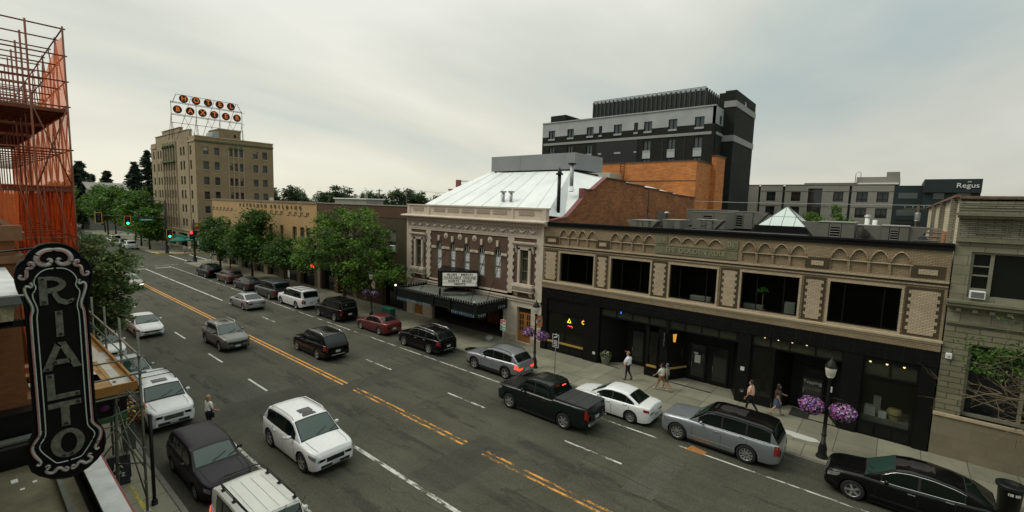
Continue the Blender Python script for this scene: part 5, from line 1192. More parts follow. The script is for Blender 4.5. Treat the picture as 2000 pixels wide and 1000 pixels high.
def sm(pts, it=2):
    for _ in range(it):
        q = [pts[0]]
        for a, b in zip(pts[:-1], pts[1:]): q += [tuple(.75 * u + .25 * v for u, v in zip(a, b)), tuple(.25 * u + .75 * v for u, v in zip(a, b))]
        q.append(pts[-1]); pts = q
    return pts
def tubes(name, pts, r, m, y):
    mb = MB()
    for s in (1, -1): mb.path([(SXC + s * x, SYF - y, z) for x, z in sm(pts)], r, m, 6)
    obj(name, mb, bs)
inner = [(.02, 9.28), (.12, 9.275), (.22, 9.22), (.30, 9.10), (.315, 9.0), (.285, 8.94), (.30, 8.86), (.345, 8.8), (.34, 8.7), (.30, 8.56), (.285, 8.45), (.305, 8.36), (.31, 8.2), (.31, 7), (.31, 5.95), (.33, 5.83), (.43, 5.68), (.40, 5.55), (.22, 5.26), (.18, 5.22), (.02, 5.21)]
outer = [(.36, 9.02), (.33, 8.97), (.35, 8.92), (.40, 8.96), (.445, 8.93), (.44, 8.82), (.40, 8.68), (.365, 8.58), (.35, 8.48), (.37, 8.4), (.385, 8.3), (.385, 7), (.385, 5.98), (.40, 5.88), (.49, 5.76), (.525, 5.66), (.50, 5.52), (.43, 5.38), (.41, 5.31), (.44, 5.27), (.48, 5.30)]
tubes('neon_tube', inner, .011, M_tubew, .05); tubes('neon_tube', outer, .013, M_tubew, .05); tubes('neon_tube', [(x + .022, z) for x, z in outer[8:18]], .010, M_tubep, .055)
tubes('scroll_band', outer[:10], .028, M_scroll, .02); tubes('scroll_band', outer[12:], .028, M_scroll, .02)
def spiral(c, r0, r1, a0, a1, n=14): return [(c[0] + (r0 + (r1 - r0) * i / n) * math.cos(R(a0 + (a1 - a0) * i / n)), c[1] + (r0 + (r1 - r0) * i / n) * math.sin(R(a0 + (a1 - a0) * i / n))) for i in range(n + 1)]
for s in (1, -1):
    mb = MB()
    # crest: two big volutes meeting at the top
    pts = [(.0, 9.66), (.10, 9.66), (.2, 9.6), (.255, 9.5), (.24, 9.40), (.16, 9.345), (.07, 9.36), (.035, 9.43), (.07, 9.48), (.10, 9.45)]
    pp = sm(pts); n = len(pp); mb.path([(SXC + s * x, SYF - .02, z) for x, z in pp], [.018 + .03 * math.sin(math.pi * min(1, (i + 3) / n)) for i in range(n)], M_scroll, 7)
    pts = [(.335, 9.36), (.37, 9.38), (.36, 9.42), (.31, 9.42), (.285, 9.36), (.32, 9.30), (.38, 9.31), (.40, 9.25), (.395, 9.17), (.42, 9.10), (.48, 9.10), (.51, 9.14), (.49, 9.18), (.46, 9.16)]
    pp = sm(pts); n = len(pp); mb.path([(SXC + s * x, SYF - .02, z) for x, z in pp], [.014 + .018 * math.sin(math.pi * i / n) for i in range(n)], M_scroll, 6)
    pts = [(.36, 5.20), (.31, 5.22), (.29, 5.18), (.33, 5.15), (.36, 5.10), (.31, 5.04), (.24, 5.03), (.19, 5.10), (.14, 5.10), (.10, 5.03), (.05, 4.99), (.02, 5.03), (.05, 5.08), (.08, 5.05)]
    pp = sm(pts); n = len(pp); mb.path([(SXC + s * x, SYF - .02, z) for x, z in pp], [.015 + .018 * math.sin(math.pi * i / n) for i in range(n)], M_scroll, 6)
    obj('scroll_relief', mb, bs)
mb = MB()
for s in (1, -1):
    pts = sm([(.03, 9.63), (.10, 9.63), (.19, 9.57), (.22, 9.48), (.19, 9.41), (.12, 9.39)]); mb.path([(SXC + s * x, SYF - .075, z) for x, z in pts], .009, M_tubep, 5)
    pts = sm([(.36, 9.36), (.345, 9.40), (.31, 9.38), (.33, 9.33), (.38, 9.30), (.395, 9.2), (.43, 9.12), (.48, 9.13)]); mb.path([(SXC + s * x, SYF - .055, z) for x, z in pts], .008, M_tubep, 5)
obj('neon_tube', mb, bs)
def block_letter(ch):
    """letter drawn as flat metal troughs, box 0..1 x 0..1"""
    W_ = .2
    if ch == 'I': return [[(.4, 0), (.64, 0), (.64, 1), (.4, 1)]]
    if ch == 'L': return [[(0, 0), (.98, 0), (.98, .17), (.24, .17), (.24, 1), (0, 1)]]
    if ch == 'T': return [[(.36, 0), (.62, 0), (.62, .8), (1, .8), (1, 1), (0, 1), (0, .8), (.36, .8)]]
    if ch == 'A': return [[(-.02, 0), (.22, 0), (.33, .3), (.30, .3), (.52, .88), (.42, 1), (.36, 1)], [(.34, 1), (.64, 1), (1.04, 0), (.8, 0), (.5, .8)], [(.26, .2), (.76, .2), (.72, .36), (.3, .36)]]
    if ch == 'R':
        bowl = [(.24 + .56 * math.sin(t), .70 + .30 * math.cos(t)) for t in [math.pi * k / 10 for k in range(11)]]
        inn = [(.24 + .36 * math.sin(t), .72 + .15 * math.cos(t)) for t in [math.pi * k / 10 for k in range(10, -1, -1)]]
        leg = [(.34, .44), (.5, .42), (.62, .2), (.80, .10), (.98, .16), (1.04, .12), (.94, .0), (.74, -.06), (.52, .04), (.42, .22)]
        return [[(0, 0), (.24, 0), (.24, 1), (0, 1)], bowl + inn, leg]
    if ch == 'O':
        o = [(.5 + .52 * math.cos(2 * math.pi * k / 28), .5 + .54 * math.sin(2 * math.pi * k / 28)) for k in range(29)]
        i = [(.53 + .25 * math.cos(2 * math.pi * k / 28), .5 + .40 * math.sin(2 * math.pi * k / 28)) for k in range(28, -1, -1)]
        return [o + i]
for ch, z0, z1, w in (('R', 8.55, 9.12, .50), ('I', 7.87, 8.40, .46), ('A', 7.19, 7.75, .56), ('L', 6.57, 7.11, .50), ('T', 5.97, 6.49, .50), ('O', 5.31, 5.87, .50)):
    mb = MB()
    for ol in block_letter(ch):
        n = len(ol); fr = [(SXC - w / 2 + x * w, SYF - .035, z0 + z * (z1 - z0)) for x, z in ol]
        bm = bmesh.new(); vs = [bm.verts.new(p) for p in fr]
        f = bm.faces.new(vs); bm.normal_update(); bmesh.ops.triangulate(bm, faces=[f])
        mb.bm(bm, M_trough)
        mb.add(fr + [(x, SYF, z) for x, y, z in fr], [(i, (i + 1) % n, n + (i + 1) % n, n + i) for i in range(n)], M_trough)
    L_ = obj('letter', mb, bs)
    q = block_letter(ch)[0]
    mb = MB()
    for fx, fz in {'R': ((.12, .1), (.12, .9), (.9, .05)), 'I': ((.52, .08), (.52, .92)), 'A': ((.1, .06), (.32, .28)), 'L': ((.12, .92), (.88, .08)), 'T': ((.49, .1), (.9, .9)), 'O': ((.35, .05), (.6, .05))}[ch]: mb.lathe([(.028, -.03), (.03, 0)], M_socket, (SXC - w / 2 + fx * w, SYF - .036, z0 + fz * (z1 - z0)), 8, 'y')
    obj('tube_socket', mb, L_)
mb = MB(); mb.box(.2, .9, 13.1, 13.25, 8.15, 8.28, M_black); mb.box(.2, .9, 13.1, 13.25, 5.6, 5.72, M_black); mb.tube((.3, 13.2, 9.6), (1.2, 13.2, 9.7), .02, M_black); obj('bracket', mb, bs)
M_whitecap = mat('white_metal_cap', (.47, .48, .47), .5, var=.2, vs=1.5); M_greyface = mat('grey_fascia', (.12, .13, .125), .6, var=.1); M_oldstone = mat('mossy_limestone', (.27, .25, .16), .95, var=.45, vs=5, fine=.3)
ri = thing('cinema_building', 'cinema front with pale ledge and grey marquee roof edged in white metal', 'building', (0, 13, 0))
mb = MB(); mb.box(-6, .2, 13, 17.9, 0, 8.57, M_oldstone); mb.box(-9, -.6, -40, 13, 0, 11.5, M_oldstone); obj('wall', mb, ri)  # second box: unseen frontage added to block sky and darken reflections
mb = MB(); mb.box(-6, .76, 13.02, 17.9, 8.58, 8.62, M_greyface); mb.box(-6, .78, 12.98, 17.9, 8.62, 8.78, M_greyface); mb.box(-6, .79, 12.97, 17.9, 8.78, 8.81, M_whitecap); mb.prism([(.2, 13.1, 8.14), (.62, 13.1, 8.2), (.66, 13.1, 8.58), (.2, 13.1, 8.58)], (0, .9, 0), M_oldstone); obj('ledge', mb, ri)
M_mroof = mat('dirty_marquee_roofing', (.15, .135, .085), .9, var=.45, vs=.9, fine=.2); M_redtrim = mat('red_marquee_edge', (.20, .03, .025), .5, var=.2)
mb = MB(); mb.box(.2, 1.55, 7, 17.1, 3.5, 3.62, M_mroof); mb.box(1.22, 1.32, 7, 17.1, 3.62, 3.78, M_gravel); mb.box(.2, 2.1, 7, 17.1, 3.1, 3.5, M_black); obj('marquee_roof', mb, ri)
mb = MB()
for k in range(4): mb.box(1.66, 2.06, 7 + k * 2.55, 9.54 + k * 2.55, 4.0, 4.05, M_whitecap)
mb.box(1.7, 2.0, 7, 17.1, 3.6, 4.0, M_black); mb.box(2.06, 2.1, 7, 17.15, 3.93, 4.045, M_redtrim); mb.box(2.0, 2.12, 7, 17.15, 3.1, 3.92, M_black); obj('marquee_edge', mb, ri)
mb = MB(); mb.box(.2, 2.0, 17.1, 17.3, 3.5, 4.3, M_black); mb.box(.2, 2.0, 17.05, 17.35, 4.3, 4.36, M_gravel); obj('marquee_end', mb, ri); mb = MB(); mb.box(.2, 1.9, 17.5, 17.9, 3.5, 4.9, M_black); mb.box(.2, 1.9, 17.45, 17.95, 4.9, 4.96, M_black); obj('marquee_end', mb, ri); mb = MB()
mb.box(.5, .62, 16.2, 16.4, 3.622, 3.64, M_white); mb.box(.85, .93, 15.9, 16.0, 3.622, 3.635, M_white); mb.box(.62, .7, 15.7, 15.78, 3.622, 3.63, M_white); obj('roof_litter', mb, ri)
# building under repair behind the scaffold
B_rep = brick('orange_brown_brick', (.24, .085, .03), (.19, .068, .025), (.15, .08, .04), dirt=.25)
M_tanc = mat('tan_cornice', (.17, .085, .04), .8, var=.2)
rp = thing('building_under_repair', 'orange-brown brick front hidden behind red debris netting and scaffold', 'building', (0, 40, 0))
mb = MB(); mb.wall(1.0, 18, 88, 0, 9.9, [(y, y + 1.3, 5.6, 8.2) for y in range(20, 68, 3)], .3, B_rep); mb.box(-8, .65, 18.05, 88, 0, 9.8, B_rep); mb.box(-8, 1.0, 18, 18.05, 0, 9.9, B_rep); obj('wall', mb, rp)
mb = MB(); mb.box(-8, 1.15, 17.85, 18, 9.5, 9.9, M_tanc); mb.box(-8, 1.1, 17.9, 18, 8.9, 9.1, M_tanc)
for z, o in ((4.9, .12), (8.3, .1), (8.9, .16), (9.5, .2)): mb.box(1.0, 1.0 + o, 18, 70, z, z + .2, M_tanc)
obj('cornice', mb, rp)
mb = MB()
for y in range(20, 68, 3): mb.quad((1.25, y, 5.6), (1.25, y + 1.3, 5.6), (1.25, y + 1.3, 8.2), (1.25, y, 8.2), G_dark)
obj('window', mb, rp)
# netted scaffold
M_tube = mat('rusty_scaffold_tube', (.17, .05, .022), .7, var=.3); M_deck = mat('brown_scaffold_board', (.13, .045, .02), .85, var=.3, vs=2)
def netting(name, dens, col=(.72, .11, .02)):
    m = bpy.data.materials.new(name); m.use_nodes = True; t = m.node_tree; n = t.nodes; l = t.links
    d = n.new('ShaderNodeBsdfDiffuse'); d.inputs[0].default_value = col + (1,); tl = n.new('ShaderNodeBsdfTranslucent'); tl.inputs[0].default_value = col + (1,)
    a = n.new('ShaderNodeMixShader'); a.inputs[0].default_value = .55; l.new(d.outputs[0], a.inputs[1]); l.new(tl.outputs[0], a.inputs[2])
    tr = n.new('ShaderNodeBsdfTransparent'); tr.inputs[0].default_value = (1, .78, .68, 1)
    g = n.new('ShaderNodeNewGeometry'); nz = n.new('ShaderNodeTexNoise'); nz.inputs['Scale'].default_value = .9; nz.inputs['Detail'].default_value = 5; nz.inputs['Distortion'].default_value = 1.5; l.new(g.outputs['Position'], nz.inputs['Vector'])
    mr = n.new('ShaderNodeMapRange'); mr.inputs['From Min'].default_value = .3; mr.inputs['From Max'].default_value = .7; mr.inputs['To Min'].default_value = dens - .13; mr.inputs['To Max'].default_value = dens + .13; l.new(nz.outputs['Fac'], mr.inputs['Value'])
    mx = n.new('ShaderNodeMixShader'); l.new(mr.outputs[0], mx.inputs[0]); l.new(tr.outputs[0], mx.inputs[1]); l.new(a.outputs[0], mx.inputs[2]); l.new(mx.outputs[0], n['Material Output'].inputs['Surface'])
    return m
M_net = netting('red_debris_net', .66, (.80, .12, .028)); M_netthin = netting('thin_debris_net', .62, (.90, .22, .09)); M_netmid = netting('mid_debris_net', .42, (.68, .085, .02))
sc = thing('scaffold', 'tall rusty scaffold wrapped in red debris netting with brown plank decks', 'scaffold', (2.4, 45, 0))
SX = [3.6, 2.45, 1.35]; Y0, NB, BAY = 29.1, 14, 2.3
TOP = 18.05
for i in range(NB):
    y = Y0 + i * BAY
    for j, x in enumerate(SX):
        if j == 2 and i > 4: continue
        top = TOP if i < 2 or j < 2 else 16.5
        if j == 0 and i % 3 == 2: top = 17.2
        mb = MB(); mb.tube((x, y, 0.15), (x, y, top), .038 if i < 4 else .03, M_tube, 7 if i < 3 else 5); mb.box(x - .1, x + .1, y - .1, y + .1, .152, .165, M_galv); obj('post', mb, sc)
LEV = [4.6, 6.6, 8.75, 11.05, 12.7, 14.6, 15.7, 16.8, 17.95]
for z in LEV:
    mb = MB()
    mb.tube((3.6, Y0, z), (3.6, Y0 + (NB - 1) * BAY, z), .03, M_tube, 5)
    for i in range(NB):
        y = Y0 + i * BAY
        mb.tube((SX[0] + .1, y, z), (-2.5 if i == 0 or z > 11 else 1.1, y, z), .034, M_tube, 5)
    obj('ledger', mb, sc)
mb = MB()
for i in range(NB - 1):
    y = Y0 + i * BAY
    for z0, z1 in ((4.6, 8.75), (8.75, 11.05), (11.05, 14.6), (14.6, 17.9)):
        mb.tube((3.6, y, z0), (3.6, y + BAY, z1), .028, M_tube, 5)
        if i % 2 or z0 < 12: mb.tube((3.6, y + BAY, z0), (3.6, y, z1), .026, M_tube, 5)
for z0, z1 in ((4.6, 8.75), (11.05, 14.6)): mb.tube((3.6, Y0, z0), (2.45, Y0, z1), .028, M_tube, 5); mb.tube((2.45, Y0, z0), (3.6, Y0, z1), .028, M_tube, 5)
for x0, x1 in ((3.6, 3.0), (3.0, 2.45), (2.45, 1.9), (1.9, 1.35), (1.35, .8)):
    for z0, z1 in ((4.6, 7.7), (7.7, 11.05)): mb.tube((x0, Y0 - .03, z0), (x1, Y0 - .03, z1), .022, M_tube, 5)
    mb.tube((x1, Y0 + 2.3, 4.6), (x1, Y0 + 2.3, 11), .04, M_tube, 5); mb.tube((x1 + .2, Y0, 4.6), (x1 + .2, Y0, 11.05), .026, M_tube, 5)
obj('brace', mb, sc)
for z, x0, ya, yb in ((14.42, -.3, Y0, Y0 + 7.0), (14.40, -.3, Y0 + 7.4, Y0 + 14), (14.38, -.3, Y0 + 14.6, Y0 + 29), (10.9, 1.2, Y0, Y0 + 29)):
    mb = MB(); x = x0
    while x < 3.45: mb.box(x, x + .28, ya, yb, z, z + .07, M_deck); x += .30
    for k in range(int((yb - ya) / 1.0)): mb.box(x0, 3.6, ya + k * 1.0, ya + k * 1.0 + .06, z - .08, z, M_deck)
    mb.box(3.56, 3.6, ya, yb, z - .1, z + .25, M_deck); obj('deck', mb, sc)
def net(pfun, nu, nv, m, wob=.12, seed=0):
    q = random.Random(seed); mb = MB(); g = [[Vector(pfun(i / nu, j / nv)) for j in range(nv + 1)] for i in range(nu + 1)]
    vs = []; 
    for i in range(nu + 1):
        for j in range(nv + 1):
            w = wob * (math.sin(i * 1.9 + seed) * .5 + math.sin(j * 1.3 + i * .7) * .35 + q.uniform(-.3, .3)); vs.append(g[i][j] + Vector((w if seed % 2 == 0 else 0, w if seed % 2 else 0, 0)))
    mb.add(vs, [(i * (nv + 1) + j, (i + 1) * (nv + 1) + j, (i + 1) * (nv + 1) + j + 1, i * (nv + 1) + j + 1) for i in range(nu) for j in range(nv)], m, True)
    return obj('netting', mb, sc)
net(lambda u, v: (3.6, Y0 + u * 30, .3 + v * 10.8), 30, 10, M_net, .06, 0)
net(lambda u, v: (.6 + u * 3.0, Y0 + .12, 4.7 + v * 6.4), 8, 8, M_netmid, .06, 1)
net(lambda u, v: (3.54, Y0 + u * 30, 11.1 + v * (6.5 - 2.8 * min(1, u * 2.2) + .5 * math.sin(u * 9))), 40, 9, M_netthin, .10, 2)
net(lambda u, v: (1.18, 18.7 + u * 10.3, 4.8 + v * 6.0), 8, 6, netting('inner_debris_net', .6, (.55, .13, .04)), .08, 4)
# walkway scaffold with boarded deck over the pavement
M_gtube = mat('green_grey_scaffold_tube', (.12, .135, .10), .55, .3, var=.3); M_osb = mat('plywood_sheet', (.38, .22, .085), .85, var=.2, vs=3, fine=.1); M_sheet = mat('pale_building_paper', (.50, .47, .41), .8, var=.12, vs=2); M_timber = mat('orange_timber_edge', (.30, .145, .035), .75, var=.2)
wk = thing('walkway_scaffold', 'grey tube scaffold carrying a plywood walkway deck over the left pavement', 'scaffold', (2.4, 23.5, 0))
for i, y in enumerate((18.7, 21.3, 23.9, 26.5)):
    for x in (3.6, 2.45):
        if x < 3 and i == 0: continue
        mb = MB(); mb.tube((x, y, .15), (x, y, 6.35 if x > 3 else 4.6), .038, M_gtube, 8); mb.box(x - .1, x + .1, y - .1, y + .1, .152, .17, M_galv)
        for z in (1.2, 2.4, 3.9, 5.0, 5.55): mb.tube((x, y, z - .04), (x, y, z + .04), .055, M_gtube, 8)
        obj('post', mb, wk)
mb = MB(); mb.tube((3.0, 19.6, .15), (3.1, 19.6, 4.6), .05, M_gtube, 8); obj('post', mb, wk)
mb = MB()
for z in (5.55, 5.02): mb.tube((.3, 18.6, z), (3.75, 18.6, z), .03, M_gtube, 6)
for z in (5.6,): mb.tube((3.6, 18.5, z), (3.6, 29, z), .036, mat('pale_guard_rail', (.22, .19, .15), .6, .2, var=.2), 6)
mb.tube((3.6, 18.5, 5.1), (3.6, 29, 5.1), .025, M_gtube, 6)
obj('guard_rail', mb, wk)
mb = MB()
for a, b in (((2.45, 18.7, 3.65), (3.6, 18.7, 3.95)), ((2.4, 18.7, 2.3), (3.6, 18.7, 3.8)), ((2.5, 18.7, 2.86), (3.05, 19.6, 3.0)), ((3.05, 19.6, 3.0), (3.6, 18.7, 1.7)), ((3.6, 18.7, 1.9), (3.0, 19.6, 1.7)), ((3.1, 19.6, 3.9), (3.6, 18.7, .6)), ((2.45, 21.3, 2.4), (3.6, 21.3, 2.4)), ((3.6, 18.7, 2.4), (3.6, 26.5, 2.4)), ((3.6, 21.3, .5), (3.6, 23.9, 2.4)), ((3.25, 18.75, 4.5), (3.6, 18.7, 3.9)), ((3.35, 18.75, 4.5), (3.62, 18.75, 3.85))): mb.tube(a, b, .024, M_gtube, 6)
obj('brace', mb, wk)
mb = MB(); mb.box(1.05, 3.5, 18.95, 28.9, 4.46, 4.54, M_timber); y = 18.97
k = 0
while y < 28.8:
    mb.box(3.0, 3.5, y, min(y + 1.2, 28.9) - .015, 4.54, 4.56, M_osb if k % 3 else M_sheet); mb.box(1.1, 2.98 - .12 * (k % 2), y, min(y + 2, 28.9), 4.541, 4.552, M_sheet if k % 2 else M_osb); y += 1.22; k += 1
mb.box(3.1, 3.34, 19.3, 28.8, 4.562, 4.566, M_sheet)
obj('deck', mb, wk)
mb = MB(); mb.box(3.5, 3.57, 18.88, 29, 4.42, 4.70, M_timber); mb.box(1.1, 3.5, 18.88, 18.95, 4.38, 4.68, M_timber); mb.tube((1.2, 18.86, 4.30), (3.6, 18.86, 4.30), .035, M_gtube); obj('toe_board', mb, wk)
bn = thing('banner', 'dark advertising banner with purple and green print under the walkway deck', 'banner', (2.9, 20, 3.1))
mb = MB(); mb.box(2.55, 3.45, 19.98, 20.0, 3.08, 3.98, M_black); mb.box(2.55, 3.45, 19.975, 19.98, 3.08, 3.3, mat('banner_green', (.03, .12, .04), .6, var=.3, vs=5)); mb.ball((2.85, 19.97, 3.62), .16, mat('banner_purple', (.11, .03, .13), .6, var=.4, vs=8), 1, (1, .08, .8)); mb.ball((3.15, 19.97, 3.5), .12, mat('banner_leaf', (.03, .15, .03), .6, var=.4, vs=8), 1, (1, .08, .6)); mb.ball((3.2, 19.97, 3.8), .07, mat('banner_red', (.3, .04, .02), .6, var=.3), 1, (1, .1, 1)); obj('cloth', mb, bn)
mb = MB(); mb.tube((2.5, 19.99, 3.98), (3.5, 19.99, 3.98), .02, M_gtube, 6); mb.tube((2.5, 19.99, 3.08), (2.5, 19.99, 4.3), .02, M_gtube, 6); obj('rail', mb, bn)
ab = thing('pavement_sign', 'dark grey folding pavement sign chalked with white letters beneath the scaffold', 'pavement sign', (3.35, 21.4, .15), R(-14))
mb = MB(); mb.prism([(-.33, -.28, 0), (.33, -.28, 0), (.33, -.03, 1.0), (-.33, -.03, 1.0)], (0, .02, 0), mat('chalkboard', (.02, .022, .024), .8, var=.2)); mb.prism([(-.33, .28, 0), (.33, .28, 0), (.33, .03, 1.0), (-.33, .03, 1.0)], (0, .02, 0), M_black); obj('board', mb, ab, local=True)
tm = text_mesh('JA\nV/z', .3, .003, M_paper); mb = MB(); put(mb, tm, (0, -.175, .55), PX, (0, .243, .97)); obj('lettering', mb, ab, local=True)
mb = MB(); mb.quad((3.5, 18.9, .156), (3.62, 18.9, .156), (3.62, 21.2, .156), (3.5, 21.2, .156), worn('yellow_tape', (.40, .34, .05), 4, .42, .52)); tag(obj('yellow_ramp_line', mb), kind='structure')
bp_ = thing('signpost', 'slim black street post standing at the kerb against the near scaffold leg', 'post', (3.85, 18.95, .15)); mb = MB(); mb.tube((3.85, 18.95, .15), (3.85, 18.95, 3.4), .055, M_black, 8); obj('post', mb, bp_); mb = MB(); mb.lathe([(.1, 0), (.09, .15), (.06, .2)], M_black, (3.85, 18.95, .15), 10); obj('base', mb, bp_)
gb = thing('utility_cabinet', 'grey-green street cabinet at the kerb in front of the white off-road vehicle', 'cabinet', (4.15, 24.1, .15)); mb = MB(); mb.rbox(3.95, 4.35, 23.9, 24.3, .15, 1.35, mat('green_grey_enamel', (.075, .085, .07), .5, var=.15), .03); obj('body', mb, gb); mb = MB(); mb.box(3.9, 4.4, 23.85, 24.35, 1.35, 1.42, M_black); obj('lid', mb, gb)
# ---------------------------------------------------------------- vehicles
M_tyre = mat('tyre_rubber', (.014, .014, .013), .85, var=.15); M_alloy = mat('alloy_wheel', (.42, .42, .40), .35, .7, var=.1); M_alloyd = mat('dark_alloy_wheel', (.06, .06, .058), .4, .6, var=.1); M_hub = mat('wheel_well', (.006, .006, .006), .9, var=0)
M_clad = mat('black_plastic_cladding', (.018, .018, .017), .7, var=.15); M_seam = mat('panel_gap', (.006, .006, .006), .9, var=0); M_chrome = mat('chrome_trim', (.62, .62, .60), .18, .95, var=0)
M_head = mat('headlamp_lens', (.20, .21, .21), .08, .3, var=.5, vs=14); M_headon = mat('lit_headlamp', (.9, .9, .85), .2, var=0, emit=2.2, ecol=(1, .97, .9)); M_tail = mat('red_tail_lens', (.26, .012, .010), .15, var=.2, vs=10, coat=.5); M_tailon = mat('lit_brake_lamp', (.6, .02, .01), .2, var=0, emit=1.6, ecol=(1, .06, .03)); M_amber = mat('amber_lens', (.55, .17, .03), .2, var=.1)
M_plate = mat('number_plate', (.36, .40, .40), .5, var=.2, vs=20); G_car = glassy('car_window_glass', (.005, .009, .007), .03, .4); G_wind = glassy('windscreen_glass', (.022, .050, .040), .04, .6); M_tray = mat('roof_box_black', (.012, .012, .012), .55, var=.15)
def paint(name, col, metal=.0, rough=.38, spec=.5):
    return mat('car_paint_' + name, col, rough, metal, spec, var=.05, vs=2.5, coat=.06 if max(col) < .03 else .5)
PT = dict(black=paint('black', (.0035, .0035, .0035), .0, .16, .3), white=paint('white', (.66, .67, .66)), silver=paint('silver', (.36, .37, .38), .65, .32), steel=paint('steel_grey', (.27, .29, .31), .6), red=paint('dark_red', (.115, .016, .016), .3), maroon=paint('maroon_brown', (.075, .03, .022), .3), green=paint('black_green', (.006, .010, .009), 0, .2, .3), grey=paint('dark_grey', (.045, .05, .05), .3), charcoal=paint('charcoal', (.025, .028, .028), .3), olive=paint('olive_grey', (.135, .14, .12), .5), plum=paint('faded_plum', (.013, .011, .016), 0, .45, .25), pale=paint('pale_blue_silver', (.33, .38, .38), .4), cream=paint('chalky_white', (.60, .60, .55), 0, .5), gold=paint('warm_silver', (.30, .285, .24), .6))
def interp(pts, d):
    if d <= pts[0][0]: return pts[0][1]
    for (a, u), (b, v) in zip(pts[:-1], pts[1:]):
        if d <= b: return u + (v - u) * (d - a) / max(b - a, 1e-6)
    return pts[-1][1]
FS = [0, .10, .24, .42, .6, .74, .86, .95, 1.0]
FW = [.945, .965, .985, .998, 1.0, .995, .978, .95, .90]
WHEELS = {}
def wheel_mesh(r, w, style, spokes):
    key = (round(r, 3), w, style, spokes)
    if key in WHEELS: return WHEELS[key]
    t = MB(); t.lathe([(r * .60, -w * .42), (r * .66, -w / 2), (r * .92, -w / 2), (r * .985, -w * .40), (r, -w * .2), (r, w * .2), (r * .985, w * .40), (r * .92, w / 2), (r * .66, w / 2), (r * .60, w * .42)], M_tyre, n=26, axis='y')
    q = MB(); ma = M_alloy if style == 'bright' else M_alloyd
    q.lathe([(.01, w * .18), (r * .60, w * .18)], M_hub, n=20, axis='y')
    q.lathe([(r * .60, w * .2), (r * .60, w * .47), (r * .66, w * .49), (r * .67, w * .44), (r * .63, w * .2)], ma, n=26, axis='y')
    q.lathe([(.01, w * .46), (r * .12, w * .46), (r * .15, w * .36), (r * .15, w * .2)], ma, n=12, axis='y')
    for k in range(spokes):
        a = 2 * math.pi * k / spokes; d = Vector((math.cos(a), 0, math.sin(a))); e = Vector((-math.sin(a), 0, math.cos(a)))
        i, o = d * r * .1, d * r * .62; wi, wo = r * (.085 if spokes > 6 else .11), r * (.055 if spokes > 6 else .10)
        y1, y0 = Vector((0, w * .45, 0)), Vector((0, w * .25, 0))
        q.prism([tuple(i + e * wi + y1), tuple(i - e * wi + y1), tuple(o - e * wo + y1), tuple(o + e * wo + y1)], y0 - y1, ma)
    WHEELS[key] = (t, q); return WHEELS[key]
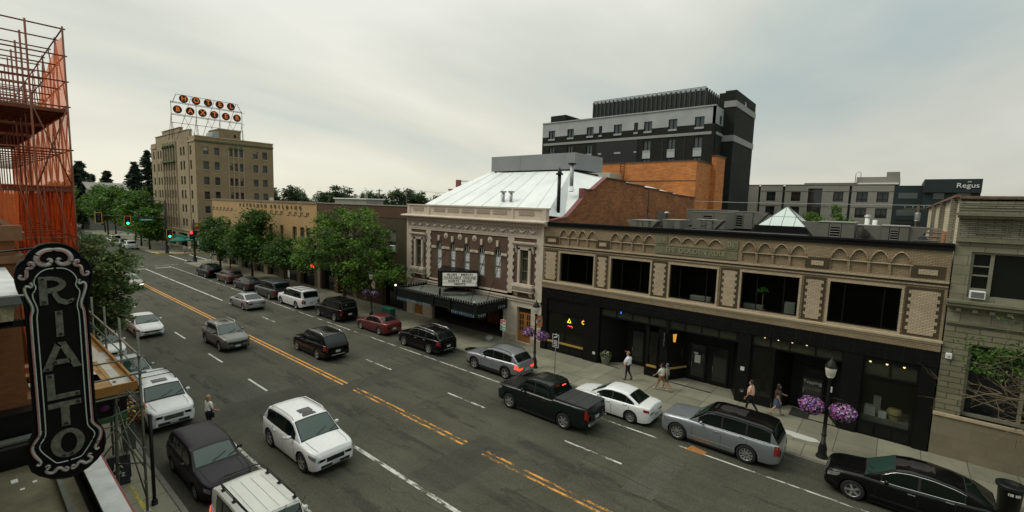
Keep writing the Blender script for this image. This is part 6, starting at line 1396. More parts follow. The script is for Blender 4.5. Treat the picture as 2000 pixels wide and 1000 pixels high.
def car(name, label, cat, loc, rz, s, col, group=None):
    L, W, H = s['L'], s['W'], s['H']; r = s['r']; body_m = PT[col]; root = thing(name, label, cat, (loc[0], loc[1], .0), rz, group)
    top = s['top']; gh = s['gh']; gc = s['gc']; fo, wb = s['fo'], s['wb']; ra = r * s.get('arch', 1.17); clad = s.get('clad', False)
    wx = [fo, fo + wb]
    PW = s.get('pw', [(0, .70), (.05, .80), (.14, .88), (.3, .94), (.6, .985), (1.1, 1.0), (L - 1.1, 1.0), (L - .6, .985), (L - .25, .95), (L - .1, .90), (L - .03, .84), (L, .78)])
    hw = lambda d: W / 2 * interp(PW, d)
    zt = lambda d: interp(top, d)
    def zb(d):
        b = gc + .10 * max(0, 1 - d / .35) ** 2 + .14 * max(0, 1 - (L - d) / .45) ** 1.5
        for c in wx:
            if abs(d - c) < ra: b = max(b, min(r + math.sqrt(max(0, ra * ra - (d - c) ** 2)), zt(d) - .16))
        return b
    def P(d, y, z): return (L / 2 - d, y, z)
    def side(d, f):
        a, b = zb(d), zt(d)
        # width follows absolute height so arches do not pull the panel in
        fa = max(0, min(1, (a + (b - a) * f - gc) / max(b - gc, .01)))
        return hw(d) * interp(list(zip(FS, FW)), fa), a + (b - a) * f
    st = {0, .02, .05, .1, .16, .25, .4, L, L - .02, L - .05, L - .1, L - .18, L - .3, L - .5}
    for c in wx: st |= {c + ra * math.cos(math.pi * k / 14) for k in range(15)} | {c - ra - .01, c + ra + .01}
    st |= {p[0] for p in top}; x = .5
    while x < L - .4: st.add(x); x += .22
    st = sorted(v for v in st if 0 <= v <= L); st = [v for i, v in enumerate(st) if i == 0 or v - st[i - 1] > .004]
    mb = MB(); rings = []; vs = []
    bed = s.get('bed')
    for d in st:
        ring = [side(d, f) for f in FS]
        y0, z0 = ring[-1]; cr = s.get('crown', .045) * (1 if d < s['cowl'] + .3 or d > gh[-1][0] - .3 else .5)
        ring += [(y0 * .93, z0 + cr * .35), (y0 * .7, z0 + cr * .75), (y0 * .35, z0 + cr * .97), (0, z0 + cr)]
        if d < .06 or d > L - .06: ring = [(y, min(z, z0 + .0)) for y, z in ring]
        vs += [P(d, y, z) for y, z in ring] + [P(d, -y, z) for y, z in ring[-2::-1]]; rings.append(len(ring) * 2 - 1)
    n = rings[0]; fs = []; fc = []
    nF = len(FS)
    for i in range(len(st) - 1):
        for k in range(n - 1):
            q = (i * n + k, i * n + k + 1, (i + 1) * n + k + 1, (i + 1) * n + k)
            low = k < 2 or k >= n - 3
            (fc if (clad and low) else fs).append(q)
    mb.add(vs, fs, body_m, True)
    if fc: o = 0; k_ = mb.mi(M_clad); [ (mb.f.append(list(q)), mb.m.append(k_), mb.sm.append(True)) for q in fc ]
    for i in (0, len(st) - 1): mb.f.append(list(range(i * n, i * n + n))); mb.m.append(mb.mi(body_m)); mb.sm.append(False)
    for i in range(len(st) - 1):                 # turn the lower edge inwards so arches have depth
        for k, sg in ((0, 1), (n - 1, -1)):
            a, b = vs[i * n + k], vs[(i + 1) * n + k]; mb.quad(a, b, (b[0], b[1] - sg * .22, b[2]), (a[0], a[1] - sg * .22, a[2]), M_hub)
    # greenhouse shell
    gmax = max(z for d, z in gh); tw = s.get('tw', .74); g0, g1 = gh[0][0], gh[-1][0]
    gz = lambda d: interp(gh, d)
    def base(d): return zt(d) - .02
    def yb(d): return hw(d) * .905
    def yt(d):
        t = max(0, min(1, (gz(d) - base(d)) / (gmax - base(d)))); e = yb(d); return e + (W / 2 * tw - e) * t
    gs = {g0, g1} | {p[0] for p in gh}; x = g0
    while x < g1: gs.add(x); x += .16
    gs = sorted(gs); gs = [v for i, v in enumerate(gs) if i == 0 or v - gs[i - 1] > .01]
    gv = []; rc = s.get('rcrown', .035)
    for d in gs:
        a, g, b, e = base(d), max(gz(d), base(d)), yb(d), yt(d); h = g - a; t = min(1, h / .3)
        ring = [(b, a), (b + (e - b) * .5 + .012 * t, a + h * .5), (e + (b - e) * .06, g - .075 * t), (e - .015 * t, g - .03 * t), (e - .06 * t, g - .004), (e * .6, g + rc * .7 * t), (0, g + rc * t)]
        gv += [P(d, y, z) for y, z in ring] + [P(d, -y, z) for y, z in ring[-2::-1]]
    m_ = 13; k0 = len(mb.v)
    mb.v += gv; roofm = PT[s['roof']] if s.get('roof') else body_m
    for i in range(len(gs) - 1):
        for k in range(m_ - 1):
            mb.f.append([k0 + i * m_ + k, k0 + i * m_ + k + 1, k0 + (i + 1) * m_ + k + 1, k0 + (i + 1) * m_ + k]); mb.m.append(mb.mi(roofm if 2 <= k <= 9 else body_m)); mb.sm.append(True)
    # panel gaps
    for d in s['doors']:
        for sg in (1, -1):
            pts = [side(d, f) for f in (.06, .3, .5, .7, .9, 1.0)]
            for (ya, za), (yc, zc) in zip(pts[:-1], pts[1:]):
                mb.quad(P(d - .008, sg * (ya + .003), za), P(d + .008, sg * (ya + .003), za), P(d + .008, sg * (yc + .003), zc), P(d - .008, sg * (yc + .003), zc), M_seam)
    for sg in (1, -1):                           # bonnet shut lines
        q = [i / 7 * (s['cowl'] - .3) + .18 for i in range(8)]
        for a, c in zip(q[:-1], q[1:]):
            if s.get('crown', .045) == .045: mb.quad(P(a, sg * hw(a) * .70, zt(a) + .037), P(a, sg * hw(a) * .715, zt(a) + .036), P(c, sg * hw(c) * .715, zt(c) + .036), P(c, sg * hw(c) * .70, zt(c) + .037), M_seam)
    b = obj('body', mb, root, smooth=32, local=True)
    mb = MB(); mb.box(-L / 2 + .25, L / 2 - .25, -W / 2 + .28, W / 2 - .28, gc - .02, .62, M_hub); mb.box(-L / 2 + .3, L / 2 - .3, -W / 2 + .1, W / 2 - .1, r + ra - .02, r + ra + .0, M_hub) if False else None
    mb.box(L / 2 - fo - wb + ra, L / 2 - fo - ra, -W / 2 + .07, W / 2 - .07, .17, gc + .05, M_hub); obj('underbody', mb, root, local=True)  # wide low box between the axles, added to deepen the shadow underneath
    # glass
    def slope(d):
        e = .02; return math.atan2(gz(d + e) - gz(d - e), -2 * e)
    def band(name_, d0, d1, m, mar=.10, lift=.016, nn=5, fy=None):
        mb = MB(); rows = []
        for i in range(nn + 1):
            d = d0 + (d1 - d0) * i / nn; g = max(gz(d), base(d)); w = max((yt(d) - mar), .2); rows.append([P(d, w * u, g + lift + rc * min(1, (g - base(d)) / .3) * (1 - abs(u) ** 2)) for u in (-1, -.7, -.35, 0, .35, .7, 1)])
        mb.add([p for r_ in rows for p in r_], [(i * 7 + j, i * 7 + j + 1, (i + 1) * 7 + j + 1, (i + 1) * 7 + j) for i in range(nn) for j in range(6)], m, True)
        return obj(name_, mb, root, local=True)
    w0, w1 = s['ws']; band('windscreen_surround', w0 - .05, w1 + .05, M_clad, mar=.055, lift=.009); band('windscreen', w0, w1, G_wind); r0, r1 = s['rs']; band('rear_window_surround', r0 - .03, r1 + .03, M_clad, mar=.085, lift=.009); band('rear_window', r0, r1, G_car, mar=.12)
    mb = MB()
    for sg in (-.15, .45): mb.path([P(w0 + .02, sg * W / 2, gz(w0 + .02) + .05), P(w0 + .10, sg * W / 2 + .28, gz(w0 + .10) + .06), P(w0 + .2, sg * W / 2 + .5, gz(w0 + .2) + .055)], .011, M_seam, 4)
    obj('wiper', mb, root, local=True)
    if s.get('sunroof'): a, c = s['sunroof']; band('sunroof', a, c, mat('tinted_sunroof', (.035, .033, .033), .15, spec=.4, var=.05), mar=s.get('sunw', .24), lift=.008)
    def swin(name_, d0, d1, lo, hi, off, m, par):
        for sg in (1, -1):
            mb = MB(); vv = []; N_ = 9
            for i in range(N_):
                d = d0 + (d1 - d0) * i / (N_ - 1); a, g, b_, e_ = base(d), gz(d), yb(d), yt(d); h = max(g - a, .02)
                s0, s1 = lo / h, 1 - hi / h
                if s1 < s0 + .02: s1 = s0 + .02
                for sv in (s0, (s0 + s1) / 2, s1):
                    y = (b_ + (e_ - b_) * sv) + .012 * (1 - abs(2 * sv - 1)); vv.append(P(d, sg * (y + off), a + h * sv))
            mb.add(vv, [(i * 3 + j, i * 3 + j + 1, (i + 1) * 3 + j + 1, (i + 1) * 3 + j) for i in range(N_ - 1) for j in range(2)], m, True); o = obj(name_, mb, par or root, local=True)
    wins = s['win']
    swin('window_surround', wins[0][0] - .03, wins[-1][1] + .03, .025, .075, .010, M_clad, None)
    for a, c in wins: swin('side_window', a, c, .05, .10, .018, G_car, None)
    if s.get('chrome'):
        for sg in (1, -1):
            mb = MB(); up = []; lo = []
            for i in range(17):
                d = wins[0][0] - .05 + (wins[-1][1] - wins[0][0] + .1) * i / 16; a, g, b_, e_ = base(d), gz(d), yb(d), yt(d); h = max(g - a, .04)
                for lst, sv in ((lo, .035 / h), (up, max(1 - .07 / h, .3))): lst.append(P(d, sg * (b_ + (e_ - b_) * sv + .022), a + h * sv))
            if s['chrome'] != 'low': mb.path(up, .014, M_chrome, 5)
            if s['chrome'] != 'top': mb.path(lo, .014, M_chrome, 5)
            obj('chrome_trim', mb, root, local=True)
    # lamps
    def lamp(name_, d0, d1, f0, f1, m, yin, rear=False, par=None):
        for sg in (1, -1):
            mb = MB(); n_ = 5; vv = []
            for i in range(n_ + 1):
                d = d0 + (d1 - d0) * i / n_
                lo, hi = (f0, f1) if rear else (f0 + (f1 - f0) * .5 * i / n_, f1)
                for f in (lo, (lo + hi) / 2, hi):
                    y, z = side(d, f); vv.append(P(d, sg * (y + .010), z))
            mb.add(vv, [(i * 3 + j, i * 3 + j + 1, (i + 1) * 3 + j + 1, (i + 1) * 3 + j) for i in range(n_) for j in range(2)], m, True)
            de = d0; y0, za = side(de, f0); y1, zc = side(de, f1); xx = L / 2 - d0 + (.012 if not rear else -.012)
            mb.quad((xx, sg * yin * y0, za + .02), (xx, sg * y0, za), (xx, sg * y1, zc), (xx, sg * yin * y1, zc - .01), m)
            obj(name_, mb, root, local=True)
    hl = s.get('hl', (.012, .42, .66, .92, .55)); lamp('headlamp', hl[0], hl[1], hl[2], hl[3], M_headon if s.get('lit') else M_head, hl[4])
    tl = s.get('tl', (.012, .28, .62, .92, .55)); lamp('tail_lamp', L - tl[0], L - tl[1], tl[2], tl[3], M_tailon if s.get('brake') else M_tail, tl[4], True)
    # front and rear face
    y0, zt0 = hw(0), zt(0); zb0 = zb(0); mb = MB(); gw = s.get('gw', .50) * y0; xf = L / 2 + .010
    mb.box(xf - .03, xf, -gw, gw, zb0 + (zt0 - zb0) * .52, zb0 + (zt0 - zb0) * .95, s.get('grille', M_clad))
    for k in range(3): z = zb0 + (zt0 - zb0) * (.58 + .13 * k); mb.box(xf, xf + .006, -gw * .95, gw * .95, z, z + .018, M_chrome if s.get('bars') else M_seam)
    if s.get('bars'): mb.box(xf, xf + .010, -gw, gw, zb0 + (zt0 - zb0) * .92, zb0 + (zt0 - zb0) * .97, M_chrome)
    obj('grille', mb, root, local=True)
    mb = MB(); mb.box(xf - .02, xf + .004, -y0 * .9, y0 * .9, zb0 + .02, zb0 + (zt0 - zb0) * .32, M_clad); mb.box(-L / 2 - .008, -L / 2 + .02, -hw(L) * .9, hw(L) * .9, zb(L) + .02, zb(L) + (zt(L) - zb(L)) * .26, M_clad if clad else body_m)
    if s.get('skid'): mb.box(xf, xf + .01, -y0 * .5, y0 * .5, zb0 + .03, zb0 + .12, M_chrome); mb.box(-L / 2 - .016, -L / 2 - .006, -y0 * .7, y0 * .7, zb(L) + .04, zb(L) + .10, M_alloy)
    obj('bumper', mb, root, local=True)
    mb = MB(); mb.box(-L / 2 - .014, -L / 2 + .01, -.17, .17, zb(L) + (zt(L) - zb(L)) * .46, zb(L) + (zt(L) - zb(L)) * .46 + .14, M_plate); obj('number_plate', mb, root, local=True)
    mb = MB(); mb.box(xf, xf + .018, -.16, .16, zb0 + .06, zb0 + .19, M_plate); obj('number_plate', mb, root, local=True)
    # mirrors
    d = s.get('mir', wins[0][0] + .12)
    for sg in (1, -1):
        mb = MB(); y = yb(d); z = zt(d) + .06; mb.tube(P(d, sg * (y - .02), z - .02), P(d, sg * (y + .1), z + .02), .03, M_clad, 6); mb.ball(P(d + .02, sg * (y + .16), z + .05), .1, s.get('mirm') or body_m, 2, (.7, 1.05, .78)); obj('side_mirror', mb, root, local=True)
    for d in s['handles']:
        for sg in (1, -1):
            y, z = side(d, .84); mb = MB(); mb.rbox(L / 2 - d - .11, L / 2 - d + .11, sg * (y + .004), sg * (y + .04), z - .018, z + .018, M_chrome if s.get('chrome') else body_m, .008); obj('door_handle', mb, root, local=True)
    if s.get('rails'):
        a, c = s['rails']; m = s.get('railm', M_clad)
        for sg in (1, -1):
            mb = MB(); pts = [P(a + (c - a) * i / 8, sg * (yt(a + (c - a) * i / 8) - .07), gz(a + (c - a) * i / 8) + (.075 if 0 < i < 8 else .01)) for i in range(9)]; mb.path(pts, .022, m, 6); obj('roof_rail', mb, root, local=True)
    if s.get('bars_roof'):
        mb = MB()
        for d in s['bars_roof']: mb.tube(P(d, -yt(d) + .05, gz(d) + .09), P(d, yt(d) - .05, gz(d) + .09), .022, M_clad, 6)
        obj('roof_crossbar', mb, root, local=True)
    if s.get('mould'):
        for sg in (1, -1):
            mb = MB(); a, c = fo + ra + .1, fo + wb - ra - .1; y, z = side((a + c) / 2, .2)
            mb.box(L / 2 - c, L / 2 - a, sg * (y + .0), sg * (y + .016), z - .03, z + .03, s['mould']); obj('sill_moulding', mb, root, local=True)
    t_, q_ = wheel_mesh(r, s.get('tw_', .235), s.get('rim', 'bright'), s.get('spokes', 5))
    for c in wx:
        for sg in (1, -1):
            w = obj('wheel', t_, root, local=True); w.location = P(c, sg * (W / 2 - .135), r); rm = obj('rim', q_, w, local=True)
            if sg < 0: w.rotation_euler = (0, 0, math.pi)
    return root, dict(P=P, zt=zt, hw=hw, yt=yt, gz=gz, L=L, W=W, side=side)
def spec(L=4.65, W=1.88, H=1.70, kind='suv', **kw):
    s = dict(L=L, W=W, H=H, r=.36, gc=.23)
    if kind == 'suv':
        s.update(fo=.93, wb=L * .585, cowl=1.2, top=[(0, .74), (.03, .84), (.12, .93), (.35, .99), (1.2, 1.08), (1.9, 1.07), (L - .5, 1.13), (L - .12, 1.10), (L - .03, .98), (L, .86)],
                 gh=[(1.12, 1.07), (1.95, H - .10), (2.3, H - .03), (3.0, H - .02), (L - .9, H - .06), (L - .55, H - .12), (L - .08, 1.12)], ws=(1.2, 1.9), rs=(L - .50, L - .17),
                 win=[(1.62, 2.5), (2.58, 3.35), (3.43, L - .62)], doors=[1.52, 2.54, 3.5], handles=[2.36, 3.3], tw=.77, rails=(2.1, L - .7))
    elif kind == 'sedan':
        s.update(r=.33, gc=.17, fo=.92, wb=L * .583, cowl=1.25, top=[(0, .58), (.04, .66), (.2, .74), (.6, .82), (1.3, .91), (2, .93), (L - 1.0, .98), (L - .35, 1.02), (L - .05, .98), (L - .02, .86), (L, .74)],
                 gh=[(1.15, .91), (2.02, H - .07), (2.4, H - .01), (2.9, H - .01), (3.3, H - .06), (L - .55, 1.0)], ws=(1.25, 1.97), rs=(3.42, L - .68), win=[(1.68, 2.5), (2.58, 3.3), (3.36, 3.72)], doors=[1.48, 2.54, 3.52], handles=[2.35, 3.28], tw=.70, rails=None)
    elif kind == 'wagon':
        s.update(r=.31, gc=.2, fo=.9, wb=L * .575, cowl=1.25, top=[(0, .66), (.03, .74), (.15, .80), (.5, .86), (1.25, .93), (2, .94), (L - .4, .98), (L - .05, .95), (L, .80)],
                 gh=[(1.2, .93), (1.85, H - .09), (2.15, H - .02), (3.0, H), (L - .7, H - .03), (L - .45, H - .08), (L - .06, .98)], ws=(1.27, 1.8), rs=(L - .42, L - .15), win=[(1.6, 2.4), (2.48, 3.25), (3.33, L - .5)], doors=[1.5, 2.44, 3.3], handles=[2.26, 3.12], tw=.72, rails=None)
    elif kind == 'box':
        s.update(r=.39, gc=.27, fo=.92, wb=L * .585, cowl=1.3, top=[(0, .84), (.03, .96), (.15, 1.03), (.5, 1.08), (1.3, 1.14), (2, 1.14), (L - .3, 1.17), (L - .05, 1.15), (L, .95)],
                 gh=[(1.28, 1.14), (1.75, H - .10), (2.0, H - .03), (3.0, H - .01), (L - .5, H - .03), (L - .28, H - .08), (L - .04, 1.17)], ws=(1.33, 1.7), rs=(L - .24, L - .08), win=[(1.6, 2.45), (2.53, 3.35), (3.43, L - .42)], doors=[1.52, 2.49, 3.4], handles=[2.3, 3.2], tw=.80, rails=(2.0, L - .5))
    s.update(kw); return s
UP, DN = R(90), R(-90)
M_bright = M_alloy
# parked along the far kerb, nearest first
PX_ = 22.27
car('parked_car', 'glossy black crossover with chrome window trim parked beside the black litter bin', 'car', (22.30, -1.02), UP, spec(4.89, 1.92, 1.69, r=.38, chrome=True, sunroof=(2.1, 3.2), rails=None, spokes=5, doors=[1.6, 2.78, 3.75], handles=[2.6, 3.6], hl=(.012, .5, .62, .9, .6), gw=.4, bars=True, top=[(0, .70), (.03, .80), (.12, .89), (.35, .96), (1.2, 1.05), (2.2, 1.05), (3.6, 1.12), (4.5, 1.20), (4.8, 1.12), (4.89, .86)], gh=[(1.2, 1.05), (2.1, 1.58), (2.5, 1.66), (3.1, 1.67), (3.7, 1.60), (4.3, 1.44), (4.80, 1.17)], ws=(1.28, 2.05), rs=(4.0, 4.7), win=[(1.75, 2.74), (2.82, 3.95)]), 'black')
o, q = car('parked_car', 'silver luxury off-roader with glossy black roof parked by the flower basket lamp', 'car', (22.30, 5.55), UP, spec(5.10, 2.0, 1.84, 'box', r=.41, wb=3.0, fo=.86, roof='black', sunroof=(2.0, 3.6), spokes=10, rails=None, chrome='low', mould=M_chrome, hl=(.012, .40, .60, .86, .6), tl=(.012, .2, .45, .95, .72), clad=False, arch=1.14, gh=[(1.35, 1.14), (2.1, 1.73), (2.4, 1.80), (3.2, 1.82), (4.4, 1.78), (4.75, 1.70), (5.04, 1.17)], ws=(1.45, 2.03), rs=(4.80, 4.98), win=[(1.8, 2.75), (2.83, 3.75), (3.83, 4.7)], doors=[1.55, 2.8, 3.85], handles=[2.6, 3.65], tw=.79), 'steel')
car('parked_car', 'clean white compact sedan with dark rear window parked behind the black pickup', 'car', (22.22, 10.95), UP, spec(4.63, 1.78, 1.44, 'sedan', spokes=8, tl=(.012, .34, .72, .88, .30), rim='bright'), 'white')
car('parked_car', 'silver off-roader with black wheel arches and glowing brake lights by the theatre lamp', 'car', (22.40, 19.45), UP, spec(4.62, 1.86, 1.68, clad=True, brake=True, r=.37, wb=2.70, fo=.92, skid=True, spokes=5, railm=M_clad, arch=1.22), 'steel')
car('parked_car', 'black sport utility with silver roof rails parked in front of the theatre canopy', 'car', (22.25, 26.6), UP, spec(4.91, 1.93, 1.68, railm=M_chrome, chrome='top', r=.38, wb=2.86, skid=True, sunroof=(2.2, 3.0)), 'black')
car('parked_car', 'dark red compact sedan parked between two black sport utilities', 'car', (22.5, 33.15), UP, spec(4.50, 1.75, 1.43, 'sedan', spokes=5, tl=(.012, .3, .66, .88, .55)), 'red')
car('parked_car', 'upright black boxy off-roader with tall tail lamps parked below the big street tree', 'car', (22.25, 39.55), UP, spec(4.85, 1.92, 1.88, 'box', tl=(.012, .12, .35, .98, .82), roof='black', spokes=6, bars_roof=(2.4, 4.2)), 'black')
car('parked_car', 'long white full-size sport utility with roof rack in the middle of the parked row', 'car', (22.15, 46.7), UP, spec(5.60, 2.0, 1.92, 'box', fo=1.0, wb=3.3, win=[(1.65, 2.6), (2.68, 3.6), (3.7, 5.15)], doors=[1.55, 2.64, 3.65], handles=[2.45, 3.45], rs=(5.36, 5.52), gh=[(1.35, 1.14), (1.95, 1.80), (2.2, 1.88), (3.2, 1.90), (5.1, 1.88), (5.3, 1.83), (5.56, 1.17)], ws=(1.42, 1.9), bars_roof=(2.7, 3.7, 4.7), tl=(.012, .15, .4, .95, .75)), 'white')
car('parked_car', 'dark grey full-size sport utility parked ahead of the long white one', 'car', (22.2, 52.85), UP, spec(5.3, 2.0, 1.93, 'box', fo=1.0, wb=3.1, win=[(1.65, 2.6), (2.68, 3.6), (3.7, 4.85)], doors=[1.55, 2.64, 3.65], handles=[2.45, 3.45], rs=(5.06, 5.22), gh=[(1.35, 1.14), (1.95, 1.82), (2.2, 1.90), (3.2, 1.91), (4.8, 1.88), (5.0, 1.83), (5.26, 1.17)], ws=(1.42, 1.9), tl=(.012, .15, .4, .95, .7)), 'grey')
car('parked_car', 'charcoal sedan parked between the dark grey sport utility and the maroon crossover', 'car', (22.15, 59.45), UP, spec(4.75, 1.84, 1.46, 'sedan'), 'charcoal')
car('parked_car', 'maroon brown crossover parked third from the street corner end', 'car', (22.3, 65.6), UP, spec(4.6, 1.85, 1.69, chrome='low'), 'maroon')
car('parked_car', 'black minivan parked nearest the traffic signals at the far corner', 'car', (22.05, 72.1), UP, spec(5.0, 1.97, 1.74, win=[(1.5, 2.5), (2.58, 3.5), (3.58, 4.4)]), 'black')
# moving traffic heading away
car('moving_car', 'black sport utility driving away in the inner lane beside the yellow centre line', 'car', (16.2, 31.0), UP, spec(4.9, 1.95, 1.77, railm=M_chrome, r=.38, sunroof=(2.2, 3.0), skid=True), 'black')
car('moving_car', 'silver sedan driving away beside the parked dark sport utilities', 'car', (18.3, 49.4), UP, spec(4.85, 1.85, 1.45, 'sedan', sunroof=(2.15, 2.8)), 'silver')
# pickup
pk = spec(5.75, 2.0, 1.93, 'box', r=.41, fo=.98, wb=3.45, gc=.33, top=[(0, .92), (.03, 1.03), (.15, 1.12), (.5, 1.16), (1.5, 1.22), (3.7, 1.24), (3.75, 1.30), (5.68, 1.32), (5.72, 1.2), (5.75, 1.0)], gh=[(1.4, 1.2), (2.0, 1.84), (2.3, 1.91), (3.2, 1.92), (3.5, 1.86), (3.8, 1.26)], ws=(1.48, 1.95), rs=(3.55, 3.72), win=[(1.78, 2.55), (2.63, 3.4)], doors=[1.65, 2.6, 3.5], handles=[2.4, 3.3], cowl=1.45, rails=None, sunroof=(2.2, 2.7), tl=(.012, .16, .45, .92, .76), rim='bright', spokes=6, tw=.77, brake=False)
o, q = car('pickup_truck', 'black-green crew cab pickup with flat bed cover driving beside the white sedan', 'pickup truck', (19.45, 13.35), UP, pk, 'green')
mb = MB(); mb.box(-2.80, -.95, -.84, .84, 1.335, 1.385, mat('bed_cover_vinyl', (.028, .030, .027), .8, var=.15)); 
for x in (-1.5, -2.1): mb.box(x, x + .02, -.84, .84, 1.385, 1.39, M_seam)
obj('bed_cover', mb, o, local=True)
mb = MB(); mb.box(-2.96, -2.87, -.8, .8, .52, .66, M_chrome); obj('step_bumper', mb, o, local=True)
mb = MB(); mb.box(-.93, -.9, -.15, .15, 1.80, 1.84, M_tailon); obj('cab_brake_lamp', mb, o, local=True)
# traffic coming towards us
o, q = car('moving_car', 'white sport utility with grey sunroof driving nearest in the left lane', 'car', (9.2, 18.9), DN, spec(4.82, 1.94, 1.76, r=.40, fo=.93, wb=2.91, sunroof=(2.05, 2.75), sunw=.30, clad=False, gw=.55, hl=(.012, .40, .62, .88, .6), railm=PT['white']), 'white')
car('moving_car', 'olive grey crossover with bright headlamp lenses driving toward the view along the centre line', 'car', (12.3, 37.4), DN, spec(4.72, 1.86, 1.70, sunroof=(2.2, 3.0), clad=True, hl=(.012, .5, .66, .96, .35), railm=M_chrome, tw=.72), 'olive')
car('moving_car', 'white compact sedan driving toward the view in the outer left lane', 'car', (9.15, 45.2), DN, spec(4.6, 1.78, 1.45, 'sedan', gw=.75), 'white')
car('moving_car', 'silver car with lit headlamps approaching behind the white sedan near the junction', 'car', (12.75, 68.2), DN, spec(4.6, 1.84, 1.55, lit=True, hl=(.012, .3, .55, .85, .6)), 'gold')
# parked along the near left kerb
o, q = car('parked_car', 'white off-road sport utility with roof rails parked beside the woman in the road', 'car', (5.95, 27.3), DN, spec(4.83, 1.93, 1.80, 'box', r=.40, fo=.9, wb=2.79, sunroof=(2.05, 2.5), sunw=.26, clad=False, gw=.55, bars=True, grille=M_clad, gh=[(1.25, 1.14), (1.85, 1.70), (2.15, 1.78), (3.0, 1.80), (4.2, 1.77), (4.5, 1.70), (4.79, 1.17)], ws=(1.33, 1.8), hl=(.012, .42, .66, .92, .62), tw=.76, bars_roof=(2.9, 3.7), rails=(2.2, 4.2), mirm=PT['white']), 'white')
car('parked_car', 'old faded plum station wagon parked between two white off-roaders', 'car', (5.75, 19.85), DN, spec(4.6, 1.75, 1.50, 'wagon', wb=2.66, gw=.55, hl=(.012, .2, .55, .88, .55), tw=.78), 'plum')
o, q = car('parked_car', 'chalky white boxy off-roader with black tubular roof rack at the lower frame edge', 'car', (5.45, 13.7), DN, spec(4.67, 1.88, 1.83, 'box', r=.40, wb=2.69, rails=None, roof=None, tw=.82, gh=[(1.62, 1.14), (1.85, 1.72), (2.05, 1.79), (3.0, 1.82), (4.2, 1.80), (4.45, 1.72), (4.64, 1.17)], ws=(1.66, 1.83), win=[(1.95, 2.7), (2.8, 3.4), (3.5, 3.95)], brake=True, spokes=6, rim='dark', top=[(0, .88), (.03, 1.0), (.15, 1.07), (.5, 1.1), (1.5, 1.15), (2, 1.15), (4.37, 1.17), (4.62, 1.15), (4.67, .95)]), 'cream')
mb = MB()
xs = (.35, -.7, -1.55)
for sg in (1, -1):
    mb.path([(.45, sg * .64, 1.84), (.35, sg * .64, 1.98), (-1.65, sg * .66, 2.0), (-1.95, sg * .6, 2.0), (-2.02, sg * .48, 2.0)], .022, M_clad, 6)
    mb.path([(.3, sg * .64, 1.93), (-1.65, sg * .66, 1.91), (-1.95, sg * .6, 1.91)], .014, M_clad, 5)
    for x in xs: mb.tube((x, sg * .65, 1.83), (x, sg * .65, 1.99), .024, M_clad, 6); mb.box(x - .06, x + .06, sg * .65 - .05, sg * .65 + .05, 1.82, 1.85, M_clad)
mb.tube((-2.02, -.48, 2.0), (-2.02, .48, 2.0), .022, M_clad, 6); mb.tube((-1.97, -.5, 1.91), (-1.97, .5, 1.91), .014, M_clad, 5)
obj('roof_rack', mb, o, local=True)
mb = MB()
for k in range(4): mb.box(-1.6, .5, -.45 + k * .3, -.445 + k * .3, 1.853, 1.858, M_seam)
obj('roof_seam', mb, o, local=True)
car('parked_car', 'pale silver-blue sedan parked behind the white off-road sport utility', 'car', (5.95, 33.3), DN, spec(4.7, 1.8, 1.46, 'sedan'), 'pale')
car('parked_car', 'white hatchback parked beyond the walkway scaffold under the left street tree', 'car', (5.95, 40.3), DN, spec(4.4, 1.8, 1.55, 'wagon'), 'white')
# far side of the junction
car('parked_car', 'white sport utility parked first beyond the junction in front of the trees', 'car', (22.2, 117.8), UP, spec(4.8, 1.9, 1.75), 'white')
car('parked_car', 'pale silver car parked second beyond the junction', 'car', (22.3, 124.5), UP, spec(4.7, 1.85, 1.6, 'wagon'), 'silver')
car('parked_car', 'white van-like wagon parked third beyond the junction', 'car', (22.3, 132), UP, spec(5.0, 1.95, 1.95, 'box'), 'white')
car('moving_car', 'white car in the oncoming lane at the junction half hidden by the left street tree', 'car', (12.9, 96), DN, spec(4.6, 1.8, 1.5, 'sedan'), 'white')
car('moving_car', 'silver car far down the street beyond the junction', 'car', (17.5, 140), UP, spec(4.6, 1.8, 1.5, 'sedan'), 'silver')
# ---------------------------------------------------------------- street furniture
M_globe = mat('frosted_lamp_glass', (.55, .53, .42), .35, var=.1)
PETAL = [mat('violet_petal', (.19, .08, .33), .7, var=.2), mat('magenta_petal', (.33, .08, .22), .7, var=.2), mat('lilac_petal', (.42, .28, .46), .7, var=.2), mat('dark_leaf', (.02, .04, .012), .8, var=.2)]
PETAL2 = [mat('orange_petal', (.5, .16, .02), .7, var=.2), mat('red_petal', (.38, .03, .02), .7, var=.2), mat('yellow_petal', (.55, .35, .03), .7, var=.2), mat('dark_leaf', (.02, .04, .012))]
def blossoms(mb, c, rx, rz, n, pal, rg, wts=(4, 4, 3, 4), size=.045):
    for _ in range(n):
        while True:
            p = Vector((rg.uniform(-1, 1), rg.uniform(-1, 1), rg.uniform(-1, 1)))
            if .35 < p.length < 1: break
        p = p.normalized() * (p.length ** .3)
        q = Vector((c[0] + p.x * rx, c[1] + p.y * rx, c[2] + p.z * rz * (1 if p.z > 0 else 1.25)))
        nrm = (p + Vector((rg.uniform(-.5, .5), rg.uniform(-.5, .5), rg.uniform(-.2, .6)))).normalized(); a = nrm.orthogonal().normalized(); b = nrm.cross(a); s = size * rg.uniform(.7, 1.3)
        mb.add([q + a * s, q + b * s, q - a * s, q - b * s], [(0, 1, 2, 3)], rg.choices(pal, wts)[0])
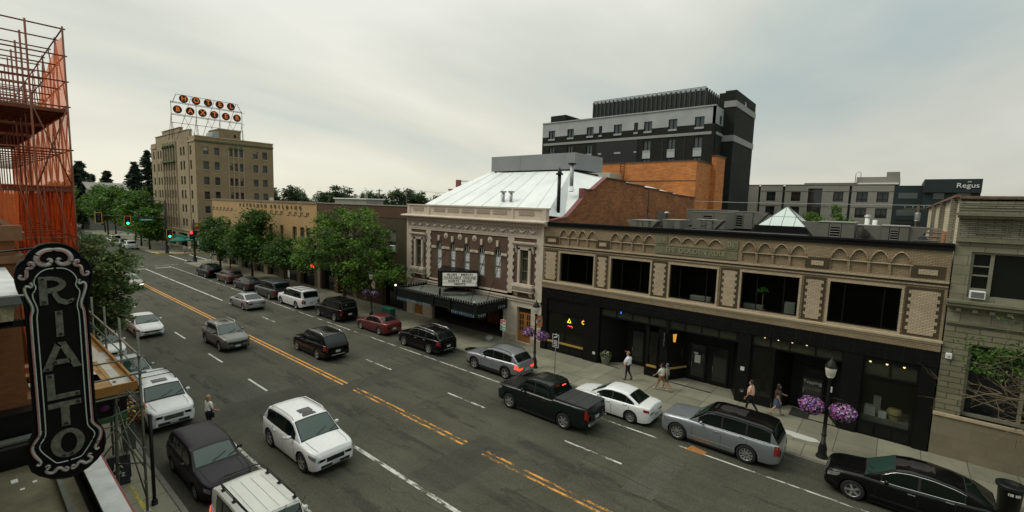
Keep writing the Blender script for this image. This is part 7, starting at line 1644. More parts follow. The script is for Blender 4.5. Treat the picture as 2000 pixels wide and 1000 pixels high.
def basket(label, c, rx, rz, pal=PETAL, n=650, seed=1, wts=(4, 4, 3, 4), group=None):
    t = thing('flower_basket', label, 'flower basket', c, 0, group); rg = random.Random(seed)
    mb = MB(); blossoms(mb, c, rx, rz, n, pal, rg, wts); obj('flowers', mb, t)
    mb = MB(); mb.lathe([(.04, -rz * .8), (rx * .5, -rz * .5), (rx * .62, 0), (rx * .6, .05)], mat('moss_liner', (.03, .028, .014), .95, var=.3), c, 12); obj('pot', mb, t)
    mb = MB()
    for k in range(3): a = k * 2.1; mb.tube((c[0] + rx * .6 * math.cos(a), c[1] + rx * .6 * math.sin(a), c[2]), (c[0], c[1], c[2] + rz + .12), .008, M_black, 4)
    obj('chain', mb, t); return t
def lamp(label, x, y, base=.15, arms=True, banner=0):
    t = thing('street_lamp', label, 'street lamp', (x, y, base)); z = base
    mb = MB(); mb.lathe([(.24, 0), (.24, .05), (.20, .12), (.17, .2), (.17, .45), (.12, .62), (.10, .7)], M_iron, (x, y, z), 14); obj('base', mb, t)
    mb = MB(); mb.lathe([(.085, .7), (.07, 2), (.055, 3.45), (.06, 3.5), (.09, 3.55), (.10, 3.62), (.05, 3.66)], M_iron, (x, y, z), 12); mb.lathe([(.09, 1.0), (.11, 1.05), (.09, 1.1)], M_iron, (x, y, z), 12); obj('post', mb, t)
    mb = MB(); mb.lathe([(.12, 3.66), (.17, 3.75), (.21, 4.0), (.215, 4.1)], M_globe, (x, y, z), 16); l = obj('globe', mb, t)
    mb = MB(); mb.lathe([(.235, 4.1), (.24, 4.14), (.19, 4.22), (.15, 4.34), (.07, 4.42), (.03, 4.5), (.02, 4.58)], M_iron, (x, y, z), 16); obj('cap', mb, t)
    if arms:
        mb = MB()
        for s in (-1, 1): mb.path([(x, y + s * .05, z + 2.75), (x, y + s * .5, z + 2.78), (x, y + s * .66, z + 2.75)], .018, M_iron, 5); mb.path([(x, y + s * .05, z + 2.45), (x, y + s * .3, z + 2.6), (x, y + s * .5, z + 2.77)], .012, M_iron, 5)
        obj('basket_arm', mb, t)
    mb = MB(); mb.box(x - .02, x + .02, y - .12, y - .06, z + 3.0, z + 3.25, M_paper); obj('tag', mb, t)
    return t
lamp('black post lamp with cream globe between the silver off-roader and the dark shop windows', 23.98, 1.75)
basket('left purple petunia ball on the lamp by the black-roofed off-roader', (23.98, 2.32, 2.42), .52, .36, seed=2, n=900)
basket('right purple petunia ball on the lamp nearest the black crossover', (23.98, 1.18, 2.42), .52, .36, seed=3, n=900)
lamp('black post lamp with orange banner standing outside the theatre oak doors', 24.15, 17.85)
basket('magenta petunia ball nearest the oak doors on the theatre lamp', (24.15, 18.42, 2.45), .45, .30, seed=4, n=500)
basket('magenta petunia ball nearest the no-parking sign on the theatre lamp', (24.15, 17.28, 2.45), .45, .30, seed=5, n=500)
def banner(label, x, y, z, m):
    t = thing('lamp_banner', label, 'banner', (x, y, z)); mb = MB(); mb.box(x - .01, x + .01, y - .52, y - .08, z, z + .7, m); mb.lathe([(.02, -.002), (.12, 0)], mat('teal_emblem', (.03, .2, .2), .7, var=0), (x - .012, y - .3, z + .42), 10, 'x'); obj('cloth', mb, t)
    mb = MB(); mb.tube((x, y, z + .72), (x, y - .55, z + .72), .014, M_iron, 5); mb.tube((x, y, z - .01), (x, y - .55, z - .01), .014, M_iron, 5); obj('rod', mb, t)
banner('rust orange banner with teal emblem on the theatre lamp', 24.15, 17.85, 3.0, mat('rust_banner', (.30, .11, .04), .8, var=.2))
lamp('black post lamp under the big street tree by the dark brick building', 24.0, 36.45)
basket('dusky violet petunia ball on the lamp under the big street tree', (24.0, 37.0, 2.55), .45, .3, seed=6, n=300, wts=(3, 1, 1, 6))
basket('dark leaved hanging flower ball on the tree-shaded lamp nearest the canopy', (24.0, 35.9, 2.55), .45, .3, seed=7, n=300, wts=(2, 1, 1, 7))
banner('tan banner with blue emblem on the tree-shaded lamp', 24.0, 36.4, 3.0, mat('tan_banner', (.26, .17, .09), .8, var=.2))
lamp('black post lamp outside the peach lettered building shaded by trees', 24.0, 70.2)
basket('red and yellow hanging flower ball beside the walkway scaffold', (4.05, 23.4, 2.05), .62, .45, PETAL2, 700, 8, (2, 3, 2, 7))
def sign(label, x, y, h, w, hh, draw, cat='sign', rz=0):
    t = thing('street_sign', label, cat, (x, y, .15), rz)
    mb = MB(); mb.tube((0, 0, 0), (0, 0, h + .05), .03, M_galv, 6); obj('post', mb, t, local=True)
    mb = MB(); draw(mb, h - hh, h, w); obj('plate', mb, t, local=True); return t
M_sred = mat('sign_red', (.45, .05, .04), .5, var=.05); M_sgreen = mat('sign_green', (.02, .25, .12), .5, var=.05); M_swhite = mat('sign_white', (.62, .63, .6), .5, var=.05)
def parking(mb, z0, z1, w):
    h = (z1 - z0); mb.box(-.05, -.035, -w / 2, w / 2, z0 + h * .5 + .01, z1, M_swhite); mb.box(-.056, -.05, -w / 2 + .02, w / 2 - .02, z1 - h * .17, z1 - .02, M_sred)
    mb.box(-.056, -.05, -w / 2 + .03, w / 2 - .03, z1 - h * .42, z1 - h * .34, M_sred); mb.box(-.056, -.05, .05, w / 2 - .02, z1 - h * .33, z1 - h * .2, M_sred)
    mb.box(-.05, -.035, -w / 2, w / 2, z0, z0 + h * .5 - .01, M_swhite); mb.box(-.056, -.05, w * .1, w / 2 - .02, z0 + .03, z0 + h * .47, M_sgreen); mb.box(-.056, -.05, -w / 2 + .03, w * .05, z0 + .05, z0 + .12, M_sgreen); mb.box(-.056, -.05, -w / 2 + .03, w * .05, z0 + .2, z0 + .27, M_sgreen)
sign('red and green parking restriction plates on a post outside the theatre side doors', 24.1, 20.6, 2.75, .46, .75, parking)
sign('red and green parking plates on a post beside the long white sport utility', 24.1, 52.9, 2.6, .46, .75, parking)
def noturn(mb, z0, z1, w):
    mb.box(-.05, -.035, -w / 2, w / 2, z0, z1, M_swhite); mb.box(-.056, -.05, -w / 2 + .035, w / 2 - .035, z0 + .035, z1 - .035, M_black); h = z1 - z0
    mb.path([(-.06, .12, z1 - .26), (-.06, .04, z1 - .17), (-.06, -.05, z1 - .2), (-.06, -.14, z1 - .10)], .035, M_swhite, 5)
    for f in (.52, .40, .28, .14): mb.box(-.062, -.056, -w * .3, w * .3, z0 + h * f - .025, z0 + h * f + .025, M_swhite)
sign('black and white framed arrow notice on a slim post before the corner shop window', 24.3, 16.3, 2.55, .5, .85, noturn)
sign('small white plate on a post at the street corner beside the black minivan', 24.5, 79, 2.6, .5, .7, lambda mb, a, b, w: mb.box(-.05, -.03, -w / 2, w / 2, a, b, M_swhite))
bn_ = thing('litter_bin', 'round black litter bin with pale lettering at the kerb beside the black crossover', 'litter bin', (24.06, -3.95, .15))
mb = MB(); c = (24.06, -3.95, .15); mb.lathe([(.26, 0), (.29, .05), (.34, .95), (.35, 1.0)], M_black, c, 20); obj('body', mb, bn_)
mb = MB(); mb.lathe([(.40, 1.0), (.42, 1.05), (.41, 1.12), (.26, 1.14), (.24, 1.06)], M_iron, c, 20); obj('lid', mb, bn_)
mb = MB()
for i, w_ in enumerate((.05, .03, .04, 0, .05, .03, .03)):
    a = R(190 + 24 - i * 8)
    if w_: mb.box(c[0] + .352 * math.cos(a) - .006, c[0] + .352 * math.cos(a) + .006, c[1] + .352 * math.sin(a) - w_ / 2, c[1] + .352 * math.sin(a) + w_ / 2, c[2] + .80, c[2] + .90, M_paper)
obj('lettering', mb, bn_)
bn2 = thing('recycling_bin', 'green lidded bin standing in shade behind the dark red sedan', 'litter bin', (25.0, 35.2, .15)); mb = MB(); mb.rbox(24.7, 25.3, 34.6, 35.9, .15, 1.15, mat('bin_green', (.02, .07, .05), .6, var=.2), .04); obj('body', mb, bn2); mb = MB(); mb.rbox(24.66, 25.34, 34.55, 35.95, 1.15, 1.22, mat('bin_teal', (.03, .2, .14), .6, var=.1), .02); obj('lid', mb, bn2)
pt = thing('planter', 'stone planter pot with white and yellow flowers in the black shop entry', 'planter', (28.2, 14.75, .15)); c = (28.2, 14.75, .15)
mb = MB(); mb.lathe([(.20, 0), (.26, .1), (.33, .42), (.36, .5), (.33, .52), (.28, .48)], M_conc2, c, 16); obj('pot', mb, pt)
mb = MB(); blossoms(mb, (c[0], c[1], c[2] + .68), .42, .26, 420, [mat('white_petal', (.6, .58, .5), .7, var=.1), mat('yellow_petal', (.55, .35, .03)), mat('dark_leaf', (.02, .04, .012)), mat('mid_leaf', (.05, .085, .03), .8, var=.2)], random.Random(4), (2, 1, 5, 5), .04); obj('flowers', mb, pt)
for lab, x, y, r in (('round iron cover in the pavement behind the black sport utility', 24.0, 23.5, .55), ('second round iron cover in the kerb strip behind the black sport utility', 23.95, 21.9, .38)):
    t = thing('manhole_cover', lab, 'manhole cover', (x, y, .155)); mb = MB(); mb.lathe([(r, 0), (r, .006), (.01, .008)], M_iron, (x, y, .155), 20); obj('lid', mb, t)
t = thing('floor_grate', 'dark entrance mat on the pavement before the right shop door', 'mat', (28.5, 3.25, .155)); mb = MB(); mb.box(27.95, 29.15, 2.82, 3.7, .1551, .166, mat('coir_mat', (.025, .024, .02), .95, var=.3, vs=12)); obj('mat', mb, t)
mb = MB(); mb.poly([(25.35, 3.9, .158), (25.85, 3.9, .158), (25.85, 3.2, .158), (25.75, 2.2, .158), (25.5, 1.95, .158), (25.25, 2.3, .158), (25.2, 3.0, .158), (25.35, 3.2, .158)], worn('white_pavement_paint', (.5, .5, .46), 2.4, .25, .34)); tag(obj('pavement_paint', mb), kind='structure')
mb = MB(); mb.poly([(20.75, 6.6, .006), (21.3, 6.5, .006), (21.12, 5.75, .006), (20.75, 5.85, .006)], mat('rusty_steel_plate', (.30, .13, .035), .85, var=.35, vs=5)); tag(obj('rust_patch', mb), kind='structure')
t = thing('litter_bag', 'crumpled pale plastic bag on the pavement under the theatre canopy', 'bag', (26.6, 24.2, .15)); mb = MB(); bm = bmesh.new(); bmesh.ops.create_icosphere(bm, subdivisions=3, radius=.33)
for v in bm.verts: v.co = Vector((v.co.x * 1.1, v.co.y, max(v.co.z, -.2) * .8)) * rnd.uniform(.75, 1.1) + Vector((26.6, 24.2, .3))
mb.bm(bm, mat('pale_plastic', (.28, .28, .25), .5, var=.2), True); obj('bag', mb, t)
# things lit or shown inside the shops
M_bulb = mat('warm_bulb', (1, .8, .4), .4, var=0, emit=4, ecol=(1, .72, .3))
def bulbs(label, pts, group):
    for p in pts:
        t = thing('ceiling_spot', label, 'ceiling light', p, 0, group); mb = MB(); mb.ball(p, .048, M_bulb, 2); obj('bulb', mb, t); mb = MB(); mb.tube((p[0], p[1], p[2] + .04), (p[0], p[1], p[2] + .16), .03, M_black, 6); obj('holder', mb, t)
bulbs('warm spot bulb glowing behind the transom above the right shop entry', [(29.2 + .3 * (k % 2), 5.35 - k * .34, 3.78 + .08 * ((k * 3) % 2)) for k in range(7)], 'warm spots above the right shop entry')
bulbs('warm spot bulb glowing inside the far right display window', [(29.3 + .3 * (k % 2), .55 - k * .33, 3.52 + .05 * (k % 2)) for k in range(5)], 'warm spots in the far right display window')
def neon(label, x, y, z, pts, m, r=.02):
    t = thing('neon_sign', label, 'neon sign', (x, y, z)); mb = MB(); mb.path([(x, y - a, z + b) for a, b in pts], r, m, 5); obj('tube', mb, t); mb = MB(); mb.box(x + .05, x + .07, y - .2, y + .2, z - .2, z + .2, M_dark); obj('backing', mb, t)
nm = lambda n_, c_: mat(n_, c_, .4, var=0, emit=2.2, ecol=c_)
neon('yellow-green neon triangle in the corner shop window', 28.4, 17.95, 2.55, [(-.14, -.12), (.14, -.12), (0, .16), (-.14, -.12)], nm('neon_lime', (.75, .9, .05)), .03)
neon('red neon squiggle below the lime triangle in the corner shop window', 28.45, 17.9, 2.15, [(-.2, 0), (-.1, .03), (0, -.02), (.12, .04), (.2, 0), (.14, -.1)], nm('neon_red', (1, .06, .10)), .025)
neon('orange and yellow neon blossom at the right of the corner shop window', 28.4, 16.75, 2.65, [(.14 * math.cos(t), .12 * math.sin(t)) for t in range(8)], nm('neon_orange', (1, .45, .03)), .035)
neon('blue neon strip behind the transom of the first black entry', 29.0, 14.2, 3.82, [(0, -.16), (.02, .16)], nm('neon_blue', (.08, .2, 1)), .045)
neon('small pale warm lamp behind the transom of the first black entry', 29.0, 13.4, 3.85, [(0, -.03), (.01, .03)], nm('neon_warm', (1, .8, .4)), .05)
neon('tiny red exit light deep in the first black entry', 29.5, 12.95, 3.2, [(0, -.04), (.01, .04)], nm('neon_exit', (1, .05, .03)), .035)
t = thing('wall_lamp', 'amber lit lamp shade inside the slanted window of the central black entry', 'lamp', (28.9, 10.1, 2.7)); mb = MB(); mb.lathe([(.07, -.28), (.12, .28)], mat('amber_shade', (.7, .3, .04), .6, var=0, emit=.9, ecol=(1, .42, .06)), (29.0, 10.4, 2.75), 10); obj('lamp_shade', mb, t)
t = thing('display_table', 'shop display with white boxes and a yellow basket in the far right window', 'display', (29, -.2, .16)); mb = MB(); mb.box(28.5, 30.2, -1.15, .65, .16, .95, M_gravel); obj('table', mb, t)
for lab, x, y, z0, w, h, m in (('white gift box on the right window display', 28.9, .35, .95, .22, .45, M_swhite), ('small white box on the right window display', 28.8, -.15, .95, .16, .3, M_swhite), ('stack of pale cards on the right window display', 29.3, .1, .95, .15, .85, M_paper)):
    q = thing('display_box', lab, 'box', (x, y, z0)); mb = MB(); mb.rbox(x - w, x + w, y - w, y + w, z0, z0 + h, m, .015); obj('carton', mb, q)
q = thing('display_basket', 'round yellowish basket on the right window display', 'basket', (29, -.6, .95)); mb = MB(); mb.lathe([(.22, 0), (.3, .12), (.3, .4), (.25, .5)], mat('straw', (.40, .33, .13), .8, var=.2, vs=20), (29, -.6, .95), 14); obj('bowl', mb, q); mb = MB(); mb.lathe([(.305, .2), (.305, .25)], M_black, (29, -.6, .95), 14); obj('band', mb, q)
# ---------------------------------------------------------------- traffic signals at the junction
M_yel = mat('signal_yellow', (.5, .27, .02), .5, var=.1); M_grn = mat('lit_green', (.05, 1, .5), .3, var=0, emit=2, ecol=(.03, 1, .45)); M_redl = mat('lit_red', (1, .04, .03), .3, var=0, emit=2.2, ecol=(1, .03, .02)); M_off = mat('unlit_lens', (.02, .015, .01), .4, var=0)
def head(label, x, y, zc, lit, back=True):
    t = thing('traffic_light', label, 'traffic light', (x, y, zc)); mb = MB()
    mb.rbox(x - .22, x + .22, y - .15, y + .2, zc - .62, zc + .62, M_black, .04); obj('housing', mb, t)
    if back:
        mb = MB()
        for a, b, c_, d in ((-.48, .48, .80, .9), (-.48, .48, -.9, -.80), (-.48, -.38, -.8, .8), (.38, .48, -.8, .8)): mb.box(x + a, x + b, y - .02, y + .02, zc + c_, zc + d, M_yel)
        mb.box(x - .38, x + .38, y - .01, y + .01, zc - .8, zc + .8, M_black); obj('backplate', mb, t)
    for k, z in enumerate((.4, 0, -.4)):
        mb = MB(); on = (lit == 'green' and k == 2) or (lit == 'red' and k == 0); mb.lathe([(.01, -.18), (.15 + (.06 if on else 0), -.16), (.15, -.1)], (M_grn if k == 2 else M_redl) if on else M_off, (x, y, zc + z), 14, 'y'); obj('lens', mb, t)
p1 = thing('signal_mast', 'tall black signal mast with long arm at the far corner by the hotel', 'signal pole', (24.9, 103.4, .15)); mb = MB(); mb.lathe([(.35, 0), (.3, .5), (.2, .7), (.17, 4), (.11, 9.8)], M_iron, (24.9, 103.4, .15), 12); obj('post', mb, p1)
mb = MB(); mb.path([(24.9, 103.4, 6.5), (20, 103.4, 6.9), (14.8, 103.4, 7.2)], [.11, .09, .06], M_iron, 8); mb.path([(24.9, 103.4, 9.6), (23.6, 103, 9.9), (22.2, 102.5, 9.85)], .05, M_iron, 6); obj('mast_arm', mb, p1)
mb = MB(); mb.rbox(21.4, 22.4, 102.2, 102.7, 9.7, 9.9, M_iron, .04); obj('road_lamp', mb, p1)
mb = MB(); mb.box(21.0, 23.1, 103.2, 103.24, 6.2, 6.6, mat('street_name_green', (.01, .16, .09), .5, var=.1)); mb.box(21.3, 22.8, 103.18, 103.2, 6.34, 6.46, M_swhite); obj('street_name_plate', mb, p1)
head('yellow framed signal showing green above the middle lanes', 19.4, 103.1, 6.2, 'green'); head('yellow framed dark signal at the tip of the mast arm', 15.6, 103.1, 6.75, ''); head('yellow framed signal showing green on the far corner mast', 25.35, 103.1, 3.75, 'green')
p2 = thing('signal_post', 'thick black signal post on the near corner by the street trees', 'signal pole', (25.0, 88.3, .15)); mb = MB(); mb.lathe([(.35, 0), (.3, .6), (.18, .8), (.16, 4), (.14, 6.6)], M_iron, (25.0, 88.3, .15), 12); obj('post', mb, p2); mb = MB(); mb.rbox(24.7, 25.4, 88.0, 88.6, 2.4, 3.1, M_iron, .05); mb.rbox(25.1, 25.6, 88, 88.5, 4.1, 5.2, M_black, .04); obj('control_box', mb, p2)
head('signal showing red facing the side street on the near corner post', 24.55, 88.1, 4.5, 'red', False)
# ---------------------------------------------------------------- outdoor umbrellas at the hotel
def umbrella(label, x, y, r, z, group=None):
    t = thing('parasol', label, 'parasol', (x, y, .15)); mb = MB(); vs = [(x, y, z + .7)] + [(x + r * math.cos(k * math.pi / 4), y + r * math.sin(k * math.pi / 4), z) for k in range(8)] + [(x + r * math.cos(k * math.pi / 4), y + r * math.sin(k * math.pi / 4), z - .22) for k in range(8)]
    mb.add(vs, [(0, 1 + k, 1 + (k + 1) % 8) for k in range(8)] + [(1 + k, 9 + k, 9 + (k + 1) % 8, 1 + (k + 1) % 8) for k in range(8)], mat('parasol_green', (.008, .12, .085), .8, var=.15)); obj('canopy', mb, t)
    mb = MB(); mb.tube((x, y, .15), (x, y, z + .7), .03, M_galv, 6); obj('pole', mb, t)
umbrella('green parasol nearest the blue hoarding at the hotel corner', 29.6, 105.0, 1.5, 2.5); umbrella('green parasol in the middle of the hotel corner row', 27.6, 106.6, 1.6, 2.3); umbrella('green parasol beside the black signal mast at the hotel', 29.2, 111.0, 1.5, 2.5); umbrella('green parasol farthest along the hotel street front', 29.0, 117.0, 1.5, 2.4)
# ---------------------------------------------------------------- people
SKIN = mat('skin_light', (.42, .25, .17), .55, var=.05); SKIN2 = mat('skin_tan', (.34, .19, .12), .55, var=.05)
def person(label, loc, face, h, top, legs, hair, shoes, stride=.25, arms=(.2, -.2), bare_arm=True, skirt=False, bare_leg=False, skin=SKIN, longhair=False, lean=0, bag=None, belly=0, elbow=.25, group=None):
    root = thing('person', label, 'person', loc, face, group); k = h / 1.75
    V = {}; E = []; Rd = {}; T = {}
    def v(n, p, r, tag_): V[n] = Vector(p) * k; Rd[n] = r * k; T[n] = tag_
    v('pel', (0, 0, .96), .155 + belly * .3, 'legs'); v('wst', (.01 + belly * .3, 0, 1.10), .150 + belly, 'top'); v('chs', (.02 + lean, 0, 1.30), .175 + belly * .4, 'top'); v('nkb', (.01 + lean, 0, 1.45), .085, 'top'); v('nk', (.02 + lean, 0, 1.51), .052, 'skin'); v('hd', (.045 + lean, 0, 1.60), .088, 'skin'); v('hdt', (.03 + lean, 0, 1.69), .085, 'skin')
    E += [('pel', 'wst'), ('wst', 'chs'), ('chs', 'nkb'), ('nkb', 'nk'), ('nk', 'hd'), ('hd', 'hdt')]
    v('nose', (.135 + lean, 0, 1.605), .014, 'skin'); E.append(('hd', 'nose'))
    for s, n, st, ar in ((1, 'l', stride, arms[0]), (-1, 'r', -stride, arms[1])):
        v('hip' + n, (0, s * .095, .90), .112, 'legs'); kn = (.42 * math.sin(st), s * .10, .90 - .42 * math.cos(st)); bend = .35 if st < 0 else .05
        v('th' + n, (kn[0] * .5, s * .098, .5 * (.90 + kn[2])), .094, 'thigh'); v('kn' + n, kn, .066, 'knee'); a2 = st - bend; an = (kn[0] + .43 * math.sin(a2), s * .10, max(kn[2] - .43 * math.cos(a2), .07)); v('cf' + n, (kn[0] * .6 + an[0] * .4 - .015, s * .10, kn[2] * .6 + an[2] * .4), .058, 'calf'); v('an' + n, an, .040, 'calf'); v('he' + n, (an[0] - .03, s * .10, max(an[2] - .045, .035)), .04, 'shoe'); v('to' + n, (an[0] + .17, s * .115, max(an[2] - .05, .03)), .034, 'shoe')
        E += [('pel', 'hip' + n), ('hip' + n, 'th' + n), ('th' + n, 'kn' + n), ('kn' + n, 'cf' + n), ('cf' + n, 'an' + n), ('an' + n, 'he' + n), ('he' + n, 'to' + n)]
        sh = Vector((lean, s * .185, 1.41)); v('sh' + n, sh, .078, 'top'); el = sh + Vector((.28 * math.sin(ar), s * .05, -.28 * math.cos(ar))); v('ua' + n, sh.lerp(el, .55), .062, 'top'); v('el' + n, el, .046, 'arm'); a3 = ar + elbow; wr = el + Vector((.25 * math.sin(a3), 0, -.25 * math.cos(a3))); v('wr' + n, wr, .027, 'hand'); d = Vector((math.sin(a3 + .15), 0, -math.cos(a3 + .15))); pm = wr + d * .08; v('pm' + n, pm, .034, 'hand')
        E += [('chs', 'sh' + n), ('sh' + n, 'ua' + n), ('ua' + n, 'el' + n), ('el' + n, 'wr' + n), ('wr' + n, 'pm' + n)]
    names = list(V); me = bpy.data.meshes.new('body'); me.from_pydata([V[n] for n in names], [(names.index(a), names.index(b)) for a, b in E], [])
    o = bpy.data.objects.new('body', me); COL.objects.link(o); sm_ = o.modifiers.new('s', 'SKIN'); ss = o.modifiers.new('u', 'SUBSURF'); ss.levels = 1
    sk = me.skin_vertices[0].data
    for i, n in enumerate(names): sk[i].radius = (Rd[n] * (1.25 if n in ('chs', 'wst', 'pel') else 1), Rd[n]); sk[i].use_root = (n == 'pel')
    for n in ('chs', 'wst', 'pel'): i = names.index(n); sk[i].radius = (Rd[n] * .95, Rd[n] * 1.38)
    bpy.context.view_layer.update(); dg = bpy.context.evaluated_depsgraph_get(); new = bpy.data.meshes.new_from_object(o.evaluated_get(dg)); bpy.data.objects.remove(o)
    mats = [skin, top, legs, shoes]; new.materials.clear()
    for m in mats: new.materials.append(m)
    def which(c):
        best = min(names, key=lambda n: (V[n] - c).length - Rd[n] * .6); t = T[best]
        if t == 'skin' or t == 'hand': return 0
        if t == 'arm': return 0 if bare_arm else 1
        if t == 'top': return 1
        if t == 'shoe': return 3
        if t in ('calf', 'knee'): return 0 if bare_leg else 2
        return 2
    for p in new.polygons: p.material_index = which(p.center); p.use_smooth = True
    b = bpy.data.objects.new('body', new); COL.objects.link(b); b.parent = root
    # fingers: four of different lengths and a thumb from the side of each palm
    for n, s in (('l', 1), ('r', -1)):
        mb = MB(); pm, wr = V['pm' + n], V['wr' + n]; d = (pm - wr).normalized(); sd_ = Vector((1, 0, 0)) if abs(d.x) < .7 else Vector((0, 0, 1)); sd_ = (sd_ - d * sd_.dot(d)).normalized(); inn = d.cross(sd_) * -s
        for f, (o_, ln) in enumerate(((-.028, .062), (-.010, .075), (.010, .08), (.028, .07))): a = pm + sd_ * o_ * k + d * .02 * k; mb.path([a, a + d * ln * .55 * k + inn * .008, a + d * ln * .9 * k + inn * .03], [.0095 * k, .009 * k, .007 * k], skin, 5)
        a = wr.lerp(pm, .45) + sd_ * .03 * k; mb.path([a, a + sd_ * .03 * k + d * .03 * k, a + sd_ * .03 * k + d * .06 * k + inn * .01], [.011 * k, .010 * k, .008 * k], skin, 5); obj('hand', mb, root, local=True)
    hc = V['hd'].lerp(V['hdt'], .75); mb = MB(); bm = bmesh.new(); bmesh.ops.create_icosphere(bm, subdivisions=3, radius=.108 * k)
    for q in bm.verts:
        q.co = Vector((q.co.x * 1.02, q.co.y * .92, q.co.z * 1.05)); 
        if q.co.x > .045 * k and q.co.z < .04 * k: q.co.x *= .45
        if q.co.z < -.03 * k and not longhair: q.co.z = -.03 * k
        if longhair and q.co.z < 0 and q.co.x < .03: q.co.z *= 2.6
        q.co += hc + Vector((-.018 * k, 0, .012 * k))
    mb.bm(bm, hair, True); obj('hair', mb, root, local=True)
    mb = MB()
    for s in (1, -1): mb.ball(tuple(V['hd'] + Vector((.078, s * .03, .018)) * k), .011 * k, M_black, 1); mb.ball(tuple(V['hd'] + Vector((-.0, s * .088, 0)) * k), .022 * k, skin, 1, (.7, .4, 1.2))
    mb.box(V['hd'].x + .077 * k, V['hd'].x + .088 * k, -.022 * k, .022 * k, V['hd'].z - .05 * k, V['hd'].z - .042 * k, mat('lips', (.25, .08, .06), .6, var=0)); obj('face', mb, root, local=True)
    if skirt:
        mb = MB(); mb.lathe([(.125 * k, 1.04 * k), (.165 * k, .9 * k), (.2 * k, .62 * k), (.205 * k, .52 * k), (.19 * k, .52 * k)], legs, (0, 0, 0), 16); obj('skirt', mb, root, local=True)
    if bag:
        mb = MB(); mb.rbox(-.08, .08, -.31, -.2, .72 * k, .98 * k, bag, .03); mb.path([(0, -.25, .98 * k), (.04, -.1, 1.25 * k), (.02, .12, 1.45 * k)], .012, bag, 5); obj('bag', mb, root, local=True)
    return root
cl = lambda n_, c_: mat('cloth_' + n_, c_, .85, var=.12, vs=9)
BRN = mat('hair_brown', (.035, .02, .012), .6, var=.2); BLN = mat('hair_blond', (.32, .22, .11), .6, var=.2); GRY = mat('hair_grey_brown', (.16, .10, .06), .6, var=.2)
person('heavy-set person in white shirt and dark trousers walking by the black shopfront', (26.5, 12.3, .15), R(100), 1.80, cl('white', (.74, .74, .78)), cl('navy', (.012, .014, .02)), mat('hair_bald', (.28, .15, .09), .5, var=.1), cl('darkblue', (.03, .05, .09)), .14, (.12, -.1), belly=.08)
person('person in white T-shirt and rust shorts walking in front behind the white sedan', (26.3, 10.05, .15), R(80), 1.62, cl('offwhite', (.70, .66, .57)), cl('rust', (.25, .11, .055)), BRN, cl('sneaker', (.5, .5, .48)), .42, (.55, -.45), bare_leg=True, skin=SKIN2)
person('person in pale top, green shorts and blue cap beside the white T-shirt walker', (26.62, 9.85, .15), R(80), 1.60, cl('sage', (.26, .26, .2)), cl('forest', (.03, .075, .03)), cl('bluecap', (.06, .1, .22)), cl('sneaker2', (.42, .4, .36)), -.40, (-.4, .45), bare_leg=True, skin=SKIN2)
person('person in salmon pink shirt and black trousers walking past the black pier', (26.65, 5.3, .15), R(85), 1.80, cl('salmon', (.66, .42, .33)), cl('black', (.010, .010, .010)), BRN, cl('whiteshoe', (.5, .5, .48)), .28, (.15, -.25), skin=SKIN2)
person('person in dark sleeveless top and blue denim skirt reaching toward the shop door', (27.35, 4.15, .15), R(-60), 1.70, cl('darktop', (.05, .03, .025)), cl('denim', (.055, .08, .14)), BRN, cl('brownshoe', (.05, .03, .02)), .35, (.7, -.2), skirt=True, bare_leg=True, longhair=True, skin=SKIN, elbow=.5)
person('blond person in white top with black bag standing in the road by the white off-roader', (7.0, 23.75, 0), R(15), 1.70, cl('whitetop', (.68, .67, .64)), cl('charcoalpant', (.015, .016, .018)), BLN, cl('darkshoe', (.03, .03, .03)), .08, (.35, .1), bag=M_black, longhair=True, elbow=.9)
person('person in pale blue shirt crossing at the far kerb by the hotel', (27.2, 101.6, .0), R(200), 1.72, cl('paleblue', (.28, .33, .38)), cl('grey', (.12, .12, .12)), GRY, M_black, .3)
person('person in white shirt crossing beside the one in pale blue at the far kerb', (27.9, 101.2, .0), R(200), 1.70, cl('white2', (.48, .48, .46)), cl('tan', (.2, .15, .1)), BRN, M_black, -.3)
person('person in white top standing by the green parasols outside the hotel', (26.6, 109.5, .15), R(180), 1.68, cl('white3', (.48, .48, .46)), cl('dark3', (.03, .03, .03)), BRN, M_black, .1)
# ---------------------------------------------------------------- trees
def leafmat(name, col, tr=.35):
    if name in MATS: return MATS[name]
    m = bpy.data.materials.new(name); m.use_nodes = True; t = m.node_tree; b = t.nodes['Principled BSDF']; n = t.nodes; l = t.links
    b.inputs['Roughness'].default_value = .6; b.inputs['Specular IOR Level'].default_value = .25
    g = n.new('ShaderNodeNewGeometry'); nz = n.new('ShaderNodeTexNoise'); nz.inputs['Scale'].default_value = .8; nz.inputs['Detail'].default_value = 3; l.new(g.outputs['Position'], nz.inputs['Vector'])
    mr = n.new('ShaderNodeMapRange'); mr.inputs['From Min'].default_value = .3; mr.inputs['From Max'].default_value = .7; mr.inputs['To Min'].default_value = .65; mr.inputs['To Max'].default_value = 1.4; l.new(nz.outputs['Fac'], mr.inputs['Value'])
    sc_ = n.new('ShaderNodeVectorMath'); sc_.operation = 'SCALE'; sc_.inputs[0].default_value = col; l.new(mr.outputs[0], sc_.inputs['Scale']); l.new(sc_.outputs[0], b.inputs['Base Color'])
    tl = n.new('ShaderNodeBsdfTranslucent'); l.new(sc_.outputs[0], tl.inputs[0]); mx = n.new('ShaderNodeMixShader'); mx.inputs[0].default_value = tr
    l.new(b.outputs[0], mx.inputs[1]); l.new(tl.outputs[0], mx.inputs[2]); l.new(mx.outputs[0], n['Material Output'].inputs['Surface'])
    MATS[name] = m; return m
LF = [leafmat('leaf_mid_green', (.066, .142, .016)), leafmat('leaf_bright_green', (.12, .225, .026)), leafmat('leaf_deep_green', (.030, .072, .011))]
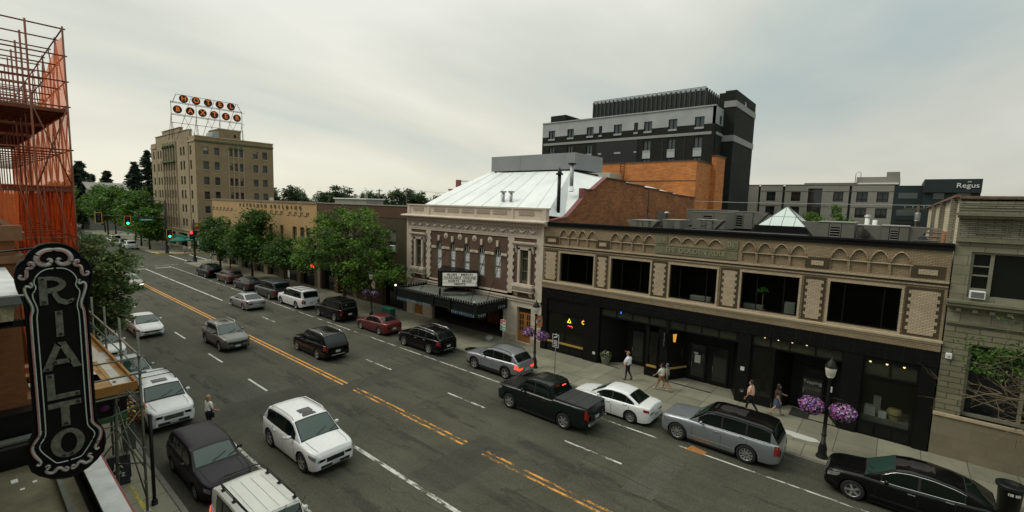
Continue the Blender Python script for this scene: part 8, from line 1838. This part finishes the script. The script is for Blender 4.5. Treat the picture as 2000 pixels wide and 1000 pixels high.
LP = [leafmat('leaf_soft_green', (.12, .19, .06)), leafmat('leaf_pale_green', (.19, .26, .09)), leafmat('leaf_soft_dark', (.07, .12, .04))]
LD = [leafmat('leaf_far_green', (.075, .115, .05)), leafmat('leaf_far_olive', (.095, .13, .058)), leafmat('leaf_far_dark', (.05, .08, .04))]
LC = [leafmat('needle_green', (.06, .09, .055), .4), leafmat('needle_dark', (.04, .062, .04), .4), leafmat('needle_grey', (.08, .10, .065), .4)]
M_bark = mat('grey_brown_bark', (.045, .036, .026), .95, var=.3, vs=8, bump=.4)
def leaf(mb, p, nrm, s, m, rg):
    a = nrm.orthogonal().normalized(); a = Matrix.Rotation(rg.uniform(0, 6.28), 3, nrm) @ a; b = nrm.cross(a)
    o = len(mb.v); mb.v += [tuple(p - a * s), tuple(p + b * s * .5), tuple(p + a * s), tuple(p - b * s * .5)]; mb.f.append([o, o + 1, o + 2, o + 3]); mb.m.append(mb.mi(m)); mb.sm.append(False)
def tree(name, label, x, y, h, blobs, n, pal, ls=.13, seed=0, trunk=.14, z0=.15, clump=.42, group=None, fork=None):
    """blobs: (dx, dy, z, rx, ry, rz, weight) crown volumes filled with leaf clumps around branch ends"""
    rg = random.Random(seed); t = thing(name, label, 'tree', (x, y, z0), 0, group)
    fork = fork or h * .33; tm = MB(); base = Vector((x, y, z0)); fk = Vector((x + rg.uniform(-.15, .15), y + rg.uniform(-.15, .15), z0 + fork))
    tm.path([base, base.lerp(fk, .5) + Vector((rg.uniform(-.08, .08), rg.uniform(-.08, .08), 0)), fk], [trunk * 1.25, trunk, trunk * .8], M_bark, 8)
    mb = MB(); tot = sum(b[6] for b in blobs); ends = []
    for dx, dy, z, rx, ry, rz, w in blobs:
        c = Vector((x + dx, y + dy, z)); nc = max(4, int(n * w / tot / 60))
        q = fk.lerp(c, .5) + Vector((rg.uniform(-.3, .3), rg.uniform(-.3, .3), .2)); tm.path([fk, q, c], [trunk * .6, trunk * .4, trunk * .22], M_bark, 6)
        for _ in range(nc):
            d = Vector((rg.gauss(0, 1), rg.gauss(0, 1), rg.gauss(0, 1))).normalized(); rr = rg.uniform(.45, 1.0) ** .6 * (rg.uniform(1.1, 1.4) if rg.random() < .18 else 1)
            e = c + Vector((d.x * rx, d.y * ry, d.z * rz)) * rr
            if rg.random() < .5: tm.path([c.lerp(e, .1), c.lerp(e, .6) + Vector((0, 0, .1)), e], [trunk * .18, trunk * .1, trunk * .04], M_bark, 4)
            k = int(60 * rg.uniform(.6, 1.5)); cs = clump * rg.uniform(.5, 1.25); mm = rg.choices(pal, (5, 3, 4))[0]
            for _ in range(k):
                o = Vector((rg.gauss(0, 1), rg.gauss(0, 1), rg.gauss(0, .6))) * cs
                nr = Vector((rg.gauss(0, .7), rg.gauss(0, .7), 1)).normalized(); leaf(mb, e + o, nr, ls * rg.uniform(.6, 1.3), mm if rg.random() < .7 else rg.choice(pal), rg)
    obj('trunk', tm, t); obj('crown', mb, t); return t
def blobs_for(w, h, zb, seed, n=9, flat=1.0):
    rg = random.Random(seed); out = []
    for k in range(n):
        a = k * 2.4 + rg.uniform(-.3, .3); f = (k + .5) / n; rad = w * (.25 + .75 * math.sin(math.pi * min(1, .15 + f * .85))) * .62
        out.append((rad * math.cos(a) * rg.uniform(.7, 1), rad * math.sin(a) * flat * rg.uniform(.7, 1), zb + (h - zb) * (.12 + .8 * f), w * .42 * rg.uniform(.75, 1.2), w * .42 * rg.uniform(.75, 1.2), (h - zb) * .17 * rg.uniform(.8, 1.3), 1))
    return out
# street trees on the far pavement
tree('street_tree', 'big bright green street tree spreading before the dark brick building', 24.9, 42.6, 8.6,
     [(0, 0, 7.0, 2.2, 3.0, 1.5, 2), (-.6, 4.0, 5.9, 2.0, 2.6, 1.4, 1.8), (.2, -4.0, 5.6, 1.8, 2.6, 1.5, 1.8), (.2, -6.6, 4.3, 1.4, 2.0, 1.0, 1.1), (-1.0, .4, 5.0, 2.1, 3.4, 1.2, 1.6), (.8, 1.6, 9.0, 1.4, 2.2, 1.0, 1.1), (.3, -2.2, 9.2, 1.2, 1.6, .9, .8), (-.6, 6.2, 4.4, 1.6, 2.2, 1.0, 1.2), (.9, 5.4, 7.6, 1.1, 1.8, 1.0, .8), (0, -5.2, 7.9, 1.1, 1.5, .9, .7), (-.4, -1.6, 3.8, 1.8, 3.4, .8, 1.2), (.2, 3.6, 8.8, .9, 1.4, .6, .5), (-.2, 8.0, 5.4, 1.0, 1.6, .9, .6), (0, -3.4, 3.0, 1.4, 2.6, .6, .8)], 17500, [LF[1], LF[0], LF[2]], .15, 11, .17, clump=.40)
tree('street_tree', 'medium green street tree second from the big one along the peach building', 25.2, 56.5, 6.2, [(0, 0, 4.6, 1.5, 1.8, 1.0, 1.5), (-.4, -1.6, 4.0, 1.3, 1.5, .9, 1.2), (-.3, 1.8, 4.3, 1.3, 1.5, 1.0, 1.2), (.2, .2, 5.6, 1.0, 1.2, .7, .8), (-.6, 0, 3.4, 1.5, 2.8, .6, 1.1), (-.2, -2.8, 3.6, 1.1, 1.3, .7, .7), (-.2, 3.0, 3.4, 1.1, 1.3, .7, .7)], 9000, [LF[0], LF[2], LF[2]], .15, 12, .10, clump=.42)
tree('street_tree', 'dense dark street tree with two tufted tops before the raised lettering', 25.0, 65.4, 9.0, [(0, 0, 5.8, 2.0, 2.4, 1.3, 2), (.2, -2.2, 5.2, 1.5, 1.9, 1.2, 1.5), (-.3, 2.4, 5.4, 1.6, 2.0, 1.2, 1.5), (.6, -1.9, 8.4, 1.0, 1.3, .75, .7), (.6, .9, 8.2, .9, 1.5, .7, .7), (-.6, 0, 4.4, 1.9, 2.8, .9, 1.5), (.3, .3, 7.0, 1.4, 1.8, .8, 1), (.8, -2.2, 7.2, .5, .6, .6, .25), (-.4, 0, 3.5, 1.9, 3.6, .7, 1.3), (-.4, -3.6, 4.2, 1.3, 1.4, .9, .9)], 14000, [LF[2], LF[2], LF[0]], .18, 13, .14, clump=.50)
tree('street_tree', 'round dark green street tree nearest the junction by the signal post', 24.9, 76.5, 7.6, [(0, 0, 5.4, 2.0, 2.4, 1.3, 2), (0, -2.2, 4.8, 1.6, 1.9, 1.2, 1.4), (-.3, 2.6, 5.4, 1.6, 2.0, 1.2, 1.4), (.3, 1.8, 7.0, 1.2, 1.6, .8, .9), (-.5, .4, 4.0, 1.8, 3.0, .8, 1.3), (0, 4.4, 4.6, 1.0, 1.3, .9, .6), (-.4, 0, 3.3, 1.9, 3.8, .7, 1.2), (-.2, -3.6, 4.0, 1.3, 1.4, .9, .8)], 12000, [LF[2], LF[0], LF[2]], .19, 14, .13, clump=.52)
# near left kerb
tree('street_tree', 'soft grey-green street tree rising behind the blade sign on the left kerb', 4.5, 34.2, 8.4, [(0, 0, 6.4, 1.4, 1.5, 1.4, 2), (.9, -.3, 5.4, 1.1, 1.2, 1.0, 1.3), (1.2, -.2, 6.8, .9, 1.0, .9, .9), (.2, .3, 4.5, 1.4, 1.3, .9, 1.2), (.9, .2, 4.0, 1.0, 1.0, .7, .8), (0, 0, 8.0, .8, .9, .7, .7), (.5, -.3, 3.5, .9, .9, .5, .5), (-.6, .2, 5.4, 1.0, 1.1, 1.1, 1)], 11500, LP, .125, 15, .11, clump=.33)
# bare-twigged branch tree at the near end of the far pavement
bt = thing('street_tree', 'half bare street tree with pale twigs in front of the grey-green stone building', 'tree', (24.6, -6.0, .15)); rg = random.Random(31)
tm = MB(); lm_ = MB(); fk = Vector((24.7, -6.0, 4.0)); tm.path([(24.6, -6.0, .15), (24.65, -6.0, 1.8), fk], [.16, .13, .11], M_bark, 8); M_twig = mat('pale_twig', (.17, .13, .08), .9, var=.25, vs=6)
def bough(p, d, ln, r, lv):
    pts = [p]; q = p.copy(); dd = d.copy()
    for _ in range(4): dd = (dd + Vector((rg.uniform(-.28, .28), rg.uniform(-.28, .28), rg.uniform(-.22, .2)))).normalized(); q = q + dd * ln / 4; pts.append(q.copy())
    tm.path(pts, [r * (1 - .18 * i) for i in range(5)], M_twig if lv else M_bark, 5 if lv < 2 else 4, False)
    if lv < 3:
        for _ in range(3 if lv else 4): i = rg.randint(1, 4); bough(pts[i], (dd + Vector((rg.uniform(-.9, .9), rg.uniform(-.9, .9), rg.uniform(-.6, .5)))).normalized(), ln * rg.uniform(.45, .7), r * .5, lv + 1)
    if lv >= 2 and q.z > 4.9 and rg.random() < .45:
        for _ in range(20): leaf(lm_, q + Vector((rg.gauss(0, .16), rg.gauss(0, .16), rg.gauss(0, .1))), Vector((rg.gauss(0, .7), rg.gauss(0, .7), 1)).normalized(), .07 * rg.uniform(.7, 1.3), LF[2] if rg.random() < .7 else LF[0], rg)
for d in ((.25, .95, .22), (.35, .85, .5), (-.1, .9, .1), (.5, .8, .34), (.1, .7, .75), (-.4, .7, .5), (.2, .97, .02), (.3, -.6, .7), (0, .1, 1), (.1, .9, -.08), (.35, .9, .06), (.2, .8, .6)): bough(fk, Vector(d).normalized(), rg.uniform(1.9, 2.6), .05, 0)
obj('trunk', tm, bt); obj('crown', lm_, bt)
# beyond the junction
spots = [(24.6, 113.5, 7.4, 2.6), (25.0, 122, 10.6, 3.6), (25.6, 130, 11.6, 4.2), (24.2, 141, 11.4, 4.4), (25, 154, 12.2, 5), (17, 165, 10.5, 4.6), (27, 170, 13, 5.5), (20, 185, 13.5, 5.5), (24, 200, 14, 6), (13, 150, 9.5, 4)]
labs = ['small street tree shading the parasols at the hotel front', 'leafy street tree first along the kerb past the hotel parasols', 'broad street tree between the mast arm signals and the hotel', 'tall broad street tree behind the hanging green signal', 'large street tree behind the dark hanging signal', 'wide round tree beyond the far parked cars', 'wide round tree below the hillside house', 'tree closing the far end of the street beside the netting', 'far broad tree just right of the red netting', 'far tree glimpsed behind the red netting corner']
for i, ((x, y, h, w), lab) in enumerate(zip(spots, labs)): tree('street_tree', lab, x, y, h, blobs_for(w, h, h * .32, 40 + i), 4600 if i < 5 else 3600, [LF[0], LF[1], LF[2]] if i % 2 else [LF[0], LF[2], LF[0]], .32 if i < 5 else .42, 60 + i, .16, clump=.8)
def conifer(label, x, y, h, w, seed, group=None):
    rg = random.Random(seed); t = thing('conifer', label, 'tree', (x, y, 0), 0, group); tm = MB(); tm.path([(x, y, 0), (x, y, h * .97)], [.3, .04], M_bark, 6); mb = MB(); z = h * .14
    while z < h * .99:
        f = (z / h - .14) / .86; rr = 1.5 * w * (1 - f) ** .85 * rg.uniform(.7, 1.15) + .3; nb = max(4, int(10 * (1 - f) + 4))
        for k in range(nb):
            a = rg.uniform(0, 6.28); ln = rr * rg.uniform(.6, 1.1); d = Vector((math.cos(a), math.sin(a), -.18)); p = Vector((x, y, z))
            for j in range(9):
                u = (j + 1) / 9; q = p + d * ln * u + Vector((0, 0, -.12 * u * u * ln))
                for _ in range(3): leaf(mb, q + Vector((rg.gauss(0, .16), rg.gauss(0, .16), rg.gauss(0, .1))), Vector((rg.gauss(0, .5), rg.gauss(0, .5), 1)).normalized(), .72 * rg.uniform(.6, 1.2), rg.choice(LC), rg)
        z += h * .026
    obj('trunk', tm, t); obj('crown', mb, t)
for i, (x, y, h, w, lab) in enumerate(((25.0, 190, 20.5, 6.5, 'dark conifer directly right of the red netting corner'), (29.8, 205, 17.2, 4.0, 'thin dark conifer behind the hillside house roof'), (33.6, 204, 18.6, 5.0, 'open dark conifer in the middle of the hillside house roof'), (40.2, 200, 22.0, 5.0, 'shorter dark conifer of the pair left of the buff hotel'), (44.4, 202, 26.5, 6.0, 'tallest dark conifer against the left edge of the buff hotel'))): conifer(lab, x, y, h, w, 80 + i)
# trees on the skyline behind the peach and brick buildings
sk = [(63, 150, 13.2, 4), (68.5, 147, 14.6, 3.4), (72, 150, 13.4, 4), (76, 141, 13.6, 4), (79.5, 140, 15.2, 3.2), (83, 141, 13.8, 4), (87.5, 136, 13.6, 3.6), (91, 134, 13.2, 4), (95.5, 131, 14.8, 4.6), (99, 128, 15.2, 4.4), (102, 125, 14.0, 4.4), (106, 121, 13.2, 4), (110, 118, 12.8, 4), (58, 158, 12.6, 4)]
skl = ['first rounded tree right of the hotel on the skyline', 'pointed tree on the skyline behind the raised lettering', 'low rounded tree between two pointed skyline trees', 'rounded tree behind the middle of the peach parapet', 'narrow taller tree behind the end of the peach parapet', 'tree on the skyline above the white roof hut', 'tree behind the utility pole on the dark brick roof', 'low tree on the skyline right of the roof hut', 'broad tree on the skyline left of the theatre parapet', 'tallest broad tree behind the left theatre parapet', 'broad tree touching the left theatre gable', 'low tree behind the theatre gable coping', 'low tree hidden mostly by the white theatre roof', 'low tree against the right hotel wall']
for i, ((x, y, h, w), lab) in enumerate(zip(sk, skl)): tree('skyline_tree', lab, x, y, h, blobs_for(w, h, h * .3, 140 + i, 9), 4200, LD, .42, 160 + i, .2, z0=0, clump=.8)
for i, (x, y, h, w, lab) in enumerate(((95, 11.7, 11.2, 2.0, 'bright green tree top left of the roof air handlers'), (96, 8.0, 11.8, 2.2, 'bright green tree top behind the long grey air handler'))): tree('tree', lab, x, y, h, blobs_for(w, h, h * .4, 180 + i, 7), 1800, [LF[0], LF[1], LF[1]], .24, 190 + i, .15, z0=0, clump=.45)
# distant wood closing the horizon
rg = random.Random(99); mb = MB()
for k in range(190):
    a = R(rg.uniform(-12, 88)); d = rg.uniform(330, 460); c = Vector((d * math.sin(a), d * math.cos(a), rg.uniform(2, 8)))
    for _ in range(70): leaf(mb, c + Vector((rg.gauss(0, 6), rg.gauss(0, 6), rg.gauss(0, 2.2))), Vector((rg.gauss(0, .8), rg.gauss(0, .8), .8)).normalized(), rg.uniform(.8, 1.6), rg.choice(LD), rg)
tag(obj('treeline', mb), 'far belt of dark trees closing the horizon', 'wood', kind='stuff')
